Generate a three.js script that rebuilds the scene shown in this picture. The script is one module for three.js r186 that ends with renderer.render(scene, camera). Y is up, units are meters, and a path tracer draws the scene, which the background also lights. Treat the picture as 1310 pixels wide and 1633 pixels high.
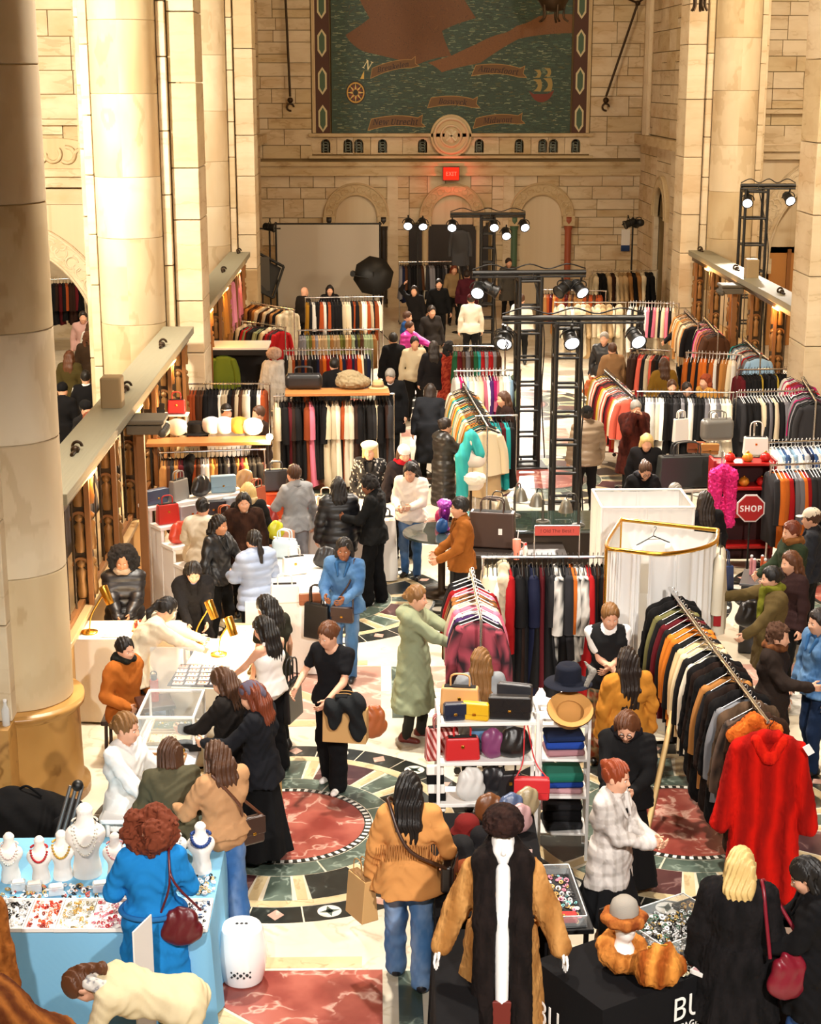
import * as THREE from 'three';
import { RectAreaLightUniformsLib } from 'three/addons/lights/RectAreaLightUniformsLib.js';
import { RoundedBoxGeometry } from 'three/addons/geometries/RoundedBoxGeometry.js';
import { mergeGeometries } from 'three/addons/utils/BufferGeometryUtils.js';

// ---------- camera, exposure, large lights ----------
const scene = new THREE.Scene();
scene.background = new THREE.Color(0x000000);
const EYE = 6.65, PITCH = 14.75 * Math.PI / 180, YAW = 1.1 * Math.PI / 180, FOC = 2600;
const camera = new THREE.PerspectiveCamera(2 * Math.atan(816.5 / FOC) * 180 / Math.PI, 1310 / 1633, 0.1, 200);
camera.position.set(0, EYE, 0); camera.rotation.order = 'YXZ'; camera.rotation.set(-PITCH, -YAW, 0);
const renderer = new THREE.WebGLRenderer({ antialias: true });
renderer.toneMapping = THREE.LinearToneMapping; renderer.toneMappingExposure = 1.3;
renderer.shadowMap.enabled = true;
RectAreaLightUniformsLib.init();
// downlights hung high over the nave: [x, y, z, candela, colour, aim point, half angle]
const DOWNLIGHTS = [
  [-1.2, 12.5, -17, 520, 0xfff4e4, [-0.3, 0, -14.5], .62], [2.8, 12.5, -15, 260, 0xfff4e4, [2.2, 0, -13], .6],
  [1.6, 13, -25.5, 700, 0xfff4e4, [1.8, 0, -23.5], .62], [2.4, 13, -36, 800, 0xfff0dc, [2.4, 0, -35], .52],
];
// flood panels washing the aisles and the end wall: [x, y, z, width, depth, radiance, colour, aim point]
const HOUSE_LIGHTS = [
  [2.4, 12.5, -40, 1.2, 0.8, 55, 0xffe0b4, [2.2, 2, -48]],
  [-6.6, 7.2, -21.5, 0.7, 0.5, 950, 0xfff2dc, [-5.4, 4.6, -30]],
  [-5.6, 8.0, -33.5, 0.6, 0.5, 480, 0xfff0d8, [-4.1, 4.6, -39.5]],
  [4.6, 9.4, -20, 0.6, 0.5, 850, 0xfff0d8, [7.7, 3.5, -28]],
  [10.4, 9.6, -33, 0.7, 0.6, 300, 0xffe8c8, [8.6, 3.6, -41]],
];

// follow spots on the balcony front: [x, y, z, candela, colour, aim point, half angle]
const BALCONY_SPOTS = [[3.6, 8.4, -1.5, 330, 0xfff8f0, [1.6, 0, -15], .5], [-1.8, 8.4, -1.5, 230, 0xfff8f0, [-.6, 0, -13], .4]];

// ---------- helpers ----------
const seedRng = s => () => { s |= 0; s = s + 0x6D2B79F5 | 0; let t = Math.imul(s ^ s >>> 15, 1 | s); t = t + Math.imul(t ^ t >>> 7, 61 | t) ^ t; return ((t ^ t >>> 14) >>> 0) / 4294967296; };
let rnd = seedRng(7);
const rr = (a, b) => a + (b - a) * rnd(), pick = a => a[Math.floor(rnd() * a.length)];
const V = (x, y, z) => new THREE.Vector3(x, y, z), D2R = Math.PI / 180, { sin, cos, abs, min, max, sqrt, PI, floor, hypot } = Math;
const clamp = (v, a, b) => v < a ? a : v > b ? b : v, mix = (a, b, t) => a + (b - a) * t;
// survey helper: the spot of the hall at height h that the surveyed sight line (px, py) meets
function at(px, py, h = 0) {
  const x = (px - 655) / FOC, y = -(py - 816.5) / FOC, y2 = y * cos(PITCH) - sin(PITCH), z2 = -y * sin(PITCH) - cos(PITCH);
  const x3 = x * cos(YAW) - z2 * sin(YAW), z3 = x * sin(YAW) + z2 * cos(YAW), t = (h - EYE) / y2;
  return V(x3 * t, h, z3 * t);
}
const used = {};
const numbered = n => { const k = used[n] = (used[n] ?? -1) + 1; return k ? n + '_' + String(k).padStart(3, '0') : n; };
function tag(o, label, category, group, kind) {
  if (label) o.userData.label = label; if (category) o.userData.category = category;
  if (group) o.userData.group = group; if (kind) o.userData.kind = kind; return o;
}
function thing(name, label, category, p = [0, 0, 0], turn = 0, group) {
  const o = new THREE.Group(); o.name = numbered(name); if (p.isVector3) o.position.copy(p); else o.position.set(...p); o.rotation.y = turn;
  scene.add(o); return tag(o, label, category, group);
}
function obj(name, g, m, parent = scene) {
  const o = new THREE.Mesh(Array.isArray(g) ? merge(g) : g, m); o.name = parent === scene ? numbered(name) : name;
  o.castShadow = o.receiveShadow = true; parent.add(o); return o;
}
function struct(name, g, m, parent = scene) { const o = obj(name, g, m, parent); if (parent === scene) o.userData.kind = 'structure'; return o; }
function structGroup(name) { const o = new THREE.Group(); o.name = numbered(name); o.userData.kind = 'structure'; scene.add(o); return o; }
function merge(list) {
  const anyIdx = list.some(g => !g.index); const l = anyIdx ? list.map(g => g.index ? g.toNonIndexed() : g) : list;
  const keys = ['position', 'normal', 'uv', 'color'].filter(k => l.every(g => g.attributes[k]));
  for (const g of l) for (const k of Object.keys(g.attributes)) if (!keys.includes(k)) g.deleteAttribute(k);
  return l.length === 1 ? l[0] : mergeGeometries(l);
}
const mv = (g, x = 0, y = 0, z = 0, rx = 0, ry = 0, rz = 0) => g.applyMatrix4(new THREE.Matrix4().compose(V(x, y, z), new THREE.Quaternion().setFromEuler(new THREE.Euler(rx, ry, rz, 'YXZ')), V(1, 1, 1)));
const box = (w, h, d, x = 0, y = 0, z = 0) => new THREE.BoxGeometry(w, h, d).translate(x, y, z);
const rbox = (w, h, d, r = .02, x = 0, y = 0, z = 0, s = 2) => new RoundedBoxGeometry(w, h, d, s, min(r, w / 2.05, h / 2.05, d / 2.05)).translate(x, y, z);
const cyl = (r0, r1, h, x = 0, y = 0, z = 0, n = 16) => new THREE.CylinderGeometry(r1, r0, h, n).translate(x, y, z);
const sph = (r, x = 0, y = 0, z = 0, n = 12) => new THREE.SphereGeometry(r, n, max(6, n * .7 | 0)).translate(x, y, z);
const lathe = (pts, n = 20) => new THREE.LatheGeometry(pts.map(p => new THREE.Vector2(p[0], p[1])), n);
function tube(pts, r, n = 6, seg = 0, closed = false) {
  const v = pts.map(p => p.isVector3 ? p : V(...p));
  if (v.length === 2) return rod(v[0], v[1], r, r, n);
  return new THREE.TubeGeometry(new THREE.CatmullRomCurve3(v, closed, 'catmullrom', .5), seg || v.length * 4, r, n, closed);
}
function rod(a, b, r0, r1 = r0, n = 8) {
  if (!a.isVector3) a = V(...a); if (!b.isVector3) b = V(...b);
  const d = b.clone().sub(a), L = d.length(), g = new THREE.CylinderGeometry(r1, r0, L, n);
  return g.applyMatrix4(new THREE.Matrix4().compose(a.clone().add(b).multiplyScalar(.5), new THREE.Quaternion().setFromUnitVectors(V(0, 1, 0), d.normalize()), V(1, 1, 1)));
}
const extr = (shape, depth, bevel = 0, cs = 10) => new THREE.ExtrudeGeometry(shape, { depth, bevelEnabled: bevel > 0, bevelSize: bevel, bevelThickness: bevel, bevelSegments: 2, curveSegments: cs });
const poly = pts => { const s = new THREE.Shape(); pts.forEach((p, i) => i ? s.lineTo(p[0], p[1]) : s.moveTo(p[0], p[1])); s.closePath(); return s; };
// noise
const hash = (x, y, z) => { let h = Math.imul(x, 374761393) ^ Math.imul(y, 668265263) ^ Math.imul(z, 2147483647 - 61); h = Math.imul(h ^ h >>> 13, 1274126177); return ((h ^ h >>> 16) >>> 0) / 4294967296; };
function vnoise(x, y, z = 0, p = 0) {
  const i = floor(x), j = floor(y), k = floor(z), s = t => t * t * (3 - 2 * t), u = s(x - i), v = s(y - j), w = s(z - k);
  const q = p ? (a => ((a % p) + p) % p) : (a => a), H = (a, b, c) => hash(q(i + a), q(j + b), k + c);
  const l = (c) => mix(mix(H(0, 0, c), H(1, 0, c), u), mix(H(0, 1, c), H(1, 1, c), u), v);
  return w ? mix(l(0), l(1), w) : l(0);
}
const fbm = (x, y, p, o = 4, z = 0) => { let a = 0, s = .5, t = 0; for (let i = 0; i < o; i++) { a += s * vnoise(x, y, z + i * 7, p); t += s; s *= .5; x *= 2; y *= 2; p *= 2; } return a / t; };
function dtex(n, fn, srgb = true, rep = 1) {
  const d = new Uint8Array(n * n * 4);
  for (let y = 0; y < n; y++) for (let x = 0; x < n; x++) { const c = fn(x / n, y / n), i = (y * n + x) * 4; d[i] = clamp(c[0] * 255, 0, 255); d[i + 1] = clamp(c[1] * 255, 0, 255); d[i + 2] = clamp(c[2] * 255, 0, 255); d[i + 3] = 255; }
  const t = new THREE.DataTexture(d, n, n); t.magFilter = THREE.LinearFilter; t.minFilter = THREE.LinearMipmapLinearFilter; t.generateMipmaps = true; t.wrapS = t.wrapT = THREE.RepeatWrapping;
  if (srgb) t.colorSpace = THREE.SRGBColorSpace; t.repeat.set(rep, rep); t.needsUpdate = true; return t;
}
const c3 = h => [(h >> 16 & 255) / 255, (h >> 8 & 255) / 255, (h & 255) / 255];
const mix3 = (a, b, t) => [mix(a[0], b[0], t), mix(a[1], b[1], t), mix(a[2], b[2], t)];
// stone, marble, cloth textures
const stoneTex = (a, b, vein, s) => dtex(256, (x, y) => { const n = fbm(x * 4, y * 9, 0 || 4, 5, s), v = fbm(x * 3, y * 12, 3, 4, s + 20); const w = clamp((abs(v - .5) < .035 ? .5 : 0) * (n > .5 ? 1 : .3), 0, 1); return mix3(mix3(c3(a), c3(b), clamp((n - .3) * 2, 0, 1)), c3(vein), w * .55); });
const marbleTex = (a, b, vein, s, f = 4) => dtex(256, (x, y) => { const n = fbm(x * f, y * f, f, 5, s), v = fbm(x * f + n * 1.5, y * f + n, 0, 4, s + 9); const w = clamp(1 - abs(v - .5) * 22, 0, 1); return mix3(mix3(c3(a), c3(b), clamp((n - .3) * 2.4, 0, 1)), c3(vein), w * .8 * (n > .45 ? 1 : .2)); });
const T = {
  grainBump: dtex(128, (x, y) => { const n = fbm(x * 16, y * 16, 16, 3, 3); return [n, n, n]; }, false),
  weave: dtex(64, (x, y) => { const n = .5 + .25 * sin(x * PI * 32) * sin(y * PI * 32) + .25 * (hash(x * 64, y * 64, 5) - .5); return [n, n, n]; }, false),
  streak: dtex(256, (x, y) => { const n = fbm(x * 64, y * 6, 0, 3, 11); return [n, n, n]; }, false),
};
const mats = {};
function M(col, rough = .85, o = {}) {
  const key = col + '|' + rough + '|' + JSON.stringify(o); if (mats[key]) return mats[key];
  const { bump, bs, ...rest } = o; const m = new THREE.MeshPhysicalMaterial({ color: col, roughness: rough, ...rest });
  if (bump) { m.bumpMap = T[bump]; m.bumpScale = bs ?? .003; }
  return mats[key] = m;
}
const chrome = M(0xd8d8d8, .22, { metalness: 1 }), blackMetal = M(0x101010, .45), whitePaint = M(0xf2f0ec, .5), gold = M(0xd9a441, .25, { metalness: 1 }), darkBronze = M(0x3a2a18, .45, { metalness: .6 });
const plastic = c => M(c, .4), leather = c => M(c, .38, { clearcoat: .25, clearcoatRoughness: .4 }), clothM = c => M(c, .92, { bump: 'weave', bs: .0015, specularIntensity: .35 });
function canvasTex(w, h, draw) { const c = document.createElement('canvas'); c.width = w; c.height = h; draw(c.getContext('2d'), w, h); const t = new THREE.CanvasTexture(c); t.colorSpace = THREE.SRGBColorSpace; return t; }

// ---------- house lights: a lamp housing, a glowing face, and the light itself ----------
HOUSE_LIGHTS.forEach(([x, y, z, w, d, I, col, aim], i) => {
  const g = new THREE.Group(); g.name = numbered('ceiling_light'); scene.add(g); g.position.set(x, y, z); g.lookAt(V(...aim));
  tag(g, ['flood lamp panel high before the mural wall', 'flood lamp washing the aisle archway from above', 'flood lamp washing the slim fluted pier', 'flood lamp washing the column beside the black rails', 'flood lamp washing the aisle by the pointed screen'][i], 'lamp');
  obj('housing', box(w + .1, d + .1, .12, 0, 0, -.08), blackMetal, g);
  obj('diffuser', box(w, d, .01, 0, 0, -.01), new THREE.MeshStandardMaterial({ color: 0xffffff, emissive: col, emissiveIntensity: 2 }), g);
  obj('cable', rod([0, 0, -.1], [0, 0, -.6], .02), blackMetal, g);
  const l = new THREE.RectAreaLight(col, I, w, d); l.rotation.y = PI; l.position.z = .01; l.castShadow = true; g.add(l);
});

[...BALCONY_SPOTS, ...DOWNLIGHTS].forEach(([x, y, z, I, col, aim, ang], i) => {
  const g = new THREE.Group(); g.name = numbered(i < 2 ? 'balcony_spotlight' : 'downlight'); scene.add(g); g.position.set(x, y, z); g.lookAt(V(...aim)); tag(g, ['theatre spotlight on the balcony front aimed at the fitting rooms', 'theatre spotlight on the balcony front aimed at the medallion', 'downlight high over the marble medallion', 'downlight high over the fur rail', 'downlight high over the twin trusses', 'downlight high over the far rails'][i], 'lamp');
  obj('can', lathe([[0, -.5], [.14, -.5], [.2, -.4], [.2, 0], [.18, 0], [.17, -.04]], 20).rotateX(PI / 2), blackMetal, g); obj('lens', cyl(.16, .16, .02, 0, 0, 0, 24).rotateX(PI / 2).translate(0, 0, -.04), new THREE.MeshStandardMaterial({ color: 0xffffff, emissive: col, emissiveIntensity: 6 }), g); obj('yoke', [new THREE.TorusGeometry(.25, .02, 6, 20, PI).translate(0, 0, -.2), rod([0, .25, -.2], [0, .6, -.2], .03)], blackMetal, g);
  const l = new THREE.SpotLight(col, I, 0, ang, .6); l.position.set(0, 0, .02); l.target.position.set(0, 0, 3); l.castShadow = true; l.shadow.radius = i < 2 ? 7 : 14; g.add(l, l.target);
});
// ---------- the hall: floor, walls, columns ----------
const stoneCols = [[0xd6c5a6, 0xc7b18e, 0xa08560], [0xddcdb0, 0xd0bc9a, 0xb09770], [0xccb892, 0xbca27a, 0x94764c], [0xd9c8aa, 0xc8ae88, 0xa0835a]];
const stone = stoneCols.map((c, i) => { const m = new THREE.MeshPhysicalMaterial({ roughness: .78, map: stoneTex(...c, i * 13 + 1) }); m.bumpMap = T.grainBump; m.bumpScale = .004; return m; });
const stonePlain = stone[1], mortar = M(0x8d7650, .95);
const mb = (a, b, v, s, f, r = .28) => new THREE.MeshPhysicalMaterial({ roughness: r, map: marbleTex(a, b, v, s, f), clearcoat: .15, clearcoatRoughness: .3 });
const mCream = mb(0xcdc2ac, 0xdfd6c2, 0xbdae92, 3, 6, .4), mRed = mb(0x7d342c, 0xa55a4c, 0xd6b8a6, 8, 4), mGreen = mb(0x39453c, 0x5d6b60, 0x9aa79a, 15, 5), mPurple = mb(0x3f2426, 0x5a3736, 0x8d706a, 22, 4),
  mYellow = mb(0xbda67c, 0xcfbc94, 0xa88f66, 30, 5, .4), mDark = mb(0x1d201d, 0x2f332f, 0x6c726c, 37, 5), mPink = mb(0xb07f70, 0xc59c8c, 0xe0cfc0, 41, 3), mWhite = mb(0xd9d6cc, 0xeae7df, 0xbab6a8, 47, 4);
const uvBy = (g, s, ax = 'xz') => { const p = g.attributes.position, u = new Float32Array(p.count * 2), n = g.attributes.normal; for (let i = 0; i < p.count; i++) { const X = p.getX(i), Y = p.getY(i), Z = p.getZ(i); let a = X, b = Z; if (ax === 'box') { const nx = abs(n.getX(i)), ny = abs(n.getY(i)), nz = abs(n.getZ(i)); if (nx >= ny && nx >= nz) { a = Z; b = Y; } else if (nz >= ny) { a = X; b = Y; } } u[2 * i] = a * s; u[2 * i + 1] = b * s; } g.setAttribute('uv', new THREE.BufferAttribute(u, 2)); return g; };
const WX0 = -9.2, WX1 = 13.6, WZ0 = 4, WZ1 = -50, NL = -2.93, NR = 7.25, HH = 15;
const floorO = structGroup('floor');
obj('floor_slab', uvBy(box(WX1 - WX0 + 1, .3, WZ0 - WZ1 + 14, (WX0 + WX1) / 2, -.15, (WZ0 + WZ1) / 2 - 6), .5), mCream, floorO);
// inlaid floor pieces lie 3 mm proud
const flatShape = (s, h = .003, cs = 24) => uvBy(extr(s, h, 0, cs).rotateX(-PI / 2), .8);
function inlay(s, m, x, z, h) { const o = obj('inlay', flatShape(s, h), m, floorO); o.position.set(x, 0, z); return o; }
const ringSec = (r0, r1, a0, a1) => { const s = new THREE.Shape(); s.absarc(0, 0, r1, a0, a1, false); s.absarc(0, 0, r0, a1, a0, true); return s; };
const disc = r => { const s = new THREE.Shape(); s.absarc(0, 0, r, 0, 2 * PI); return s; };
const shareGeo = {};
function medallion(x, z, red, rich) {
  const put = (key, mk, m, rot = 0, px = 0, pz = 0, h = .003) => { const g = shareGeo[key] ??= flatShape(mk(), h); const o = obj('inlay', g, m, floorO); o.position.set(x + px, 0, z + pz); o.rotation.y = rot; return o; };
  put('disc', () => disc(.72), red);
  put('ring1', () => ringSec(.72, .79, 0, 2 * PI), mDark);
  if (rich) { const beads = []; for (let k = 0; k < 64; k++) { const a = k / 64 * 2 * PI; beads.push(box(.034, .006, .05, 0, 0, .755).rotateY(a)); } tag(obj('bead_ring', beads, mWhite, floorO), null, null, null, 'stuff').position.set(x, .002, z); }
  for (let k = 0; k < 8; k++) put('gseg', () => ringSec(.8, 1.02, -PI / 8 + .01, PI / 8 - .01), mGreen, k * PI / 4);
  for (let k = 0; k < 8; k++) {
    const a = k * PI / 4 + PI / 8;
    put('pseg', () => ringSec(1.03, 1.46, .2, PI / 4 - .2), k % 2 ? mPurple : mDark, a - PI / 8 - .0);
    for (const s of [-1, 1]) put('ybar', () => poly([[1.03, -.045], [1.46, -.045], [1.46, .045], [1.03, .045]]), mYellow, a - PI / 8 + s * .145);
    put('gbar', () => poly([[1.03, -.085], [1.46, -.125], [1.46, .125], [1.03, .085]]), mGreen, a - PI / 8);
  }
  put('ring2', () => ringSec(1.47, 1.57, 0, 2 * PI), mYellow);
  for (let k = 0; k < 24; k++) {
    const a = k / 24 * 2 * PI;
    put('dseg', () => ringSec(1.58, 1.84, -PI / 24 + .004, PI / 24 - .004), mDark, a);
    if (k % 2) { put('ros', () => disc(.1), mWhite, 0, 1.71 * cos(a), -1.71 * sin(a), .005); if (rich) put('ros2', () => poly([[-.085, 0], [0, .03], [.085, 0], [0, -.03]]), mGreen, a, 1.71 * cos(a), -1.71 * sin(a), .007); if (rich) put('ros2', null, mGreen, a + PI / 2, 1.71 * cos(a), -1.71 * sin(a)); }
    else put('lens', () => poly([[-.09, 0], [0, .07], [.09, 0], [0, -.07]]), mPink, a, 1.71 * cos(a), -1.71 * sin(a), .005);
  }
}
for (const cx of [-.88, 2.82, 6.52]) for (const [i, cz] of [[0, -13.9], [1, -20.7], [2, -27.5], [3, -34.3]]) medallion(cx, cz, mRed, i === 0);
// bands and panels between the medallions
const rect = (x0, z0, x1, z1, m, h) => inlay(poly([[x0, -z0], [x1, -z0], [x1, -z1], [x0, -z1]]), m, 0, 0, h);
const tri = (pts, m) => inlay(poly(pts.map(p => [p[0], -p[1]])), m, 0, 0);
for (const zc of [-10.5, -17.3, -24.1, -30.9]) for (const cx of [-.88, 2.82, 6.52]) {
  rect(cx - 1.7, zc - 1.02, cx + .72, zc - .86, mYellow); rect(cx - 1.7, zc + .86, cx + .72, zc + 1.02, mYellow);
  tri([[cx - .85, zc - .82], [cx + .88, zc - .82], [cx + .88, zc + .78]], mPink === 0 ? mPink : zc > -12 ? mRed : mPink); tri([[cx - 1.1, zc - .7], [cx + .62, zc + .82], [cx - 1.1, zc + .82]], zc > -12 ? mPurple : mPink);
  tri([[cx - 1.08, zc - .84], [cx - .9, zc - .84], [cx + .88, zc + .84], [cx + .68, zc + .84]], mYellow);
  rect(cx + 1.0, zc - .8, cx + 1.18, zc + .8, mGreen); rect(cx + 1.3, zc - .8, cx + 2.1, zc - .1, mPink); rect(cx + 1.3, zc + .05, cx + 2.1, zc + .8, mWhite);
}
// shell of the hall
const wallT = .5, closed = structGroup('wall_left');
obj('wall_core', uvBy(box(wallT, HH, WZ0 - WZ1 + 14, WX0 - wallT / 2, HH / 2, (WZ0 + WZ1) / 2 - 6), .4, 'box'), stonePlain, closed);
const wr = structGroup('wall_right'); obj('wall_core', uvBy(box(wallT, HH, WZ0 - WZ1 + 14, WX1 + wallT / 2, HH / 2, (WZ0 + WZ1) / 2 - 6), .4, 'box'), stonePlain, wr);
struct('wall_entrance', uvBy(box(WX1 - WX0 + 1, HH, .5, (WX0 + WX1) / 2, HH / 2, WZ0 + .25), .4, 'box'), stonePlain);
struct('ceiling', uvBy(box(WX1 - WX0 + 1, .4, WZ0 - WZ1 + 14, (WX0 + WX1) / 2, HH + .2, (WZ0 + WZ1) / 2 - 6), .3), M(0xb89a6a, .9));
// ashlar: coursed blocks of uneven length and height, each proud of the recessed joints. face plane z=0 looking +z, local x to the side
const blockGeo = {};
function ashlar(parent, x0, y0, x1, y1, seed, hole = () => false, hmin = .3, hmax = .62) {
  const r = seedRng(seed); let y = y0;
  while (y < y1 - .05) {
    let h = hmin + r() * (hmax - hmin); if (y1 - y - h < .25) h = y1 - y;
    let x = x0;
    while (x < x1 - .05) {
      let w = .5 + r() * .9; if (x1 - x - w < .35) w = x1 - x;
      const split = h > .48 && r() < .3;
      for (const [yy, hh] of split ? [[y, h * .42], [y + h * .42, h * .58]] : [[y, h]]) {
        const qw = Math.round(w * 20) / 20, qh = Math.round(hh * 20) / 20;
        if (!hole(x, yy, x + w, yy + hh)) {
          const g = uvBy(box(w - .018, hh - .018, .05 + r() * .012, 0, 0, 0), .45, 'box'); const o = obj('stone_block', g, stone[floor(r() * 4)], parent); o.position.set(x + w / 2, yy + hh / 2, .02);
          const u = g.attributes.uv, du = r() * 7, dv = r() * 7; for (let i = 0; i < u.count; i++) u.setXY(i, u.getX(i) + du, u.getY(i) + dv);
        }
      }
      x += w;
    }
    y += h;
  }
}
const hits = rects => (a, b, c, d) => rects.some(q => a < q[2] - .02 && c > q[0] + .02 && b < q[3] - .02 && d > q[1] + .02);
function archRing(parent, x, y, r0, r1, depth, m, carved = true, n = 0) {
  const o = obj('arch_ring', uvBy(extr(ringSec(r0, r1, 0, PI), depth, .015, 24), .6, 'box'), m, parent); o.position.set(x, y, .03);
  for (const rr0 of [r0 + .02, r1 - .02]) { const t = obj('arch_bead', new THREE.TorusGeometry(rr0, .025, 6, 36, PI), m, o); t.position.z = depth + .015; }
  if (carved) { // scrolled foliage in relief
    const g = [], k = n || Math.round(PI * (r0 + r1) / 2 / .26), w = (r1 - r0);
    for (let i = 0; i < k; i++) { const a = (i + .5) / k * PI, q = (r0 + r1) / 2; const one = [new THREE.TorusGeometry(w * .25, w * .06, 5, 10, 4.6), mv(new THREE.TorusGeometry(w * .15, w * .05, 5, 8, 4), w * .2, -w * .2, 0, 0, 0, 2), rod([-w * .34, w * .1, 0], [w * .2, w * .38, 0], w * .05, w * .02, 5)]; for (const e of one) g.push(mv(e, 0, 0, 0, 0, 0, i % 2 ? 1.2 : -.8).rotateZ(a).translate(q * cos(a), q * sin(a), depth + .01)); }
    obj('arch_carving', g, m, o);
  }
  return o;
}
// ---- end wall with the mural ----
const END = structGroup('wall_end'); END.position.set(2.17, 0, WZ1);
obj('wall_core', [box(17, 4.58, .5, 0, 2.29, -.28), box(17, HH - 5.06, .5, 0, (HH + 5.06) / 2, -.28), box(4.3, .48, .5, -6.35, 4.82, -.28), box(4.3, .48, .5, 6.35, 4.82, -.28)], mortar, END); obj('passage_back', uvBy(box(17, HH, .3, 0, HH / 2, -1.2), .4, 'box'), stonePlain, END);
const muralRect = [-4.15, 5.15, 4.15, 10.6];
ashlar(END, -6.2, 0, -1.25, 3.95, 11); ashlar(END, 1.25, 0, 6.2, 3.95, 13); ashlar(END, -1.25, 2.55, 1.25, 3.95, 14);
ashlar(END, -6.2, 4.45, -4.15, 10.8, 12); ashlar(END, 4.15, 4.45, 6.2, 10.8, 15);
obj('string_course', [box(12.6, .12, .26, 0, 4.3, .1), box(12.6, .22, .18, 0, 4.14, .06), box(12.6, .08, .22, 0, 3.99, .08)].map(g => uvBy(g, .5, 'box')), stone[2], END);
obj('mural_sill', [box(8.5, .07, .25, 0, 4.5, .1), box(8.5, .1, .2, 0, 5.14, .08)].map(g => uvBy(g, .5, 'box')), stone[2], END);
// arcade of little openings under the mural
{ const xs = [-3.75, -3.08, -2.76, -2.05, -.85, .85, 2.05, 2.76, 3.08, 3.75], edge = xs.map((x, i) => i ? (x + xs[i - 1]) / 2 : -4.2).concat(4.2);
  xs.forEach((x, i) => { const L = edge[i] + .006, R = edge[i + 1] - .006, p = poly([[L, 4.58], [R, 4.58], [R, 5.07], [L, 5.07]]), h = new THREE.Path(); h.moveTo(x - .14, 4.62); h.lineTo(x + .14, 4.62); h.lineTo(x + .14, 4.88); h.absarc(x, 4.88, .14, 0, PI, false); h.lineTo(x - .14, 4.62); p.holes.push(h);
    const o = obj('arcade_panel', uvBy(extr(p, .3, 0, 10), .6, 'box'), stone[i % 4], END); o.position.z = -.27;
    for (let k = 0; k < 4; k++) obj('grille_ring', mv(new THREE.TorusGeometry(.085, .014, 5, 10), x, 4.68 + k * .085, .2).scale(1, 1, 1), M(0x6f7a72, .5), o); }); }
{ // round clock-like boss below the mural
  const o = obj('medallion', uvBy(extr(disc(.6), .12, .02, 32), .6), stone[2], END); o.position.set(0, 5.12, .04);
  obj('medallion_ring', [new THREE.TorusGeometry(.5, .05, 8, 36), new THREE.TorusGeometry(.3, .04, 8, 28), cyl(.2, .2, .05).rotateX(PI / 2)].map(g => g.translate(0, 0, .15)), stone[3], o);
  const arms = []; for (let k = 0; k < 4; k++) arms.push(mv(box(.05, .2, .03, 0, .1, 0), 0, 0, .2, 0, 0, k * PI / 2 + PI / 4)); obj('medallion_star', arms, M(0xd8cfae, .6), o);
}
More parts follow.
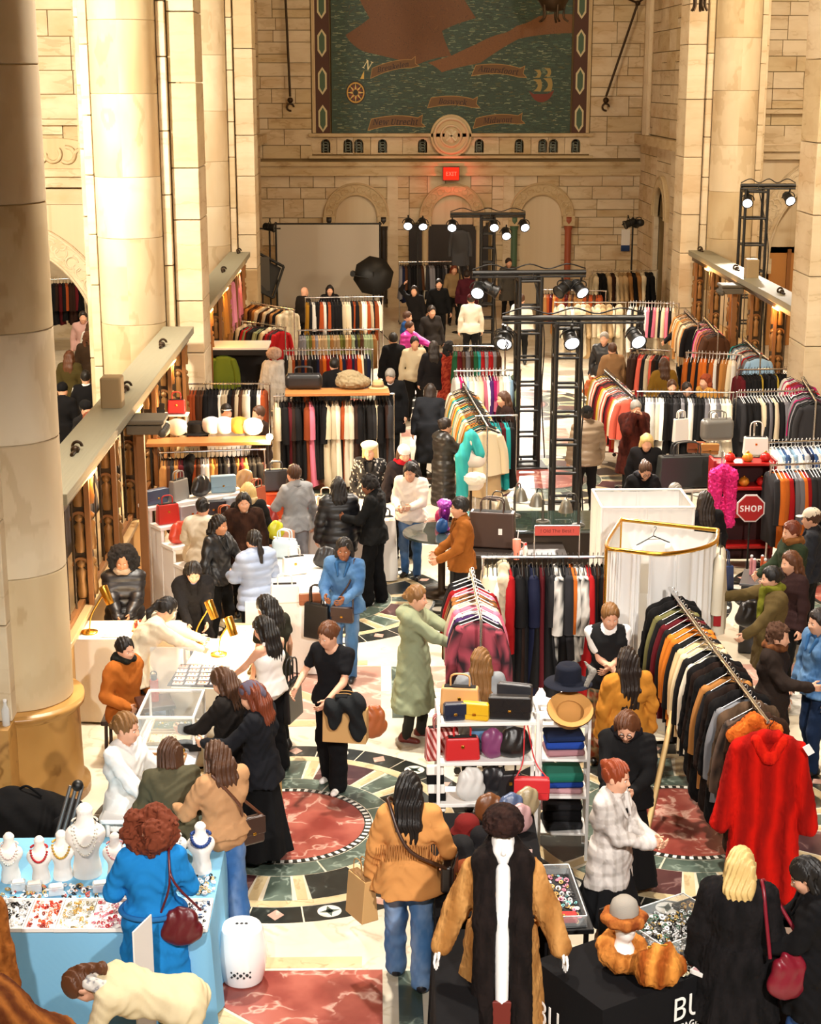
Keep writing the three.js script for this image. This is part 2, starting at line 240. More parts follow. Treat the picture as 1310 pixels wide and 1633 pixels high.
// mural: mosaic map, an own invention of coast and sea in its colours
const muralTex = canvasTex(1400, 920, (c, w, h) => {
  const r = seedRng(5); c.fillStyle = '#2f463a'; c.fillRect(0, 0, w, h);
  for (let i = 0; i < 5200; i++) { const x = r() * w, y = r() * h, l = 10 + r() * 26; c.strokeStyle = pickc(['#1e3028', '#41604d', '#6f8468', '#24382f', '#8d9675', '#35524a', '#5b5a34'], r); c.lineWidth = 1.5 + r() * 2.6; c.beginPath(); c.moveTo(x, y); c.quadraticCurveTo(x + l / 2, y - 5 + r() * 10, x + l, y + r() * 4 - 2); c.stroke(); }
  const land = (pts, col) => { c.fillStyle = col; c.beginPath(); pts.forEach((p, i) => { const x = p[0] * w, y = p[1] * h; if (!i) c.moveTo(x, y); else { const q = pts[i - 1]; c.quadraticCurveTo((q[0] + p[0]) / 2 * w + (r() - .5) * 50, (q[1] + p[1]) / 2 * h + (r() - .5) * 40, x, y); } }); c.closePath(); c.fill(); };
  land([[0, 0], [.12, 0], [.2, .12], [.1, .2], [.16, .34], [.06, .42], [.14, .5], [.36, .56], [.5, .52], [.46, .4], [.6, .34], [.52, .2], [.72, .12], [.9, .2], [1, .14], [1, 0]].map(p => [p[0], p[1] * 1.12]), '#6b421c');
  land([[.4, .62], [.46, .67], [.62, .62], [.78, .49], [1, .46], [1, .36], [.86, .37], [.77, .42], [.72, .46], [.6, .52], [.5, .58]], '#74491f');
  for (let i = 0; i < 60; i++) { c.strokeStyle = r() < .5 ? '#4c3018' : '#835a2a'; c.lineWidth = 2; const x = r() * w, y = r() * h * .45; c.beginPath(); c.moveTo(x, y); c.lineTo(x + (r() - .5) * 60, y + (r() - .5) * 40); c.stroke(); }
  for (let i = 0; i < 9000; i++) { c.fillStyle = r() < .5 ? 'rgba(20,16,8,.35)' : 'rgba(190,150,80,.16)'; c.fillRect(r() * w, r() * h, 3, 3); }
  // compass
  c.save(); c.translate(.1 * w, .78 * h); for (const [rad, col] of [[58, '#1f1a12'], [52, '#c79a3c'], [44, '#3a2413'], [26, '#c2a24e'], [15, '#26211a']]) { c.fillStyle = col; c.beginPath(); c.arc(0, 0, rad, 0, 7); c.fill(); }
  for (let k = 0; k < 16; k++) { c.rotate(PI / 8); c.fillStyle = k % 2 ? '#d9bc6c' : '#7a2c1c'; c.beginPath(); c.moveTo(-6, -18); c.lineTo(0, -50); c.lineTo(6, -18); c.fill(); } c.restore();
  c.save(); c.translate(.135 * w, .66 * h); c.rotate(.35); c.fillStyle = '#e7dcae'; c.font = 'italic 64px serif'; c.fillText('N', -18, -10); c.fillStyle = '#d8b65a'; c.beginPath(); c.moveTo(-6, 46); c.lineTo(2, 0); c.lineTo(16, 40); c.fill(); c.restore();
  const banner = (x, y, t, rot, s = 1) => { c.save(); c.translate(x * w, y * h); c.rotate(rot); c.scale(s, s); c.fillStyle = '#6a4a22'; c.beginPath(); c.moveTo(-140, -14); c.quadraticCurveTo(0, -44, 120, -20); c.lineTo(146, -34); c.lineTo(140, 4); c.lineTo(162, 22); c.lineTo(112, 24); c.quadraticCurveTo(0, 4, -132, 34); c.lineTo(-160, 40); c.closePath(); c.fill(); c.strokeStyle = '#b48a48'; c.lineWidth = 3; c.stroke(); c.fillStyle = '#2c130a'; c.font = 'italic bold 40px serif'; c.textAlign = 'center'; c.fillText(t, -8, 14); c.restore(); };
  banner(.26, .64, 'Breukelen', -.16, .9); banner(.7, .66, 'Amersfoort', .08); banner(.51, .83, 'Boswyck', .05, .95); banner(.27, .94, 'New Utrecht', 0, 1.05); banner(.7, .93, 'Midwout', -.03, .95);
  // ship
  c.save(); c.translate(.875 * w, .76 * h); c.fillStyle = '#6e2a18'; c.beginPath(); c.moveTo(-70, 10); c.quadraticCurveTo(-40, 70, 10, 66); c.quadraticCurveTo(58, 60, 78, 6); c.lineTo(40, 24); c.lineTo(-40, 26); c.fill(); c.fillStyle = '#9a8448'; for (const [a, b, q, s] of [[-48, -48, 46, 60], [10, -54, 50, 66], [-44, -96, 36, 40], [14, -104, 36, 42]]) { c.beginPath(); c.moveTo(a, b); c.quadraticCurveTo(a + q + 10, b + s / 2, a + 2, b + s); c.lineTo(a + q, b + s); c.quadraticCurveTo(a + q + 16, b + s / 2, a + q, b); c.fill(); } c.restore();
  c.fillStyle = '#7a6236'; c.fillRect(0, 0, w, 6);
});
function pickc(a, r) { return a[floor(r() * a.length)]; }
{
  const m = thing('mosaic_mural', 'mosaic map mural of brown land and dark green sea with name banners', 'mural', [2.17, 5.2, WZ1 + .06]);
  obj('map_panel', box(7.1, 5.3, .05, 0, 2.65, 0), new THREE.MeshPhysicalMaterial({ map: muralTex, roughness: .55, bumpMap: T.grainBump, bumpScale: .004 }), m);
  for (const s of [-1, 1]) {
    const b = obj('border_strip', box(.42, 5.3, .055, s * 3.82, 2.65, 0), M(0x4a2716, .6), m);
    for (let k = 0; k < 5; k++) { const hex = [[-.13, .22], [0, .4], [.13, .22], [.13, -.22], [0, -.4], [-.13, -.22]], y = .42 + k * 1.08; const sc = (f, mm, z) => { const o = obj(z > .035 ? 'border_tile' : 'tile_rim', extr(poly(hex.map(p => [p[0] * f, p[1] * (f * .5 + .5)])), .01), mm, b); o.position.set(s * 3.82, y, z); }; sc(1, M(0xcfc49a, .5), .03); sc(.62, M(0x3f5a40, .5), .041); }
    obj('outer_frame', box(.1, 5.3, .1, s * 4.08, 2.65, 0), stone[2], m);
  }
}
// blind arches and door of the end wall
for (const [x, panel] of [[-2.85, 1], [.05, 0], [2.75, 2]]) {
  const o = archRing(END, x, 2.75, .62, .98, .1, stone[2], true);
  obj('arch_back', uvBy(extr((() => { const s = new THREE.Shape(); s.moveTo(-.62, -2.7); s.lineTo(.62, -2.7); s.lineTo(.62, 0); s.absarc(0, 0, .62, 0, PI); return s; })(), .03), .6), panel ? stone[1] : stone[3], END).position.set(x, 2.75, .04);
  for (const s of [-1, 1]) { const sh = obj('colonnette', lathe([[.13, 0], [.13, .12], [.1, .16], [.1, 2.2], [.12, 2.24], [.17, 2.5], [.17, 2.62], [0, 2.62]], 14), panel === 2 ? (s > 0 ? M(0xa4553a, .4) : M(0x4d6a50, .4)) : panel ? M(0x2a241f, .4) : stone[2], END); sh.position.set(x + s * .82, .12, .14); obj('capital', uvBy(box(.36, .3, .3, 0, 2.5, 0), .8, 'box'), stone[2], sh); }
}
for (const s of [-1, 1]) obj('wall_pilaster', uvBy(box(.32, 4, .14, s * 1.75, 2, .06), .5, 'box'), stone[1], END);
obj('door_leaf', box(2.4, 2.5, .08, -.05, 1.25, .1), M(0x1c110b, .5), END);
{ const e = thing('exit_sign', 'small red glowing exit sign over the end wall arches', 'sign', [2.17, 4.02, WZ1 + .3]); obj('housing', box(.5, .4, .1, 0, 0, 0), M(0x551010, .5), e);
  const t = canvasTex(128, 96, (c, w, h) => { c.fillStyle = '#ff2a14'; c.fillRect(0, 0, w, h); c.fillStyle = '#ff6a50'; c.font = 'bold 44px sans-serif'; c.textAlign = 'center'; c.fillText('EXIT', w / 2, 64); });
  obj('sign_face', box(.46, .36, .01, 0, 0, .055), new THREE.MeshStandardMaterial({ color: 0x220000, emissive: 0xffffff, emissiveMap: t, emissiveIntensity: 1.1 }), e); const l = new THREE.PointLight(0xff2010, 1.2); l.position.set(0, 0, .25); l.castShadow = true; e.add(l); }
{ const p = thing('notice_board', 'white and blue paper notice on the end wall', 'notice', [at(993, 395, 0).x * 0 + 7.5, 2.0, WZ1 + .1]); obj('paper', box(.26, .5, .02, 0, .1, 0), M(0xe8e6e0, .8), p); obj('blue_panel', box(.26, .18, .03, 0, -.22, 0), M(0x1d3f78, .7), p); }
// iron lamp brackets hanging before the end wall
for (const [ex, ey, px, py, label] of [[-2.6, 5.95, -2.7, 9.6, 'upright dark iron chain with hook beside the mural'], [6.75, 5.95, 7.6, 8.9, 'slanting dark iron bar with hook beside the mural']]) {
  const b = thing('iron_bracket', label, 'bracket', [ex, ey, WZ1 + .3]); obj('rod', rod([0, .3, 0], [px - ex, py - ey, 0], .035), darkBronze, b); obj('hook', [mv(new THREE.TorusGeometry(.1, .03, 6, 14, 5), 0, 0, 0), sph(.09, 0, .2, 0, 8)], darkBronze, b); obj('finial', [sph(.08, px - ex, py - ey, 0, 8), rod([px - ex, py - ey, 0], [px - ex + .25, py - ey + .2, 0], .03), rod([px - ex, py - ey, 0], [px - ex - .3, py - ey + .12, 0], .03)], darkBronze, b);
}
// ---- chancel side walls ----
for (const s of [-1, 1]) {
  const w = structGroup(s < 0 ? 'wall_chancel_left' : 'wall_chancel_right'); w.position.set(2.17 + s * 5.75, 0, -45.2); w.rotation.y = -s * PI / 2;
  const a = -.6; const wc = new THREE.Shape(); wc.moveTo(-4.8, 0); wc.lineTo(a - .85, 0); wc.lineTo(a - .85, 3); wc.absarc(a, 3, .85, PI, 0, true); wc.lineTo(a + .85, 0); wc.lineTo(4.8, 0); wc.lineTo(4.8, HH); wc.lineTo(-4.8, HH); wc.closePath(); obj('wall_core', extr(wc, .4, 0, 20).translate(0, 0, -.44), mortar, w);
  ashlar(w, -4.8, 0, a - 1.15, 4.9, 31 + s); ashlar(w, a + 1.15, 0, 4.8, 4.9, 35 + s); ashlar(w, a - 1.15, 4.25, a + 1.15, 4.9, 39 + s); ashlar(w, -4.8, 5.2, 4.8, 10, 33 + s);
  obj('string_course', uvBy(box(9.6, .25, .3, 0, 5.05, .1), .5, 'box'), stone[2], w);
  archRing(w, a, 3.0, .85, 1.15, .1, stone[2], true);
  for (const k of [-1, 1]) { obj('arch_jamb', uvBy(box(.3, 3, .14, a + k * 1, 1.5, .05), .5, 'box'), stone[1], w); const q = new THREE.Shape(); q.moveTo(0, 0); q.lineTo(k * 1.2, 0); q.lineTo(k * 1.2, 1.25); q.lineTo(0, 1.25); q.lineTo(0, 1.13); for (let i = 0; i <= 10; i++) { const t = PI / 2 * (1 - i / 10); q.lineTo(k * 1.13 * cos(t), 1.13 * sin(t)); } obj('spandrel', uvBy(extr(q, .04), .5), stone[1], w).position.set(a, 3, 0); }
  for (const x of [3.3, 3.6, 3.85]) if (s > 0) obj('wall_shaft', cyl(.09, .09, 5, -x, 7.6, .08), stone[1], w);
}
// ---- clustered piers of stacked drums ----
function drums(parent, r, y0, y1, seed, n = 28) { const q = seedRng(seed); let y = y0; while (y < y1 - .01) { let h = .9 + q() * .5; if (y1 - y - h < .4) h = y1 - y; const g = lathe([[0, 0], [r - .012, 0], [r, .012], [r, h - .012], [r - .012, h], [0, h]], n); const u = g.attributes.uv, o0 = q() * 5; for (let i = 0; i < u.count; i++) u.setXY(i, u.getX(i) * 2 * PI * r * .45 + o0, u.getY(i) * h * .45 + o0); const d = obj('column_drum', g, stone[floor(q() * 4)], parent); d.position.y = y; y += h; } }
function shaftBlocks(parent, w, d, x, z, y0, y1, seed) { const q = seedRng(seed); let y = y0; while (y < y1 - .01) { let h = .8 + q() * .6; if (y1 - y - h < .4) h = y1 - y; const b = obj('pier_block', uvBy(rbox(w, h - .012, d, .015, 0, h / 2, 0, 1), .4, 'box'), stone[floor(q() * 4)], parent); b.position.set(x, y, z); y += h; } }
function pier(side, z, seed, front) {
  const c = structGroup('column_pier'); c.position.set(side < 0 ? NL : NR, 0, z); const s = side;
  if (front) { // near pier: engaged column towards the nave, slim square shafts before it
    const g = new THREE.Group(); g.name = 'engaged_column'; c.add(g); g.position.set(s * .52, 0, -.1); drums(g, .5, 1.0, HH, seed, 36);
    shaftBlocks(c, .34, .3, s * .62, .42, .98, HH, seed + 1); shaftBlocks(c, .3, .4, s * .9, .5, .98, HH, seed + 5); shaftBlocks(c, 1.3, 1.2, s * 1.5, 0, 0, HH, seed + 2);
    const och = mb(0xa8793c, 0xc89a58, 0x7a5222, 61, 4, .35);
    const pl = obj('plinth_drum', lathe([[0, 0], [.62, 0], [.62, .1], [.56, .16], [.55, .86], [.6, .92], [.6, 1.0], [0, 1.0]], 36), och, c); pl.position.set(s * .52, 0, -.1);
    obj('plinth_block', uvBy(box(1.1, .98, .7, s * 1.0, .49, .42), .5, 'box'), och, c);
  } else {
    const g = new THREE.Group(); g.name = 'engaged_column'; c.add(g); g.position.set(s * 1.14, 0, .55); drums(g, .53, .9, HH, seed, 32);
    shaftBlocks(c, .14, .3, s * .53, .42, 0, HH, seed + 1); shaftBlocks(c, .44, 1.1, s * .22, -.1, 0, HH, seed + 2); shaftBlocks(c, 1.5, .9, s * 1.2, -.2, 0, HH, seed + 3); shaftBlocks(c, .14, .3, s * 1.76, .42, 0, HH, seed + 4);
    const pl = obj('plinth_drum', lathe([[0, 0], [.66, 0], [.66, .1], [.6, .16], [.58, .8], [.64, .9], [0, .9]], 28), stone[2], c); pl.position.set(s * 1.14, 0, .55);
  }
}
pier(-1, -14.6, 71, true); pier(-1, -27.6, 75); pier(-1, -39.9, 79); pier(1, -27.9, 83); pier(1, -39.9, 87); pier(1, -14.6, 91);
// ---- aisle cross walls with the carved arches ----
function crossWall(name, cx, z, x0, x1, r0, r1, spring, seed, beyond) {
  const w = structGroup(name); w.position.set(cx, 0, z);
  const top = HH, hole = [-r0 - .02, 0, r0 + .02, spring + r1]; const ch = 5.05;
  const A = x0 - cx, B = x1 - cx; const jamb = max(.01, r0);
  const cs = new THREE.Shape(); cs.moveTo(A, 0); cs.lineTo(-r0, 0); cs.lineTo(-r0, spring); cs.absarc(0, spring, r0, PI, 0, true); cs.lineTo(r0, 0); cs.lineTo(B, 0); cs.lineTo(B, top); cs.lineTo(A, top); cs.closePath();
  obj('wall_core', extr(cs, .5, 0, 24).translate(0, 0, -.5), mortar, w);
  ashlar(w, A, 0, -r0 - .01, spring, seed); ashlar(w, r0 + .01, 0, B, spring, seed + 1);
  ashlar(w, A, spring, -r1, spring + r1 + .2, seed + 2); ashlar(w, r1, spring, B, spring + r1 + .2, seed + 3); ashlar(w, A, spring + r1 + .2, B, ch - .3, seed + 4); ashlar(w, A, ch + .1, B, 12, seed + 5);
  for (const k of [-1, 1]) { const q = new THREE.Shape(); q.moveTo(k * r1, 0); q.lineTo(k * r1, r1 + .2); q.lineTo(0, r1 + .2); q.lineTo(0, r1); for (let i = 0; i <= 14; i++) { const t = PI / 2 * (1 - i / 14); q.lineTo(k * r1 * cos(t), r1 * sin(t)); } obj('spandrel', uvBy(extr(q, .045), .5), stone[k > 0 ? 1 : 3], w).position.set(0, spring, 0);
    const imp = obj('impost', uvBy(box(r1 - r0 + .12, .38, .2, k * (r0 + r1) / 2, spring - .2, .06), .6, 'box'), stone[1], w); }
  archRing(w, 0, spring, r0, r1, .1, stone[1], true);
  obj('cornice', [box(B - A, .14, .36, (A + B) / 2, ch, .15), box(B - A, .2, .24, (A + B) / 2, ch - .17, .1), box(B - A, .1, .3, (A + B) / 2, 5.95, .1)].map(g => uvBy(g, .5, 'box')), stone[0], w);
  return w;
}
const awL = crossWall('wall_aisle_left', -7.3, -31, WX0, -4.6, 1.95, 2.4, 1.85, 101);
{ const sc = obj('tympanum', uvBy(extr((() => { const s = new THREE.Shape(); s.absellipse(0, 0, 1.1, .55, 0, PI); return s; })(), .08, .02), .6), stone[2], awL); sc.position.set(1.3, 5.1, .05); obj('tympanum_leaf', [0, 1, 2, 3, 4, 5, 6].map(k => mv(new THREE.TorusGeometry(.14, .04, 5, 10, 4), -.78 + k * .26, .16 + .12 * sin(k / 6 * PI), .12, 0, 0, k)), stone[2], sc); obj('pilaster_face', uvBy(box(.34, 8, .2, 1.95, 9.1, .1), .4, 'box'), stone[1], awL); }
const awR = crossWall('wall_aisle_right', 12.3, -42, 9.0, WX1 + .3, 2.3, 2.85, 2.3, 121);
{ obj('wood_panel', box(4.4, 2.55, .1, 0, 1.28, -.3), M(0xb57b3c, .5), awR); obj('lunette', uvBy(extr((() => { const s = new THREE.Shape(); s.absarc(0, 0, 2.3, 0, PI); return s; })(), .1), .5), stone[0], awR).position.set(0, 2.4, -.35); obj('doorway_dark', box(.75, 2.5, .04, -.35, 1.25, -.22), M(0x120c08, .8), awR); obj('pinned_paper', box(.35, .9, .02, -1.35, 1.75, -.22), M(0xe6e0d0, .8), awR); for (const x of [-1.7, -.8, .1]) obj('panel_mullion', box(.1, 2.5, .06, x, 1.25, -.22), M(0x8e5a28, .5), awR); }
// rooms beyond the aisle arches
struct('wall_backroom_left', uvBy(box(5, 6, .3, -6.8, 3, -44), .4, 'box'), stonePlain);
// ---------- continuous figures: distance fields meshed on a grid ----------
const smin = (a, b, k) => { const h = max(k - abs(a - b), 0) / k; return min(a, b) - h * h * k * .25; };
const pad = (b, m) => [b[0] - m, b[1] - m, b[2] - m, b[3] + m, b[4] + m, b[5] + m];
function cap(a, b, ra, rb = ra, k = .03) { // tapered capsule
  const R = max(ra, rb), dx = b.x - a.x, dy = b.y - a.y, dz = b.z - a.z, L = dx * dx + dy * dy + dz * dz + 1e-9;
  return { k, b: pad([min(a.x, b.x), min(a.y, b.y), min(a.z, b.z), max(a.x, b.x), max(a.y, b.y), max(a.z, b.z)], R), f: (x, y, z) => { const px = x - a.x, py = y - a.y, pz = z - a.z, t = clamp((px * dx + py * dy + pz * dz) / L, 0, 1), ux = px - dx * t, uy = py - dy * t, uz = pz - dz * t; return sqrt(ux * ux + uy * uy + uz * uz) - (ra + (rb - ra) * t); } };
}
function ell(c, r, k = .03, F) { // ellipsoid, optionally in a frame F
  const R = max(r[0], r[1], r[2]), m = min(r[0], r[1], r[2]);
  return { k, b: [c.x - R, c.y - R, c.z - R, c.x + R, c.y + R, c.z + R], f: (x, y, z) => { let a = x - c.x, b = y - c.y, d = z - c.z; if (F) { const p = F.inv(a, b, d); a = p[0]; b = p[1]; d = p[2]; } a /= r[0]; b /= r[1]; d /= r[2]; const q = sqrt(a * a + b * b + d * d); return (q - 1) * m * (q > 1 ? 1 : 1); } };
}
function flare(cx, cz, y0, y1, a0, b0, a1, b1, n, amp, ph, k = .03) { // skirt from (y1, a1, b1) at the top down to the hem (y0, a0, b0) with n folds
  const A = max(a0, a1) * 1.1, B = max(b0, b1) * 1.1;
  return { k, b: [cx - A, y0, cz - B, cx + A, y1, cz + B], f: (x, y, z) => { const t = clamp((y1 - y) / (y1 - y0), 0, 1), th = Math.atan2(z - cz, x - cx), w = 1 + amp * t * (sin(n * th + ph) + .5 * sin(n * 1.7 * th + ph * 2 + y * 3)), a = mix(a1, a0, t) * w, b = mix(b1, b0, t) * w; const q = hypot((x - cx) / a, (z - cz) / b); return max((q - 1) * min(a, b), y0 - y, y - y1); } };
}
const sub = p => ({ ...p, sub: true });
function surf(prims, c, disp) {
  let lo = [1e9, 1e9, 1e9], hi = [-1e9, -1e9, -1e9];
  for (const p of prims) if (!p.sub) for (let i = 0; i < 3; i++) { lo[i] = min(lo[i], p.b[i]); hi[i] = max(hi[i], p.b[i + 3]); }
  lo = lo.map(v => v - 2.5 * c); const n = hi.map((v, i) => Math.ceil((v + 2.5 * c - lo[i]) / c) + 1), [nx, ny, nz] = n, sy = nx, sz = nx * ny, F = new Float32Array(nx * ny * nz).fill(.25);
  for (const p of prims) {
    const m = (p.k || 0) + 2.2 * c, i0 = max(0, floor((p.b[0] - m - lo[0]) / c)), i1 = min(nx - 1, Math.ceil((p.b[3] + m - lo[0]) / c)), j0 = max(0, floor((p.b[1] - m - lo[1]) / c)), j1 = min(ny - 1, Math.ceil((p.b[4] + m - lo[1]) / c)), k0 = max(0, floor((p.b[2] - m - lo[2]) / c)), k1 = min(nz - 1, Math.ceil((p.b[5] + m - lo[2]) / c)), kk = p.k || .001;
    for (let k = k0; k <= k1; k++) for (let j = j0; j <= j1; j++) { let q = i0 + j * sy + k * sz; for (let i = i0; i <= i1; i++, q++) { const d = p.f(lo[0] + i * c, lo[1] + j * c, lo[2] + k * c); if (p.sub) F[q] = -smin(-F[q], d, kk); else if (d < F[q] + kk) F[q] = smin(F[q], d, kk); } }
  }
  if (disp) for (let k = 0, q = 0; k < nz; k++) for (let j = 0; j < ny; j++) for (let i = 0; i < nx; i++, q++) if (abs(F[q]) < .07) F[q] += disp(lo[0] + i * c, lo[1] + j * c, lo[2] + k * c);
  const id = new Int32Array(nx * ny * nz).fill(-1), P = [], N = [], I = [];
  for (let k = 0; k < nz - 1; k++) for (let j = 0; j < ny - 1; j++) for (let i = 0; i < nx - 1; i++) {
    const q = i + j * sy + k * sz, f = [F[q], F[q + 1], F[q + sy], F[q + sy + 1], F[q + sz], F[q + sz + 1], F[q + sy + sz], F[q + sy + sz + 1]]; let s = 0; for (let e = 0; e < 8; e++) if (f[e] < 0) s++; if (!s || s === 8) continue;
    let x = 0, y = 0, z = 0, w = 0;
    const E = (a, b) => { if ((f[a] < 0) === (f[b] < 0)) return; const t = f[a] / (f[a] - f[b]); x += (a & 1) + t * ((b & 1) - (a & 1)); y += (a >> 1 & 1) + t * ((b >> 1 & 1) - (a >> 1 & 1)); z += (a >> 2) + t * ((b >> 2) - (a >> 2)); w++; };
    E(0, 1); E(2, 3); E(4, 5); E(6, 7); E(0, 2); E(1, 3); E(4, 6); E(5, 7); E(0, 4); E(1, 5); E(2, 6); E(3, 7);
    id[q] = P.length / 3; P.push(lo[0] + (i + x / w) * c, lo[1] + (j + y / w) * c, lo[2] + (k + z / w) * c);
    let gx = f[1] + f[3] + f[5] + f[7] - f[0] - f[2] - f[4] - f[6], gy = f[2] + f[3] + f[6] + f[7] - f[0] - f[1] - f[4] - f[5], gz = f[4] + f[5] + f[6] + f[7] - f[0] - f[1] - f[2] - f[3]; const L = hypot(gx, gy, gz) || 1; N.push(gx / L, gy / L, gz / L);
  }
  const quad = (a, b, d, e, flip) => { if (a < 0 || b < 0 || d < 0 || e < 0) return; flip ? I.push(a, d, b, b, d, e) : I.push(a, b, d, b, e, d); };
  for (let k = 1; k < nz - 1; k++) for (let j = 1; j < ny - 1; j++) for (let i = 1; i < nx - 1; i++) {
    const q = i + j * sy + k * sz, s = F[q] < 0;
    if (s !== F[q + 1] < 0) quad(id[q - sy - sz], id[q - sz], id[q - sy], id[q], !s);
    if (s !== F[q + sy] < 0) quad(id[q - 1 - sz], id[q - 1], id[q - sz], id[q], !s);
    if (s !== F[q + sz] < 0) quad(id[q - 1 - sy], id[q - sy], id[q - 1], id[q], !s);
  }
  const g = new THREE.BufferGeometry(); g.setAttribute('position', new THREE.Float32BufferAttribute(P, 3)); g.setAttribute('normal', new THREE.Float32BufferAttribute(N, 3));
  const U = new Float32Array(P.length / 3 * 2); for (let i = 0; i < P.length / 3; i++) { U[2 * i] = P[3 * i] + .6 * P[3 * i + 2]; U[2 * i + 1] = P[3 * i + 1]; } g.setAttribute('uv', new THREE.BufferAttribute(U, 2)); g.setIndex(I); return g;
}
// vertex colours by position: fur mottling, prints
function paint(g, fn) { const p = g.attributes.position, C = new Float32Array(p.count * 3), c = new THREE.Color(); for (let i = 0; i < p.count; i++) { c.set(fn(p.getX(i), p.getY(i), p.getZ(i))); C[3 * i] = c.r; C[3 * i + 1] = c.g; C[3 * i + 2] = c.b; } g.setAttribute('color', new THREE.BufferAttribute(C, 3)); return g; }
const n3 = (x, y, z) => vnoise(x + 50, y + 50, z + 50);
const _ca = new THREE.Color(), _cb = new THREE.Color();
const blend = (a, b, t) => _ca.set(a).lerp(_cb.set(b), clamp(t, 0, 1)).getHex();
const PRINT = {
  fur: (a, b) => (x, y, z) => blend(a, b, n3(x * 28, y * 9, z * 28) * 1.6 - .3 + .25 * (hash(x * 900, y * 900, z * 900) - .5)),
  pelts: (a, b) => (x, y, z) => blend(a, b, clamp(abs(sin((x + z * .4) * 19 + n3(x * 5, y * 5, z * 5) * 2)) * 1.3 - .25 + .4 * (n3(x * 40, y * 14, z * 40) - .5), 0, 1)),
  leopard: (a, b) => (x, y, z) => { const n = n3(x * 42, y * 42, z * 42); return n > .56 ? b : n > .46 ? blend(a, b, .5) : a; },
  dots: (a, b) => (x, y, z) => n3(x * 60, y * 60, z * 60) > .72 ? b : a,
  plaid: (a, b, d) => (x, y, z) => { const u = ((x + z) * 9) % 1, v = (y * 9) % 1, p = abs(u - floor(u) - .5) < .16, q = abs(v - .5) < .16; return p && q ? b : p || q ? blend(a, b, .5) : (abs(u - floor(u) - .15) < .05 || abs(v - .15) < .05) && d ? d : a; },
  denim: (a, b) => (x, y, z) => blend(a, b, 1.5 * n3(x * 9, y * 3, z * 9) - .45 + .35 * (n3(x * 60, y * 25, z * 60) - .5)),
  stripe: (a, b) => (x, y, z) => ((y * 8) % 1) > .5 ? a : b,
};
const vcMat = (r, o = {}) => M(0xffffff, r, { vertexColors: true, ...o });
const furMat = vcMat(.95, { specularIntensity: .3, bump: 'streak', bs: .006 });

function ik(S, W, l1, l2, pole) { const d = W.clone().sub(S); let L = d.length(); if (L > (l1 + l2) * .995) { d.multiplyScalar((l1 + l2) * .995 / L); L = (l1 + l2) * .995; } const u = d.clone().normalize(), a = (l1 * l1 - l2 * l2 + L * L) / (2 * L), h = sqrt(max(0, l1 * l1 - a * a)), p = pole.clone().addScaledVector(u, -pole.dot(u)).normalize(); return [S.clone().addScaledVector(u, a).addScaledVector(p, h), S.clone().add(d)]; }
function handPrims(W, d, n, s, side, grip) { // palm, four fingers and a thumb; d along the hand, n out of the palm
  const l = V().crossVectors(d, n).normalize().multiplyScalar(side), P = (a, b, c) => W.clone().addScaledVector(d, a * s).addScaledVector(l, b * s).addScaledVector(n, c * s), out = [];
  for (const b of [-.024, 0, .024]) out.push(cap(P(-.01, b * .6, 0), P(.08, b, 0), .019 * s, .016 * s, .012 * s));
  const cu = grip ?? .5; [[-.033, .062], [-.011, .074], [.011, .07], [.032, .054]].forEach(([b, L]) => { const c = P(.085, b, 0), m = P(.085 + L * .55 * cos(cu), b * 1.1, L * .55 * sin(cu)), e = P(.085 + L * .55 * cos(cu) + L * .5 * cos(cu * 2.2), b * 1.1, L * .55 * sin(cu) + L * .5 * sin(cu * 2.2)); out.push(cap(P(.06, b, 0), c, .011 * s, .01 * s, .006 * s), cap(c, m, .0095 * s, .0088 * s, .004 * s), cap(m, e, .0088 * s, .007 * s, .004 * s)); });
  out.push(cap(P(.015, -.028, .008), P(.05, -.055, .022), .014 * s, .011 * s, .01 * s), cap(P(.05, -.055, .022), P(.085, -.058, .035), .011 * s, .008 * s, .004 * s));
  return out;
}
const SK = { w: 0xf3f0ec, a: 0xe2ab8c, b: 0xd69f7e, c: 0xc08660, d: 0x8a5638, e: 0x5d3824 };
const HAIRC = { black: 0x120d0b, dark: 0x23160f, brown: 0x4a2d1a, chest: 0x5e361c, auburn: 0x6e2f14, light: 0x80592f, blonde: 0xd9b978, grey: 0x8d8880, red: 0x8a3a18 };
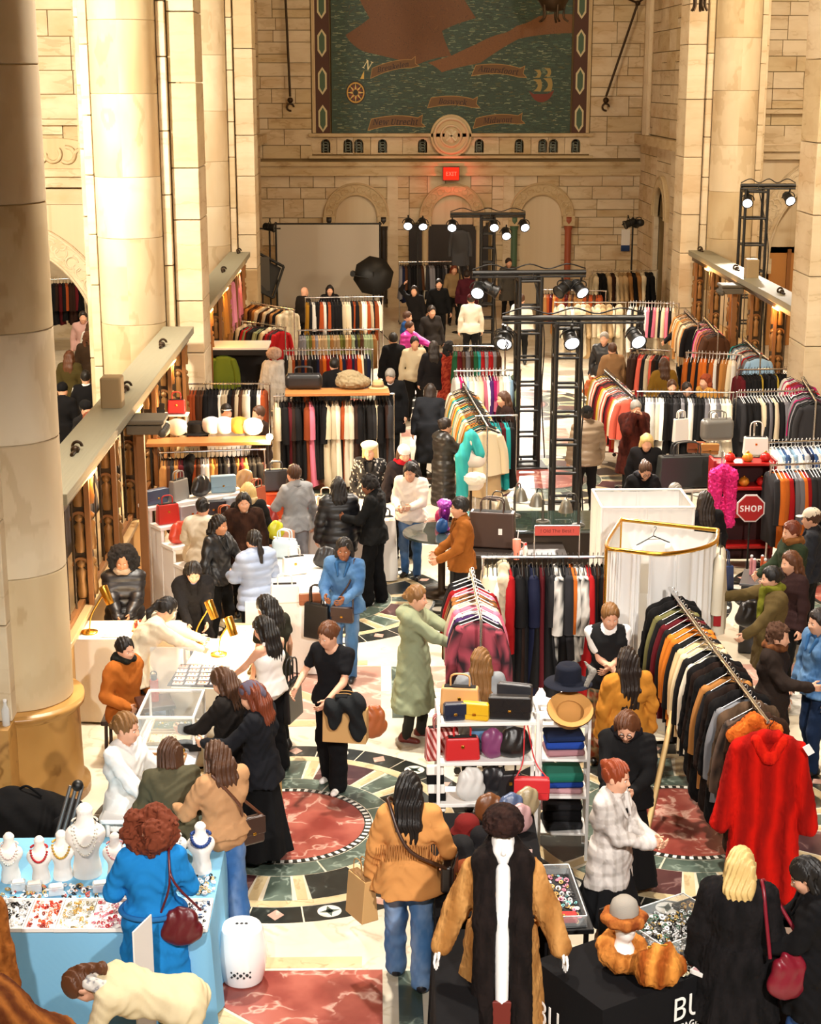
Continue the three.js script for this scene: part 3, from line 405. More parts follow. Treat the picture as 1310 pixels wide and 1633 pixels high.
function person(spec) {
  const o = { h: 1.68, yaw: 0, lean: 0, side: 0, hy: 0, hp: .12, hair: 'long', hc: 'dark', skin: 'a', top: 0x222222, topK: 'jacket', bot: 0x151515, botK: 'slim', shoe: 0x151515, sleeve: 1, ...spec };
  const base = o.foot ? V(o.foot[0], o.foot[2] ?? 0, o.foot[1]) : at(o.p[0], o.p[1], o.h + (o.lift || 0)).setY(o.lift || 0), s = o.h0 ? o.h0 / 1.7 : o.sit ? 1 : o.h / 1.7, near = base.distanceTo(V(0, EYE, 0)) * s, lod = near < 16 ? 0 : near < 24 ? 1 : 2;
  const g = thing(o.name ?? 'person', o.label, o.cat ?? 'person', base, o.yaw * D2R, o.group), r = seedRng(floor(abs(base.x * 917 + base.z * 331)) + 5);
  const hipY = (o.sit ? .5 : o.crouch ? .46 : .92) * s, ph = o.lean * D2R, ps = o.side * D2R;
  const up = V(sin(ps), cos(ph) * cos(ps), sin(ph)).normalize(), rt = V(cos(ps), -sin(ps), 0), fw = V().crossVectors(rt, up).normalize(), hips = V(0, hipY, o.lean > 30 ? -.12 * s : 0);
  const Tq = (x, y, z = 0) => hips.clone().addScaledVector(rt, x * s).addScaledVector(up, y * s).addScaledVector(fw, z * s);
  // head frame
  const hq = new THREE.Quaternion().setFromEuler(new THREE.Euler(o.hp + ph * .55, o.hy * D2R, -ps * .5, 'YXZ')), hqi = hq.clone().invert(), tv = V(), hf = { inv: (x, y, z) => { tv.set(x, y, z).applyQuaternion(hqi); return [tv.x, tv.y, tv.z]; } };
  const neck = Tq(0, .53, 0), hc = neck.clone().add(V(0, .13, .022).applyQuaternion(hq).multiplyScalar(s)), Hq = (x, y, z) => hc.clone().add(V(x, y, z).multiplyScalar(s).applyQuaternion(hq));
  const E = (x, y, z, a, b, c, k) => ell(Hq(x, y, z), [a * s, b * s, c * s], k * s, hf);
  // arms
  const aim = { L: o.L ?? [.27 + .03 * r(), .82, .08 * r()], R: o.R ?? [-.27 - .03 * r(), .82, .08 * r()] }, arm = {};
  for (const q of ['L', 'R']) { const k = q === 'L' ? 1 : -1, S = Tq(.18 * k, .475, -.01), W0 = V(...aim[q]).multiplyScalar(s); if (o.sit && !o[q]) W0.y = .62 * s, W0.z = .22 * s, W0.x *= .7; if (o.crouch && !o[q]) W0.set(k * .2 * s, .55 * s, .4 * s); const [el, W] = ik(S, W0, .285 * s, .255 * s, V(k * .5, -.55, -.65)); arm[q] = { S, el, W, d: W.clone().sub(el).normalize() }; }
  // legs
  const leg = {}; const st = o.step ?? .06;
  for (const q of ['L', 'R']) { const k = q === 'L' ? 1 : -1, hp = V(k * .09 * s, hipY - .02 * s, hips.z), A = o.sit ? V(k * .12 * s, .07 * s, .36 * s) : V(k * .1 * s, .07 * s, k * st * s + (o.crouch ? -.05 : 0)), [kn] = ik(hp, A, .425 * s, .412 * s, V(k * .15, .1, 1)); leg[q] = { hp, kn, A }; }
  // body: one skin
  const torso = (t, k = .05) => [cap(Tq(-.075, .0), Tq(.075, 0), (.105 + t) * s, (.105 + t) * s, k), cap(Tq(-.045, .02), Tq(-.045, .25), (.1 + t) * s, (.095 + t) * s, k), cap(Tq(.045, .02), Tq(.045, .25), (.1 + t) * s, (.095 + t) * s, k), cap(Tq(-.08, .36, .0), Tq(.08, .36, .0), (.105 + t) * s, (.105 + t) * s, k), cap(Tq(-.14, .465, -.005), Tq(.14, .465, -.005), (.058 + t) * s, (.058 + t) * s, k), cap(Tq(-.03, .5), Tq(.03, .5), (.06 + t * .6) * s, (.06 + t * .6) * s, k)];
  const armP = (t, len = 1, k = .03) => ['L', 'R'].flatMap(q => { const { S, el, W } = arm[q], out = [cap(S, len < .5 ? S.clone().lerp(el, len * 2) : el, (.05 + t) * s, (.042 + t) * s, k)]; if (len > .5) out.push(cap(el, el.clone().lerp(W, (len - .5) * 2), (.041 + t) * s, (.03 + t) * s, k)); return out; });
  const legP = (t, tb = t, k = .03) => ['L', 'R'].flatMap(q => { const { hp, kn, A } = leg[q]; return [cap(hp, kn, (.082 + t) * s, (.058 + (t + tb) / 2) * s, k), cap(kn, A, (.055 + (t + tb) / 2) * s, (.036 + tb) * s, k)]; });
  const face = [E(0, .028, -.012, .075, .094, .096, .05), E(0, -.05, .022, .058, .068, .066, .06), E(0, -.088, .05, .026, .022, .026, .03), E(.03, -.028, .058, .03, .03, .026, .03), E(-.03, -.028, .058, .03, .03, .026, .03), cap(Hq(0, .006, .084), Hq(0, -.03, .104), .008 * s, .014 * s, .014), E(.078, -.008, -.008, .012, .03, .02, .01), E(-.078, -.008, -.008, .012, .03, .02, .01), sub(E(.031, .002, .1, .017, .013, .016, .015)), sub(E(-.031, .002, .1, .017, .013, .016, .015)), cap(Hq(0, -.05, -.015), neck.clone().addScaledVector(up, -.05 * s), .048 * s, .055 * s, .04)];
  const cB = [.032, .038, .046][lod], cH = [.0095, .0145, .021][lod], cF = [.0075, .0115, .017][lod], cC = [.015, .021, .029][lod];
  const bodyG = [surf([...torso(-.012), ...armP(-.004), ...legP(-.008), cap(neck.clone().addScaledVector(up, -.03 * s), hc, .05 * s, .05 * s, .02)], cB), surf(face, cH)];
  for (const q of ['L', 'R']) { if (o['no' + q]) continue; const { W, d } = arm[q], k = q === 'L' ? 1 : -1; const n = V(-k, .15, .3).addScaledVector(d, V(-k, .15, .3).dot(d) * -1).normalize(); bodyG.push(surf(handPrims(W, d, n, s, k, o.grip), cF)); bodyG.push(surf([cap(arm[q].el, W, .039 * s, .026 * s, .02)], cB * .45)); }
  obj('body', bodyG, M(SK[o.skin], .55), g);
  if (o.face !== 0 && lod < 2) {
    const F = [], fc = (pr, c) => F.push(paint(surf(pr, .004 + .002 * lod), () => c));
    for (const k of [-1, 1]) { fc([E(k * .031, .001, .082, .014, .0075, .007, .003)], 0xe8e2da); fc([E(k * .031, .001, .087, .0065, .0068, .004, .002)], 0x1c120c); fc([cap(Hq(k * .016, .02, .09), Hq(k * .048, .02, .076), .0042 * s, .003 * s, .003)], HAIRC[o.hc === 'blonde' ? 'light' : o.hc] ?? 0x2a1a10); }
    fc([cap(Hq(-.02, -.064, .076), Hq(.02, -.064, .076), .005 * s, .005 * s, .004), cap(Hq(-.012, -.067, .082), Hq(.012, -.067, .082), .0065 * s, .0065 * s, .004)], o.skin > 'c' ? 0x7a3f34 : 0xb4554c);
    tag(obj('face', F, vcMat(.4), g), null, null, null, 'stuff');
  }
  // ---- clothing ----
  const fold = (amp, f) => (x, y, z) => amp * (sin(x * f + sin(y * f * .6) * 2 + z * f * .7) * .6 + sin(y * f * 1.3 + x * 9 + z * 11) * .4) + (lod < 2 ? amp * 1.3 * (n3(x * 17, y * 9, z * 17) - .5) + amp * .45 * sin(y * 62 + 5 * sin(x * 13 + z * 17)) : 0);
  const cm = (c, K) => Array.isArray(c) ? null : K === 'fur' ? furMat : K === 'puffer' || K === 'leather' ? M(c, .42, { clearcoat: .15, clearcoatRoughness: .5 }) : K === 'denim' ? M(c, .92, { bump: 'weave', bs: .002, specularIntensity: .35 }) : M(c, .9, { bump: 'weave', bs: .0015, specularIntensity: .35 });
  const dress = (nm, prims, cell, disp, col, K) => { let gm = surf(prims, cell, disp), m; if (Array.isArray(col)) { paint(gm, PRINT[col[0]](...col.slice(1))); m = col[0] === 'fur' || col[0] === 'pelts' || col[0] === 'leopard' ? furMat : vcMat(.85, { bump: 'weave', bs: .0015 }); } else m = cm(col, K); return obj(nm, gm, m, g); };
  const Kt = o.topK, th = { tee: .012, tank: .01, sweater: .026, jacket: .026, denim: .024, leather: .026, puffer: .046, coat: .03, trench: .03, blazer: .025, fur: .052, vest: .02, knit: .034 }[Kt] ?? .03;
  const hemY = o.hem ?? { coat: .55, trench: .38, fur: .5, puffer: .8, blazer: .78, sweater: .86, knit: .86, tee: .88, tank: .9, vest: .84 }[Kt] ?? .84;
  const disp = Kt === 'puffer' ? (x, y, z) => .013 * (1 - abs(sin(y / s * 30))) - .004 : Kt === 'fur' ? (x, y, z) => .016 * (n3(x * 60, y * 40, z * 60) - .5) + .01 * (n3(x * 20, y * 14, z * 20) - .5) : Kt === 'knit' ? (x, y, z) => .006 * sin(x * 160 + z * 120) * .5 + fold(.006, 22)(x, y, z) : fold(Kt === 'tee' || Kt === 'tank' ? .004 : .008, 24);
  const T1 = [...torso(th, .06), ...(Kt === 'tank' || o.sleeve === 0 ? [] : armP(th * .8, o.sleeve, .035))];
  if (Kt !== 'tank' && Kt !== 'tee' && Kt !== 'vest') T1.push(cap(neck.clone().addScaledVector(up, -.05 * s), neck.clone().addScaledVector(up, (Kt === 'sweater' || Kt === 'blazer' ? -.02 : .012) * s), (.066 + th * .5) * s, (.06 + th * .4) * s, .02));
  const T2 = Kt === 'tank' ? [cap(Tq(-.045, .02), Tq(-.045, .25), .112 * s, .106 * s, .05), cap(Tq(.045, .02), Tq(.045, .25), .112 * s, .106 * s, .05), cap(Tq(-.08, .34), Tq(.08, .34), .115 * s, .115 * s, .05), cap(Tq(-.075, 0), Tq(.075, 0), .116 * s, .116 * s, .05), cap(Tq(.11, .4, .02), Tq(.1, .53, -.02), .025 * s, .02 * s, .02), cap(Tq(-.11, .4, .02), Tq(-.1, .53, -.02), .025 * s, .02 * s, .02)] : T1;
  const flr = o.flare ?? (Kt === 'trench' ? .3 : Kt === 'fur' ? .27 : Kt === 'coat' ? .235 : .2 + th);
  if (!o.sit && !o.crouch && o.lean < 35) T2.push(flare(hips.x, hips.z, hemY * s, 1.02 * s, (flr + .02) * s, (flr * .8) * s, (.165 + th) * s, (.115 + th) * s, 6, hemY < .7 ? .05 : .02, r() * 6, .05));
  else T2.push(cap(Tq(-.09, -.03), Tq(.09, -.03), (.12 + th) * s, (.12 + th) * s, .04));
  if (o.hood) T2.push(cap(Tq(-.07, .5, -.1), Tq(.07, .5, -.1), .07 * s, .07 * s, .04));
  const neckCut = sub(cap(Hq(0, -.09, .03), Hq(0, -.04, .045), .058 * s, .06 * s, .01));
  if (Kt === 'tee' || Kt === 'tank' || Kt === 'vest') T2.push(sub(cap(neck.clone().addScaledVector(fw, .05 * s), neck.clone().addScaledVector(up, .06 * s), .07 * s, .07 * s, .01))); else T2.push(neckCut);
  dress(Kt === 'fur' ? 'fur_coat' : Kt, T2, cC, disp, o.top, Kt);
  if (o.inner) dress('inner_top', [...torso(.012).map(p => p), ...(o.innerSleeve ? armP(.014, o.innerSleeve) : [])].concat(Kt === 'vest' ? [] : [cap(Tq(-.04, .37, .035), Tq(.04, .37, .035), .085 * s, .085 * s, .04)]), cC, fold(.004, 24), o.inner, 'tee');
  if (o.scarf) dress('scarf', [0, 1, 2, 3, 4, 5].map(i => { const a = i / 6 * 2 * PI, b = (i + 1) / 6 * 2 * PI, q = (t) => neck.clone().add(V(cos(t) * .085, .03, sin(t) * .085).multiplyScalar(s)); return cap(q(a), q(b), .045 * s, .045 * s, .03); }).concat(o.scarfEnd ? [cap(neck.clone().addScaledVector(fw, .12 * s), Tq(.04, .2, .15), .04 * s, .045 * s, .03)] : []), cC, fold(.01, 40), o.scarf, 'knit');
  if (lod < 2 && ['jacket', 'coat', 'trench', 'blazer', 'denim', 'leather'].includes(Kt) && !o.scarf && !o.hood) { const cc = Array.isArray(o.top) ? o.top[1] : new THREE.Color(o.top).multiplyScalar(.72).getHex(), cq = t => neck.clone().addScaledVector(rt, cos(t) * .08 * s).addScaledVector(fw, sin(t) * .075 * s).addScaledVector(up, -.005 * s); dress('collar', [...[-.9, -.3, .3, .9, 1.5, 2.1, 2.7, 3.3].map(i => cap(cq(i + PI * .72), cq(i + .6 + PI * .72), .022 * s, .022 * s, .012)).filter((_, i) => i < 8), ...[-1, 1].map(k => cap(Tq(k * .07, .5, .085), Tq(k * .035, .36, .13 + th * .7), .026 * s, .012 * s, .015))], cH * 1.2, null, cc, Kt === 'leather' ? 'leather' : 'coat'); }
  // trousers or skirt
  const Kb = o.botK;
  if (Kb === 'skirt' || Kb === 'longskirt') { const y0 = Kb === 'skirt' ? .42 : .12; if (!o.sit) dress('skirt', [flare(0, hips.z, y0 * s, .98 * s, .3 * s, .26 * s, .15 * s, .115 * s, 8, .07, r() * 6, .02)], cC, null, o.bot, 'coat'); }
  else dress(Kb === 'jeans' || Kb === 'wide' && o.bot > 0x303030 ? 'jeans' : 'trousers', [...legP(.014, Kb === 'wide' ? .055 : Kb === 'flare' ? .045 : .018, .03), cap(V(-.075 * s, hipY + .02 * s, hips.z), V(.075 * s, hipY + .02 * s, hips.z), .118 * s, .118 * s, .05)], cC * 1.3, fold(.007, 26), !Array.isArray(o.bot) && (o.bot & 255) > 0x60 && (o.bot & 255) > (o.bot >> 16) + 30 ? ['denim', o.bot, new THREE.Color(o.bot).lerp(new THREE.Color(0xb8cbe0), .45).getHex()] : o.bot, 'denim');
  // shoes
  if (!o.noShoes) ['L', 'R'].forEach(q => { const { A } = leg[q], k = q === 'L' ? 1 : -1, y = A.y - .07 * s; const sh = [cap(V(A.x, y + .045 * s, A.z - .045 * s), V(A.x + k * .02 * s, y + .034 * s, A.z + .13 * s), .042 * s, .034 * s, .02), cap(V(A.x, y + .05 * s, A.z - .03 * s), V(A.x, y + (o.boot ? .2 : .085) * s, A.z - .02 * s), .045 * s, (o.boot ? .06 : .044) * s, .02)]; sh.push({ sub: true, k: .004, b: [-1, -.2, -1, 1, .012, 1], f: (x, y, z) => y - .006 }); dress('shoe', sh, cC, null, o.shoe, 'leather'); });
  // hair and headgear
  const Hd = [], hn = o.hair, vol = { afro: .0, curly: .03 }[hn] ?? .014;
  const back = (x0, len, rad, z0 = -.085, sw = 0) => { const a = Hq(x0, .03, z0), m = Hq(x0 * 1.15, -.09, z0 - .012), e = V(m.x + sw * s, m.y - len * s, m.z - .02 * s); const q = V(0, 0, 1); Hd.push(cap(a, m, rad * s, rad * s, .03), cap(m, m.clone().lerp(e, .5).addScaledVector(fw, -.02 * s), rad * s, rad * .95 * s, .03), cap(m.clone().lerp(e, .5).addScaledVector(fw, -.02 * s), e.clone().addScaledVector(fw, -.02 * s), rad * .95 * s, rad * .55 * s, .03)); };
  if (hn !== 'bald' && hn !== 'none') {
    Hd.push(E(0, .034, -.018, .076 + vol, .096 + vol, .098 + vol, .02));
    if (hn === 'afro') { for (let i = 0; i < 26; i++) { const a = r() * 6.28, b = r() * 1.9 - .55, R = .13; Hd.push(E(cos(a) * cos(b) * R * 1.1, .045 + sin(b) * R - (r() * .06), -.05 + sin(a) * cos(b) * R * (sin(a) > 0 ? .45 : .9), .07, .07, .07, .04)); } Hd.push(E(.1, -.08, -.04, .07, .08, .07, .04), E(-.1, -.08, -.04, .07, .08, .07, .04), E(0, -.08, -.1, .09, .09, .07, .04)); }
    if (hn === 'curly') { for (let i = 0; i < 16; i++) { const a = PI + r() * PI, b = r() * .24; Hd.push(E(cos(a) * .09, .03 - b, sin(a) * .085 - .01, .045, .05, .045, .03)); } }
    if (hn === 'long' || hn === 'braids') { const L = o.hl ?? .24; for (const x of [-.06, -.03, 0, .03, .06]) back(x, L * (.85 + .2 * r()), .034); for (const k of [-1, 1]) Hd.push(cap(Hq(k * .078, .03, -.02), Hq(k * .086, -.1, -.03), .024 * s, .026 * s, .02), cap(Hq(k * .086, -.1, -.03), Hq(k * .1, -.1 - L * .6, -.03), .026 * s, .016 * s, .02)); }
    if (hn === 'bob') for (const a of [-1.3, -.8, -.3, .3, .8, 1.3]) Hd.push(cap(Hq(sin(a) * .08, .03, -cos(a) * .085), Hq(sin(a) * .09, -.11, -cos(a) * .09), .032 * s, .03 * s, .03));
    if (hn === 'bun') Hd.push(E(0, .075, -.115, .04, .038, .038, .015));
    if (hn === 'lowbun') Hd.push(E(0, .0, -.125, .042, .036, .036, .015));
    if (hn === 'pony' || hn === 'braid') { Hd.push(E(0, .03, -.115, .026, .026, .026, .015)); const a = Hq(0, .02, -.13), b = Hq(0, -.12, -.15), L = o.hl ?? .2; Hd.push(cap(a, b, .028 * s, .032 * s, .02), cap(b, V(b.x, b.y - L * s, b.z), .032 * s, .014 * s, .02)); }
    const fcut = hn === 'afro' ? [0, -.03, .104, .076, .104, .094] : [0, -.034, .1, .077, .104, .088];
    Hd.push(sub(E(...fcut, .02))); if (['short', 'bun', 'lowbun', 'pony', 'braid'].includes(hn)) Hd.push(sub(E(0, -.13, .03, .11, .085, .13, .02)));
    const hv = HAIRC[o.hc]; const gm = surf(Hd, [.0098, .0145, .021][lod], hn === 'afro' || hn === 'curly' ? (x, y, z) => .038 * (n3(x * 42, y * 42, z * 42) - .5) + .01 : (x, y, z) => .0055 * sin((x * 1.3 + z * .8) * 125 + sin(y * 16) * 2.2) + .007 * (n3(x * 40, y * 12, z * 40) - .5)); obj('hair', gm, M(hv, hn === 'afro' || hn === 'curly' ? .9 : .52), g);
  }
  const hat = (pr, c, nm, dsp) => dress(nm, pr, cH * 1.1, dsp, c, nm === 'fur_hat' ? 'fur' : 'knit');
  if (o.hat === 'beanie') hat([E(0, .055, -.015, .094, .1, .114, .02), sub(E(0, -.09, .05, .13, .1, .16, .01))], o.hatC, 'beanie', (x, y, z) => .003 * sin(x * 190 + z * 190));
  if (o.hat === 'headscarf') hat([E(0, .045, -.02, .09, .1, .112, .02), E(0, -.0, -.1, .06, .05, .05, .02), sub(E(0, -.07, .07, .11, .1, .11, .01))], o.hatC, 'headscarf', fold(.005, 50));
  if (o.hat === 'beret') hat([E(0, .1, -.02, .13, .05, .135, .02), E(0, .07, -.01, .085, .05, .1, .03)], o.hatC, 'beret', null);
  if (o.hat === 'band') hat([E(0, .06, -.012, .09, .026, .112, .01)], o.hatC, 'headband', null);
  if (o.hat === 'cap') hat([E(0, .06, -.015, .09, .085, .11, .02), E(0, .04, .12, .07, .01, .07, .02), sub(E(0, -.06, .02, .12, .09, .12, .01))], o.hatC, 'cap', null);
  if (o.glasses) obj('eyeglasses', [-1, 1].map(k => { const t = new THREE.TorusGeometry(.021 * s, .0035, 5, 16); t.applyQuaternion(hq); const p = Hq(k * .031, -.002, .1); return t.translate(p.x, p.y, p.z); }), M(0x15100c, .3), g);
  if (o.beard) hat([E(0, -.085, .045, .05, .035, .04, .02), E(0, -.1, .03, .05, .03, .04, .02)], HAIRC[o.hc], 'beard', null);
  g.updateMatrixWorld(true);
  return { g, s, wrist: q => g.localToWorld(arm[q].W.clone().addScaledVector(arm[q].d, .09 * s)), sh: q => g.localToWorld(arm[q].S.clone()), loc: (x, y, z) => g.localToWorld(V(x, y, z).multiplyScalar(s)), torso: (x, y, z) => g.localToWorld(Tq(x, y, z)) };
}
// ---------- garments on hangers ----------
const COL = { black: 0x131214, charcoal: 0x2b2a2d, white: 0xece8e0, cream: 0xd8c9aa, beige: 0xb89c74, tan: 0x9a6d3d, camel: 0xb97f41, brown: 0x4d2f1c, chocolate: 0x2e1a12, rust: 0x96431d, orange: 0xcc6a24, red: 0xa4161a, burgundy: 0x561018, pink: 0xd9748c, magenta: 0xb31765, purple: 0x4d2a66, navy: 0x151c38, blue: 0x2c4f86, teal: 0x1f8c8c, green: 0x1f5a38, olive: 0x5d5d22, sage: 0x93a07a, yellow: 0xd9b545, grey: 0x77757a, silver: 0xb4b6bb, mustard: 0xa87a1f, coral: 0xc85a48, ivory: 0xe4dac4, sky: 0x92b4d0, denim: 0x33507c };
const gGeo = {};
function clothGeo(L, w0, w1, t0, t1, sleeve, seed, neckW = .07) {
  const r = seedRng(seed), N = 18, R = 11, P = [], I = [], ph = r() * 6, ph2 = r() * 6, nf = 4 + floor(r() * 3), A = r() * .02;
  for (let j = 0; j <= R; j++) { const v = j / R, y = -.1 - L * (j < 3 ? v * .55 : v), sl = clamp((-.1 - y) / .11, 0, 1), w = j < 3 ? mix(neckW, w0, sqrt(sl)) : mix(w0, w1, v), t = mix(t0, t1, v) * (j === 0 ? .6 : 1); for (let i = 0; i <= N; i++) { const a = i / N * 2 * PI, f = 1 + (.22 * sin(nf * a + ph + v * 2) + .14 * sin(nf * 2 * a + ph2)) * v; P.push(Math.sign(cos(a)) * Math.pow(abs(cos(a)), .8) * w + A * v, y + .012 * sin(3 * a) * v, sin(a) * t * f + .02 * sin(v * 3 + ph) * v); } }
  for (let j = 0; j < R; j++) for (let i = 0; i < N; i++) { const a = j * (N + 1) + i, b = a + N + 1; I.push(a, a + 1, b, b, a + 1, b + 1); }
  const g = new THREE.BufferGeometry(); g.setAttribute('position', new THREE.Float32BufferAttribute(P, 3)); g.setIndex(I); g.computeVertexNormals();
  const out = [g]; if (sleeve) for (const k of [-1, 1]) { const S = V(k * (w0 - .03), -.2, 0), z = (r() - .5) * .08; out.push(new THREE.TubeGeometry(new THREE.CatmullRomCurve3([S, V(k * (w0 + .035), -.2 - sleeve * .4, z * .4), V(k * (w0 + .03 + r() * .03), -.2 - sleeve, z)]), 6, .055 + .012 * r(), 8)); out.push(sph(.056, k * (w0 - .03), -.2, 0, 8)); }
  for (const q of out) uvAuto(q); return merge(out);
}
function uvAuto(g) { const p = g.attributes.position, U = new Float32Array(p.count * 2); for (let i = 0; i < p.count; i++) { U[2 * i] = p.getX(i) + p.getZ(i) * 2; U[2 * i + 1] = p.getY(i); } g.setAttribute('uv', new THREE.BufferAttribute(U, 2)); return g; }
const GK = {
  coat: s => clothGeo(.98 + .06 * sin(s), .225, .25, .05, .09, .58, s), jacket: s => clothGeo(.68, .225, .23, .045, .07, .56, s), shirt: s => clothGeo(.66, .21, .23, .03, .055, .5, s), blouse: s => clothGeo(.58, .2, .24, .03, .06, .3, s),
  dress: s => clothGeo(1.28, .17, .27, .03, .085, 0, s), gown: s => clothGeo(1.4, .19, .3, .035, .1, .5, s), trousers: s => clothGeo(1.0, .17, .15, .03, .05, 0, s, .16), skirt: s => clothGeo(.66, .17, .28, .03, .08, 0, s, .15),
  fur: s => { const r = seedRng(s), c = []; for (const x of [-.12, -.04, .04, .12]) c.push(cap(V(x, -.2, 0), V(x * 1.35, -1.12 - r() * .1, (r() - .5) * .05), .085, .105, .05)); for (const k of [-1, 1]) c.push(cap(V(k * .1, -.15, 0), V(k * .2, -.2, 0), .07, .075, .04), cap(V(k * .21, -.2, 0), V(k * .3, -.74, (r() - .5) * .1), .075, .07, .02)); c.push(cap(V(-.08, -.1, .02), V(.08, -.1, .02), .055, .055, .03)); return surf(c, .026, (x, y, z) => .022 * (n3(x * 45, y * 30, z * 45) - .5) + .006 * sin(x * 38)); },
};
const hangGeo = merge([tube([[0, .035, 0], [.02, .045, 0], [.03, .02, 0], [.005, -.02, 0], [0, -.06, 0]], .004, 4, 8), rod([0, -.06, 0], [.2, -.15, 0], .006, .006, 4), rod([0, -.06, 0], [-.2, -.15, 0], .006, .006, 4)]);
const hangMats = [plastic(0x0d0d0d), plastic(0xf4f4f4), M(0x9a6a3a, .5), chrome];
function garment(kind, colour, pos, turn, label, group, hm = 0, name) {
  const v = floor(rnd() * 4); let g = gGeo[kind + v] ??= GK[kind](v * 17 + kind.length * 5 + 3), m;
  if (Array.isArray(colour)) { const key = kind + v + colour.join(); g = gGeo[key] ??= paint(g.clone(), PRINT[colour[0]](...colour.slice(1))); m = kind === 'fur' ? furMat : vcMat(.85); }
  else if (kind === 'fur') { const key = kind + v + colour; const a = new THREE.Color(colour), b = a.clone().multiplyScalar(.55); g = gGeo[key] ??= paint(g.clone(), PRINT.pelts(a.getHex(), b.getHex())); m = furMat; }
  else m = kind === 'coat' || kind === 'jacket' ? M(colour, .86, { specularIntensity: .4 }) : M(colour, .78, { specularIntensity: .5 });
  const o = new THREE.Mesh(g, m); o.name = numbered(name ?? (kind === 'fur' ? 'fur_coat' : kind)); scene.add(o); o.position.copy(pos); o.rotation.set((rnd() - .5) * .06, turn + (rnd() - .5) * .12, (rnd() - .5) * .04); tag(o, label, kind === 'fur' ? 'coat' : kind, group);
  obj('hanger', hangGeo, hangMats[hm], o); return o;
}
const KN = { fur: 'fur coat', gown: 'long sleeved gown', coat: 'long coat' };
function rack(p1, p2, h, where, mix_, o = {}) { // p1, p2: survey points of the rail ends; mix_: ['colour kind', ...] along the rail
  const A = p1.isVector3 ? p1 : at(p1[0], p1[1], h), B = p2.isVector3 ? p2 : at(p2[0], p2[1], h), d = B.clone().sub(A), L = d.length(), turn = Math.atan2(-d.z, d.x);
  const c = A.clone().add(B).multiplyScalar(.5), g = thing('clothes_rack', 'chrome clothes rail ' + where, 'rack', [c.x, 0, c.z], turn);
  const m = o.m ?? chrome; obj('rail', rod([-L / 2, h, 0], [L / 2, h, 0], .016), m, g);
  for (const k of [-1, 1]) { obj('post', rod([k * (L / 2 - .02), .1, 0], [k * (L / 2 - .02), h, 0], .015), m, g); obj('foot', rod([k * (L / 2 - .02), .1, -.25], [k * (L / 2 - .02), .1, .25], .015), m, g); for (const z of [-1, 1]) obj('caster', cyl(.035, .035, .03).rotateZ(PI / 2).translate(k * (L / 2 - .02), .05, z * .22), blackMetal, g); }
  if (o.low) obj('brace', rod([-L / 2, .14, 0], [L / 2, .14, 0], .012), m, g);
  const sp = o.sp ?? .062, n = min(o.n ?? 999, floor((L - .1) / sp)), u = d.clone().normalize();
  for (let i = 0; i < n; i++) {
    let [cn, kind, pr] = (o.seq ? mix_[i % mix_.length] : pick(mix_)).split(' '); if (kind === 'coat' && !pr && i % 3 === 2) kind = 'jacket'; const colr = pr ? PRN[pr] : COL[cn], base = new THREE.Color(Array.isArray(colr) ? 0 : colr);
    const col = Array.isArray(colr) || kind === 'fur' ? colr : base.multiplyScalar([.72, .86, 1, 1.12][floor(rnd() * 4)]).getHex(); const pos = A.clone().addScaledVector(u, (o.from ?? .06) + i * sp + (rnd() - .5) * sp * .3);
    const lab = `${cn} ${KN[kind] ?? kind} hanging ${where}`; garment(kind, col, pos, turn + PI / 2 + (o.tw ?? 0), lab, lab, o.hm ?? 0);
  }
  return g;
}
const PRN = { leo: ['leopard', 0xa8682a, 0x1c0f08], dots: ['dots', 0x17161a, 0xd8d4cc], plaid: ['plaid', 0x8a8078, 0x3a3430, 0xa03a28], stripe: ['stripe', 0xd8d2c4, 0x23201f], snake: ['leopard', 0xcfc8b8, 0x2b2724], hound: ['leopard', 0xe0dcd4, 0x141214], rose: ['leopard', 0xb04a5a, 0x2a1a22] };
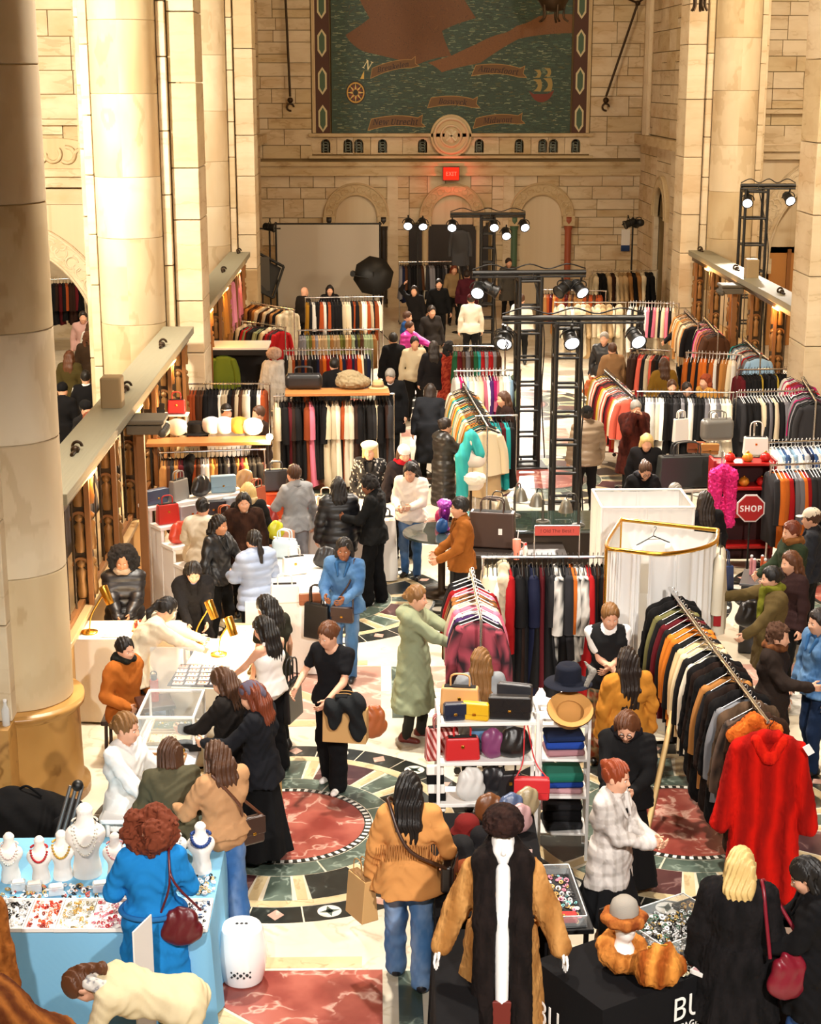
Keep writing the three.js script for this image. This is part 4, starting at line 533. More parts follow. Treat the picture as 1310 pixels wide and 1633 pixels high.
// ---------- bags ----------
const bagGeo = {};
function bag(kind, col, pos, yaw, label, o = {}) {
  const [w, h, d] = o.s ?? { flap: [.26, .17, .08], tote: [.36, .3, .13], paper: [.32, .36, .15], hobo: [.32, .26, .14], top: [.26, .2, .11], clutch: [.26, .15, .05], duffel: [.5, .28, .24], sack: [1, .6, .6], pouch: [.24, .24, .12] }[kind];
  const g = thing(o.name ?? { flap: 'shoulder_bag', tote: 'tote_bag', paper: 'paper_bag', hobo: 'slouchy_bag', top: 'handbag', clutch: 'clutch_bag', duffel: 'duffel_bag', sack: 'cloth_sack', pouch: 'pouch_bag' }[kind], label, 'bag', pos, yaw * D2R, o.group);
  const m = o.m ?? (kind === 'paper' ? M(0xc39a62, .9) : o.mat === 'quilt' ? M(col, .4, { clearcoat: .3 }) : leather(col)), dark = o.strapM ?? (kind === 'paper' ? M(0xa57d48, .9) : m);
  if (o.tilt) g.rotation.set(o.tilt[0], yaw * D2R, o.tilt[1], 'YXZ');
  if (kind === 'flap' || kind === 'clutch') {
    obj('body', rbox(w, h, d, .025, 0, h / 2, 0, 3), o.m2 ?? m, g);
    const fl = obj('flap', rbox(w * 1.01, h * .62, .016, .02, 0, h * .68, d / 2 + .003, 2), m, g); obj('clasp', rbox(.03, .022, .012, .004, 0, h * .42, d / 2 + .014), gold, g);
    if (o.quilt) { const q = []; for (let i = -3; i < 8; i++) for (const k of [-1, 1]) q.push(mv(box(.004, h * .8, .004), -w / 2 + (i + .5) * w / 5, h * .62, d / 2 + .011, 0, 0, k * .6)); const lim = q.filter(e => { e.computeBoundingBox(); return e.boundingBox.min.x > -w / 2 && e.boundingBox.max.x < w / 2; }); if (lim.length) tag(obj('quilting', lim, m, fl), null, null, null, 'stuff'); }
  } else if (kind === 'hobo' || kind === 'pouch') {
    const key = kind + [w, h, d].join(); bagGeo[key] ??= surf([ell(V(0, h * .36, 0), [w * .5, h * .38, d * .5], .05), cap(V(-w * .22, h * .75, 0), V(w * .22, h * .75, 0), d * .25, d * .25, .08), cap(V(-w * .12, h * .95, 0), V(w * .12, h * .95, 0), .02, .02, .06)], .014, (x, y, z) => .006 * sin(x * 70 + 2 * sin(y * 20)) * clamp(y / h, .2, 1)); obj('body', bagGeo[key], m, g); obj('clasp', rod([-w * .14, h * .96, 0], [w * .14, h * .96, 0], .009), o.plain ? m : gold, g);
  } else if (kind === 'sack') { obj('body', surf([ell(V(0, h * .4, 0), [w * .5, h * .42, d * .5], .1), ell(V(-w * .15, h * .62, 0), [w * .3, h * .36, d * .38], .1), ell(V(w * .25, h * .3, d * .1), [w * .25, h * .3, d * .3], .1)], .025, (x, y, z) => .03 * (n3(x * 9, y * 9, z * 9) - .5) + .006 * sin(x * 30 + y * 25)), clothM(col), g); obj('cord', tube([[-.1, h * .9, 0], [0, h, .05], [.12, h * .85, .1]], .012), clothM(col), g); }
  else if (kind === 'duffel') { obj('body', rbox(w, h, d, .08, 0, h / 2, 0, 3), m, g); obj('zip', rbox(w * .9, .012, .03, .005, 0, h, 0), dark, g); }
  else { const tw = o.taper ?? 1.08; const key = 'tp' + [w, h, d, tw].join(); bagGeo[key] ??= (() => { const b = rbox(w, h, d, kind === 'paper' ? .006 : .02, 0, h / 2, 0, 2), p = b.attributes.position; for (let i = 0; i < p.count; i++) { const t = p.getY(i) / h, f = mix(1, kind === 'paper' ? 1 : 1 / tw, t); p.setX(i, p.getX(i) * f); p.setZ(i, p.getZ(i) * mix(1.05, kind === 'paper' ? .62 : .7, t)); } b.computeVertexNormals(); return b; })(); obj('body', bagGeo[key], m, g); obj('opening', rbox(w * .86 / (kind === 'paper' ? .92 : tw), .012, d * .5, .004, 0, h, 0), M(kind === 'paper' ? 0x7c5a33 : 0x120e0c, .9), g); if (kind === 'top') obj('clasp', rbox(.03, .03, .012, .004, 0, h * .62, d * .43), gold, g); }
  if (o.handle !== 0 && ['tote', 'paper', 'top', 'duffel'].includes(kind)) for (const k of kind === 'top' ? [0] : [-1, 1]) obj('handle', tube([[-w * .24, h * .97, k * d * .25], [-w * .2, h + (o.hh ?? .1), k * d * .2], [w * .2, h + (o.hh ?? .1), k * d * .2], [w * .24, h * .97, k * d * .25]], kind === 'paper' ? .005 : .009, 6, 14), dark, g);
  if (o.strap) { g.updateMatrixWorld(true); const pts = o.strap.map(p => g.worldToLocal(p.clone())), a = V(-w * .46, h * .92, 0), b = V(w * .46, h * .92, 0); obj('strap', [tube([a, ...pts, b], o.sr ?? .011, 6, 24)], dark, g); }
  if (o.tagc) obj('price_tag', rbox(.05, .08, .004, .003, w * .2, h * .5, d / 2 + .03), M(0xf6f4f0, .8), g);
  return g;
}
// ---------- draped tables ----------
function drapeGeo(w, d, h, seed, amp = .028, round = .03, drop = h) {
  const r = seedRng(seed), per = [], st = .06; const add = (x0, z0, x1, z1, nx, nz) => { const L = hypot(x1 - x0, z1 - z0), n = max(2, Math.round(L / st)); for (let i = 0; i < n; i++) per.push([mix(x0, x1, i / n), mix(z0, z1, i / n), nx, nz]); };
  const W = w / 2, D = d / 2; add(-W, D, W, D, 0, 1); add(W, D, W, -D, 1, 0); add(W, -D, -W, -D, 0, -1); add(-W, -D, -W, D, -1, 0);
  const N = per.length, R = 8, P = [], I = [], ph = r() * 9; for (let j = 0; j <= R; j++) for (let i = 0; i <= N; i++) { const q = per[i % N], v = j / R, s = i * st, wv = amp * Math.pow(v, .8) * (1 + sin(s * 11 + ph + sin(s * 3) * 2)); const off = wv + .006 + (j === 0 ? -.006 : 0); P.push(q[0] + q[2] * off, h - drop * v * (1 - .004 * (1 + sin(s * 5))), q[1] + q[3] * off); }
  for (let j = 0; j < R; j++) for (let i = 0; i < N; i++) { const a = j * (N + 1) + i, b = a + N + 1; I.push(a, b, a + 1, b, b + 1, a + 1); }
  const g = new THREE.BufferGeometry(); g.setAttribute('position', new THREE.Float32BufferAttribute(P, 3)); g.setIndex(I); g.computeVertexNormals(); uvAuto(g);
  return merge([g, uvAuto(box(w, .012, d, 0, h - .004, 0))]);
}
function clothTable(c, w, d, h, yaw, col, label, o = {}) {
  const g = thing('draped_table', label, 'table', [c.x, 0, c.z], yaw * D2R); obj('table_top', box(w - .02, .03, d - .02, 0, h - .03, 0), M(0x8a8580, .6), g);
  for (const x of [-1, 1]) for (const z of [-1, 1]) obj('leg', rod([x * (w / 2 - .08), 0, z * (d / 2 - .08)], [x * (w / 2 - .08), h - .03, z * (d / 2 - .08)], .018), blackMetal, g);
  obj('tablecloth', drapeGeo(w, d, h, o.seed ?? 3, o.amp, 0, o.drop ?? h - .015), o.m ?? clothM(col), g); return g;
}
function plainTable(c, w, d, h, yaw, m, label, legM = blackMetal, name = 'table') {
  const g = thing(name, label, 'table', [c.x, 0, c.z], yaw * D2R); obj('table_top', rbox(w, .04, d, .008, 0, h - .02, 0), m, g);
  for (const x of [-1, 1]) for (const z of [-1, 1]) obj('leg', rod([x * (w / 2 - .05), 0, z * (d / 2 - .05)], [x * (w / 2 - .05), h - .04, z * (d / 2 - .05)], .02), legM, g); return g;
}
// ---------- lighting trusses ----------
function parCan(g, p, aim, I) { // stage lamp hung from a bar, p local, aim local direction
  const c = new THREE.Group(); c.name = 'stage_lamp'; c.position.copy(p); g.add(c); c.quaternion.setFromUnitVectors(V(0, 0, 1), aim.clone().normalize());
  obj('can', lathe([[0, -.17], [.06, -.17], [.1, -.12], [.105, .1], [.125, .13], [.125, .16], [.11, .16], [.1, .14]], 18).rotateX(PI / 2), blackMetal, c);
  obj('lens', cyl(.1, .1, .02, 0, 0, 0, 20).rotateX(PI / 2).translate(0, 0, .14), I ? new THREE.MeshStandardMaterial({ color: 0xffffff, emissive: 0xf4f6ff, emissiveIntensity: 7 }) : M(0x30302c, .2), c);
  obj('yoke', [mv(new THREE.TorusGeometry(.15, .012, 6, 14, PI), 0, 0, 0), rod([0, .15, 0], [0, .24, 0], .02)], blackMetal, c);
  if (I) { const l = new THREE.SpotLight(0xfff4e6, I, 0, .6, .5); l.position.set(0, 0, .17); l.target.position.set(0, 0, 2); c.add(l, l.target); l.castShadow = true; l.shadow.radius = 4; }
}
function truss(x, z, h, w, barL, yaw, lamps, label, off = 0) {
  const g = thing('lighting_truss', label, 'truss', [x, 0, z], yaw * D2R), W = w / 2;
  for (const a of [-1, 1]) for (const b of [-1, 1]) obj('post', rod([a * W, 0, b * W], [a * W, h - .06, b * W], .034), blackMetal, g);
  const n = Math.round(h / (w * 1.25)); for (let i = 0; i <= n; i++) { const y = .12 + i * (h - .25) / n; for (const [p, q] of [[[-W, y, W], [W, y, W]], [[-W, y, -W], [W, y, -W]], [[-W, y, W], [-W, y, -W]], [[W, y, W], [W, y, -W]]]) obj('rung', rod(p, q, .024, .024, 6), blackMetal, g); }
  obj('base_plate', rbox(w + .3, .03, w + .3, .01, 0, .015, 0), blackMetal, g);
  obj('crossbar', [rod([-barL / 2 + off, h, 0], [barL / 2 + off, h, 0], .045), rod([-barL / 2 + off, h - .07, 0], [barL / 2 + off, h - .07, 0], .02)], blackMetal, g);
  const cb = []; for (let i = 0; i < 7; i++) cb.push([-barL / 2 + off + barL * i / 6, h + .06 + .09 * (i % 2), .05 * sin(i * 3)]); obj('cable', tube(cb, .012, 5), blackMetal, g); obj('cable', tube([[.05, h, .1], [W + .05, h * .7, W + .06], [W + .03, h * .4, W + .05], [W + .1, .2, W + .08]], .012, 5), blackMetal, g);
  for (const [lx, ly, lz, ax, ay, az, I] of lamps) parCan(g, V(lx, h - .26 + ly, lz), V(ax, ay, az), I); return g;
}
// ---------- jewellery stuff ----------
function jewels(c, w, d, yaw, cols, n, label, size = .016, lift = 0) {
  const im = new THREE.InstancedMesh(merge([mv(new THREE.TorusGeometry(1, .38, 6, 10), 0, .4, 0, PI / 2), sph(.62, .7, .5, 0, 7)]), M(0xffffff, .25, { metalness: .25 }), n), r = seedRng(floor(abs(c.x * 1000 + c.z * 77)) + n), mm = new THREE.Matrix4(), q = new THREE.Quaternion(), cc = new THREE.Color();
  for (let i = 0; i < n; i++) { const s = size * .55 * (.5 + r()); q.setFromEuler(new THREE.Euler(r() * .6, r() * 6.28, r() * .6)); mm.compose(V((r() - .5) * w, lift + r() * .01, (r() - .5) * d), q, V(s, s, s * (.6 + r() * .8))); im.setMatrixAt(i, mm); im.setColorAt(i, cc.set(cols[floor(r() * cols.length)])); }
  im.name = numbered('loose_jewellery'); im.position.copy(c); im.rotation.y = yaw * D2R; im.castShadow = im.receiveShadow = true; scene.add(im); return tag(im, label, 'jewellery', null, 'stuff');
}
function tray(c, w, d, yaw, m, inner, label, hgt = .03) { const g = thing('jewellery_tray', label, 'tray', c, yaw * D2R); obj('tray_base', rbox(w, .008, d, .002, 0, .004, 0), inner, g); for (const k of [-1, 1]) { obj('rim', rbox(w, hgt, .012, .003, 0, hgt / 2, k * d / 2), m, g); obj('rim', rbox(.012, hgt, d, .003, k * w / 2, hgt / 2, 0), m, g); } return g; }
let bustG; const bustGeo = () => bustG ??= surf([cap(V(0, .0, 0), V(0, .02, 0), .06, .055, .03), cap(V(-.045, .2, .02), V(.045, .2, .02), .042, .042, .05), cap(V(0, .02, .0), V(0, .17, .03), .045, .06, .05), cap(V(0, .22, 0), V(0, .3, -.01), .036, .033, .03), ell(V(0, .3, -.01), [.034, .01, .034], .01)], .0095);
function beads(r, y, z, n, tilt, size, m, drop = 1.4) { const g = []; for (let i = 0; i < n; i++) { const a = i / n * 2 * PI, f = sin(a) > 0; g.push(sph(size, cos(a) * r, y - (f ? sin(a) * r * drop : -.01), z + (f ? sin(a) * .055 + .02 : sin(a) * .05), 6)); } return g; }
function bust(c, yaw, s, col, strands, label, nl) { const b = thing('necklace_bust', label, 'display bust', c, yaw * D2R); const o = obj('bust_form', bustGeo(), M(0xf1ece4, .8), b); b.scale.setScalar(s); strands.forEach(([r, cl, n, sz, dr], i) => { const k = thing('necklace', nl[i], 'necklace', c, yaw * D2R); k.scale.setScalar(s); tag(obj('beads', beads(r, .255 - i * .012, .03, n, 0, sz, 0, dr), M(cl, .3, { metalness: .3 }), k), null, null, null, 'stuff'); }); return b; }
function hatLathe(pts, m, c, label, o = {}) { const g = thing(o.name ?? 'hat', label, 'hat', c, o.yaw ?? 0); const q = obj('crown', lathe(pts, 24), m, g); if (o.scale) q.scale.set(...o.scale); if (o.band) obj('hat_band', new THREE.TorusGeometry(o.band[0], .012, 6, 24).rotateX(PI / 2).scale(1, 1.6, 1).translate(0, o.band[1], 0), o.band[2], g); if (o.tilt) g.rotation.set(o.tilt[0], 0, o.tilt[1]); return g; }
const FEDORA = [[.17, .0], [.16, .012], [.1, .012], [.095, .03], [.09, .1], [.07, .125], [.02, .115], [0, .11]], CLOCHE = [[.13, 0], [.115, .02], [.1, .05], [.095, .1], [.07, .14], [.03, .155], [0, .158]], FURHAT = [[.1, .0], [.125, .03], [.13, .08], [.11, .12], [.06, .14], [0, .14]];
// ---------- bronze teller screens between the piers ----------
function tellerScreen(x, z0, z1, side, label, bracketAt) {
  const g = thing('teller_screen', label, 'screen', [x, 0, z0]), L = z0 - z1, s = side; // runs towards -z, nave side is -s
  const wood = M(0x84562b, .5), br = M(0x3d2e1e, .45, { metalness: .35 }), top = M(0x8b8670, .6, { bump: 'grainBump', bs: .004 });
  obj('counter', rbox(.5, 1.0, L, .02, s * .2, .5, -L / 2), M(0xb28a52, .6), g); obj('counter_top', rbox(.62, .06, L, .01, s * .2, 1.03, -L / 2), M(0xc8a978, .35), g);
  const n = max(2, Math.round(L / 1.9)), fig = merge([lathe([[.05, 0], [.06, .08], [.045, .2], [.06, .3], [.02, .34], [.045, .36], [.05, .4], [0, .44]], 10)]), arch = extr(ringSec(.07, .1, 0, PI), .03);
  for (let i = 0; i <= n; i++) { const z = -L * i / n; const p = obj('post', rbox(.2, 1.62, .24, .01, 0, 1.86, z), br, g); for (const y of [1.2, 1.72, 2.24]) { const f = obj('carved_figure', fig, M(0x8d6434, .45, { metalness: .3 }), p); f.position.set(-s * .1, y - .06, z); const f2 = obj('carved_figure', fig, M(0x8d6434, .45, { metalness: .3 }), p); f2.position.set(0, y - .06, z + .13); const a = obj('niche_arch', arch, wood, p); a.position.set(-.0, y + .3, z + .12); } obj('pilaster_strip', rbox(.06, 1.62, .05, .005, -s * .1, 1.86, z + .15), wood, g); }
  for (let i = 0; i < n; i++) { const z = -L * (i + .5) / n, w = L / n - .24; const fr = obj('grille_frame', [rbox(.06, .06, w, .005, 0, 1.1, z), rbox(.06, .08, w, .005, 0, 2.5, z)], wood, g); for (let k = 1; k < 4; k++) obj('grille_bar', rod([0, 1.1, z - w / 2 + w * k / 4], [0, 2.5, z - w / 2 + w * k / 4], .01, .01, 6), br, fr); }
  obj('lintel', rbox(.5, .12, L + .3, .012, 0, 2.72, -L / 2), top, g); obj('lintel_frieze', rbox(.34, .12, L + .2, .01, 0, 2.6, -L / 2), br, g);
  for (let i = 0; i < n / 2; i++) { const z = -L * (i + .5) / n * 2; obj('scroll_finial', [mv(new THREE.TorusGeometry(.05, .018, 6, 12, 4.6), 0, 2.82, z), rod([0, 2.79, z], [0, 2.8, z + .35], .03, .02, 8), sph(.05, 0, 2.81, z + .14, 8)], darkBronze, g); }
  if (bracketAt) for (const z of bracketAt) { const c = obj('canopy', [rbox(.5, .06, .5, .02, -s * .4, 2.62, z), rbox(.44, .12, .44, .02, -s * .4, 2.52, z)], M(0x5d5648, .6), g); const sc = []; for (let k = 0; k < 5; k++) sc.push(sph(.055, -s * .62, 2.48, z - .2 + k * .1, 8)); obj('canopy_scallop', sc, M(0x4a4438, .6), c); obj('canopy_post', rbox(.1, 2.45, .1, .01, -s * .32, 1.22, z), wood, g); obj('canopy_block', rbox(.26, .4, .28, .03, 0, 2.96, z), M(0xa58d66, .6), g); }
  const lamps = 3; for (let i = 0; i < lamps; i++) { const z = -L * (i + .5) / lamps; const t = obj('strip_lamp', rbox(.04, .04, .5, .01, -s * .14, 2.52, z), new THREE.MeshStandardMaterial({ color: 0xffffff, emissive: 0xffc070, emissiveIntensity: 1.6 }), g); const l = new THREE.PointLight(0xffb868, 2.2); l.position.set(-s * .24, 2.48, z); l.castShadow = true; l.shadow.radius = 6; g.add(l); }
}
tellerScreen(-3.3, -15.6, -26.6, -1, 'bronze teller screen with carved figures beside the bag display', [-4.3]);
tellerScreen(-3.3, -29, -38.8, -1, 'bronze teller screen behind the racks of furs and pink scarves');
tellerScreen(7.65, -29, -39, 1, 'bronze teller screen with glowing niches behind the crowded rails', [-4.5]);
// ---------- lighting trusses and stands ----------
truss(2.78, -23.9, 3.3, .36, 2.1, 0, [[-.95, 0, .1, -.5, -.7, 1, 0], [-.93, 0, .12, -.2, -.75, 1, 30], [.02, 0, .16, .15, -.6, 1, 30], [.98, 0, .12, .3, -.5, 1, 30]], 'black lighting truss with three lit lamps beside the fitting room', .08);
truss(2.62, -28.5, 3.45, .38, 2.0, 4, [[-.9, 0, .1, -.3, -.5, 1, 30], [-.7, 0, .1, .8, -.4, .2, 0], [.86, 0, .1, .45, -.7, 1, 30], [.6, 0, .1, -.6, -.4, .4, 0]], 'black lighting truss standing behind the other tall truss');
truss(2.75, -41.6, 3.45, .32, 1.9, 0, [[-.9, 0, .1, -.1, -.5, 1, 25], [.15, 0, .1, 0, -.5, 1, 25], [.9, 0, .1, .2, -.5, 1, 25], [.45, -.2, .1, .1, -.6, 1, 25]], 'black lighting truss before the end wall door');
truss(8.52, -37.4, 4.4, .5, 1.25, 0, [[-.2, -.05, .2, -.2, -.5, 1, 40], [.72, 0, .2, .2, -.5, 1, 40]], 'black lighting truss with two lit lamps above the bronze screen', .3);
function lampStand(x, z, h, yaw, lamps, label) { const g = thing('lamp_stand', label, 'lamp stand', [x, 0, z], yaw * D2R); obj('pole', rod([0, .05, 0], [0, h, 0], .025), blackMetal, g); for (let k = 0; k < 3; k++) obj('leg', rod([0, .5, 0], [.45 * cos(k * 2.1), 0, .45 * sin(k * 2.1)], .014), blackMetal, g); obj('crossbar', rod([-.3, h, 0], [.3, h, 0], .02), blackMetal, g); for (const [lx, ax, ay, az, I] of lamps) parCan(g, V(lx, h + .05, .1), V(ax, ay, az), I); return g; }
lampStand(1.02, -43.2, 3.05, 0, [[-.25, -.1, -.5, 1, 25], [.12, .1, -.7, 1, 25]], 'lamp stand with two lit lamps near the photo backdrop');
lampStand(-2.95, -44.5, 2.85, 0, [[0, 1, -.15, .2, 0]], 'unlit lamp stand beside the white photo backdrop');
lampStand(6.95, -45, 2.9, 0, [[-.1, -1, -.4, .2, 0], [.15, -.4, -.2, -1, 0]], 'unlit lamp stand before the wall notice');
{ // photo corner
  const b = thing('photo_backdrop', 'large white photo backdrop on a black frame', 'backdrop', [-1.42, 0, -46]); obj('screen', box(2.85, 2.5, .04, 0, 1.58, 0), M(0xbcb2a2, .9), b); for (const k of [-1, 1]) obj('post', rod([k * 1.45, 0, 0], [k * 1.45, 2.9, 0], .03), blackMetal, b); obj('top_bar', rod([-1.5, 2.85, 0], [1.5, 2.85, 0], .025), blackMetal, b); obj('foot', [rod([-1.45, .03, -.4], [-1.45, .03, .4], .03), rod([1.45, .03, -.4], [1.45, .03, .4], .03)], blackMetal, b);
  const u = thing('photo_umbrella', 'black photo umbrella on a stand before the backdrop', 'umbrella', [-.15, 0, -43.5]); const cn = obj('canopy', lathe([[0, .0], [.2, .03], [.4, .12], [.55, .28]], 8), M(0x0b0b0b, .5, { side: THREE.DoubleSide }), u); cn.position.set(0, 1.75, 0); cn.rotation.set(-1.9, .6, 0); obj('stand', [rod([0, 0, 0], [0, 1.8, 0], .02), rod([0, .4, 0], [.4, 0, .2], .012), rod([0, .4, 0], [-.4, 0, .2], .012), rod([0, .4, 0], [0, 0, -.4], .012)], blackMetal, u); obj('flash_head', [cyl(.07, .07, .3, 0, 0, 0).rotateX(PI / 2).translate(-.55, 1.75, 0), rod([-.55, 1.7, 0], [0, 1.6, 0], .015)], blackMetal, u);
  const s = thing('softbox', 'black softbox tilted beside the backdrop', 'softbox', [-3.1, 0, -43.5]); const f = obj('box_frame', [rbox(1.0, .06, .06, .01, 0, .5, 0), rbox(1, .06, .06, .01, 0, -.5, 0), rbox(.06, 1, .06, .01, .5, 0, 0), rbox(.06, 1, .06, .01, -.5, 0, 0), rbox(.95, .95, .03, .01, 0, 0, -.1)], blackMetal, s); f.position.set(0, 1.75, 0); f.rotation.set(-.5, .5, -.3); obj('stand', rod([0, 0, 0], [0, 1.7, 0], .02), blackMetal, s); obj('grey_face', rbox(.4, .9, .02, .01, 0, 1.75, .05), M(0x5e5a52, .7), s).rotation.set(0, 0, 0);
}
// ---------- fitting rooms ----------
function curtainWall(pts, h, y0, m, amp, parent, nm) { const C = new THREE.CatmullRomCurve3(pts.map(p => V(p[0], 0, p[1])), false, 'catmullrom', .05), N = 60, P = [], I = [], R = 6; for (let j = 0; j <= R; j++) for (let i = 0; i <= N; i++) { const p = C.getPoint(i / N), t = C.getTangent(i / N), w = amp * sin(i * .9 + sin(i * .37) * 2) * (.35 + .65 * j / R); P.push(p.x + t.z * w, mix(h, y0, j / R), p.z - t.x * w); } for (let j = 0; j < R; j++) for (let i = 0; i < N; i++) { const a = j * (N + 1) + i, b = a + N + 1; I.push(a, b, a + 1, b, b + 1, a + 1); } const g = new THREE.BufferGeometry(); g.setAttribute('position', new THREE.Float32BufferAttribute(P, 3)); g.setIndex(I); g.computeVertexNormals(); uvAuto(g); return obj(nm, g, m, parent); }
const drape = M(0xf4f2ee, .85, { side: THREE.DoubleSide, bump: 'weave', bs: .001 });
{ const g = thing('fitting_booth', 'square white curtained fitting booth beside the gold rail', 'fitting booth', [3.02, 0, -18.15]); const q = [[-.52, -.42], [.52, -.42], [.52, .42], [-.52, .42]]; for (let i = 0; i < 4; i++) { const a = q[i], b = q[(i + 1) % 4]; curtainWall([a, [(a[0] + b[0]) / 2, (a[1] + b[1]) / 2], b], 2.0, .05, drape, .012, g, 'curtain'); obj('frame_bar', rod([a[0], 2.02, a[1]], [b[0], 2.02, b[1]], .016), whitePaint, g); obj('post', rod([a[0], 0, a[1]], [a[0], 2.03, a[1]], .016), whitePaint, g); } }
{ const g = thing('fitting_rail', 'half round gold rail fitting room with white curtains', 'fitting booth', [2.95, 0, -16.55]); const bow = []; for (let i = 0; i <= 12; i++) { const t = i / 12; bow.push([mix(-.6, .62, t), -.0 + .22 + .42 * sin(t * PI) - .28 * t]); }
  const BL = [-.3, -.74], BR = [.68, -.28], FL = [-.6, .3]; const path = [BL, FL, [-.45, .48], [-.1, .62], [.25, .5], [.55, .2], BR];
  obj('rail', tube(path.map(p => [p[0], 2.0, p[1]]), .022, 8, 40), gold, g); obj('back_bar', rod([BL[0], 2.0, BL[1]], [BR[0], 2.0, BR[1]], .022), gold, g); for (const p of [BL, BR, FL]) obj('post', rod([p[0], 0, p[1]], [p[0], 2.0, p[1]], .018), gold, g);
  curtainWall([BL, BR], 1.96, .04, drape, .012, g, 'back_curtain'); curtainWall([FL, [-.5, .44], [-.28, .56]], 1.97, .04, drape, .03, g, 'curtain'); curtainWall([[-.2, .58], [.1, .56], [.4, .38], [.6, .05]], 1.97, .04, drape, .035, g, 'curtain'); curtainWall([BL, [-.45, -.2], FL], 1.96, .04, drape, .014, g, 'side_curtain'); }
{ const g = garment('coat', COL.ivory, V(3.62, 1.98, -16.62), 1.3, 'cream linen coat with red lining hung on the gold rail', null, 0); obj('red_lining', rbox(.02, .5, .08, .008, -.262, -.66, 0), M(COL.red, .8), g); }
{ const b = garment('blouse', COL.white, V(2.95, 1.98, -16.9), .3, 'white blouse hung inside the gold rail fitting room', null, 0); }
// ---------- writing desk with bell shaded lamps ----------
{ const g = thing('writing_desk', 'dark glass topped bank desk at the foot of the trusses', 'desk', [2.3, 0, -20.9]); obj('desk_top', rbox(2.3, .06, 1.0, .02, 0, 1.0, 0), M(0x26332c, .08, { clearcoat: 1 }), g); for (const k of [-1, 1]) obj('pedestal', rbox(.5, .97, .7, .02, k * .8, .485, 0), M(0x3a2a1c, .5), g); obj('modesty_panel', rbox(1.2, .6, .05, .01, 0, .65, 0), M(0x3a2a1c, .5), g); }
[[-.85, .15, 0], [-.5, -.2, 1], [-.15, .1, 2], [.3, .3, 3], [1.0, .1, 4]].forEach(([x, z, i]) => { const g = thing('bell_lamp', 'pewter bell shaded desk lamp on the dark bank desk', 'lamp', [2.3 + x, 1.03, -20.9 + z], i, 'bell lamps on the bank desk'); obj('base', lathe([[.09, 0], [.085, .02], [.02, .03], [.014, .3], [0, .3]], 14), M(0x55524a, .4, { metalness: .7 }), g); obj('arm', tube([[0, .3, 0], [.05, .42, 0], [.14, .42, 0], [.17, .36, 0]], .009, 6), M(0x55524a, .4, { metalness: .7 }), g); obj('bell_shade', lathe([[.1, 0], [.085, .05], [.06, .13], [.03, .17], [0, .18]], 18).translate(.17, .18, 0), M(0x8a877c, .4, { metalness: .6, side: THREE.DoubleSide }), g); });
// ---------- left: blue jewellery table ----------
const TB = V(-2.2, .8, -11.27); clothTable(V(-2.2, 0, -11.27), 1.92, 1.5, .8, 0, 0x7fb9dc, 'jewellery table under a pale blue cloth by the stone pier', { seed: 8, amp: .03 });
const tc = { mono: [0x111111, 0xeeeeee, 0x333333, 0xcccccc], warm: [0xc83a22, 0xe06a3a, 0xe8c8b8, 0x8a2018], goldc: [0xcaa050, 0xe8e0d0, 0xb9b9b0, 0x8a7a50], rose: [0xd08090, 0xb02030, 0xf0e0e0, 0xc8a0a0], blues: [0x16233f, 0x1a1a1a, 0x6e8fb8, 0xd8dde4] };
[[22, 'mono', 'black and white'], [72, 'warm', 'orange and red'], [122, 'goldc', 'gold and clear'], [176, 'rose', 'pink and red'], [228, 'goldc', 'amber and gold'], [308, 'blues', 'navy and silver']].forEach(([px, k, nm]) => { const c = at(px, 1462, .806); tray(c, .245, .44, 0, whitePaint, M(0xf3f0ea, .8), `white tray of ${nm} brooches on the blue table`); jewels(c.clone().setY(.814), .21, .4, 0, tc[k], 110, `loose ${nm} brooches and earrings in the white tray`, .016); });
[[18, 1402, 1.0, [[.06, 0xe8e4d8, 30, .006, 1.7], [.05, 0xd8b8b0, 24, .006, 1]], 'cream beads'], [66, 1404, .95, [[.055, 0xb02028, 30, .009, 1.2]], 'red coral beads'], [101, 1398, 1.0, [[.055, 0xc09a40, 28, .009, 1.3]], 'gold leaves'], [140, 1392, 1.5, [[.055, 0xd8d4c8, 40, .005, 2.2], [.045, 0xb8b0a0, 36, .004, 1.5]], 'long pale chains'], [186, 1398, .95, [[.055, 0xd89a9a, 26, .008, 1.3]], 'rose pearls'], [278, 1390, 1.05, [[.05, 0xd8d8d8, 26, .008, 1.0]], 'clear crystal'], [322, 1388, 1.05, [[.058, 0x1a3a7a, 26, .012, .7]], 'wide blue collar']].forEach(([px, py, s, st, nm]) => bust(at(px, py, .806), 8, s * 1.15, 0, st, `white necklace bust wearing ${nm}`, st.map((_, i) => `necklace of ${nm} on a white bust${i ? ', shorter inner strand' : ''}`)));
jewels(at(120, 1424, .81), 1.1, .22, 0, [0xffffff, 0xd8d8d8, 0x222222, 0xc0a060, 0xd06050], 170, 'scattered rings and bangles between busts and trays', .02); jewels(at(312, 1412, .81), .3, .3, 0, [0xffffff, 0xe8d8d0, 0x222222, 0xc8b080], 60, 'scattered pale jewellery before the blue collar bust', .02);
[[55, 1420], [90, 1425], [160, 1420], [200, 1415], [30, 1418]].forEach(([px, py]) => { const g = thing('acrylic_riser', 'clear acrylic riser among the jewellery on blue table', 'display stand', at(px, py, .808), .2, 'acrylic risers on the blue table'); obj('block', rbox(.11, .06, .08, .004, 0, .03, 0), M(0xe8eef2, .05, { transparent: true, opacity: .55 }), g); obj('ring_pad', rbox(.09, .012, .06, .004, 0, .067, 0), M(0xf0ebe2, .8), g); });
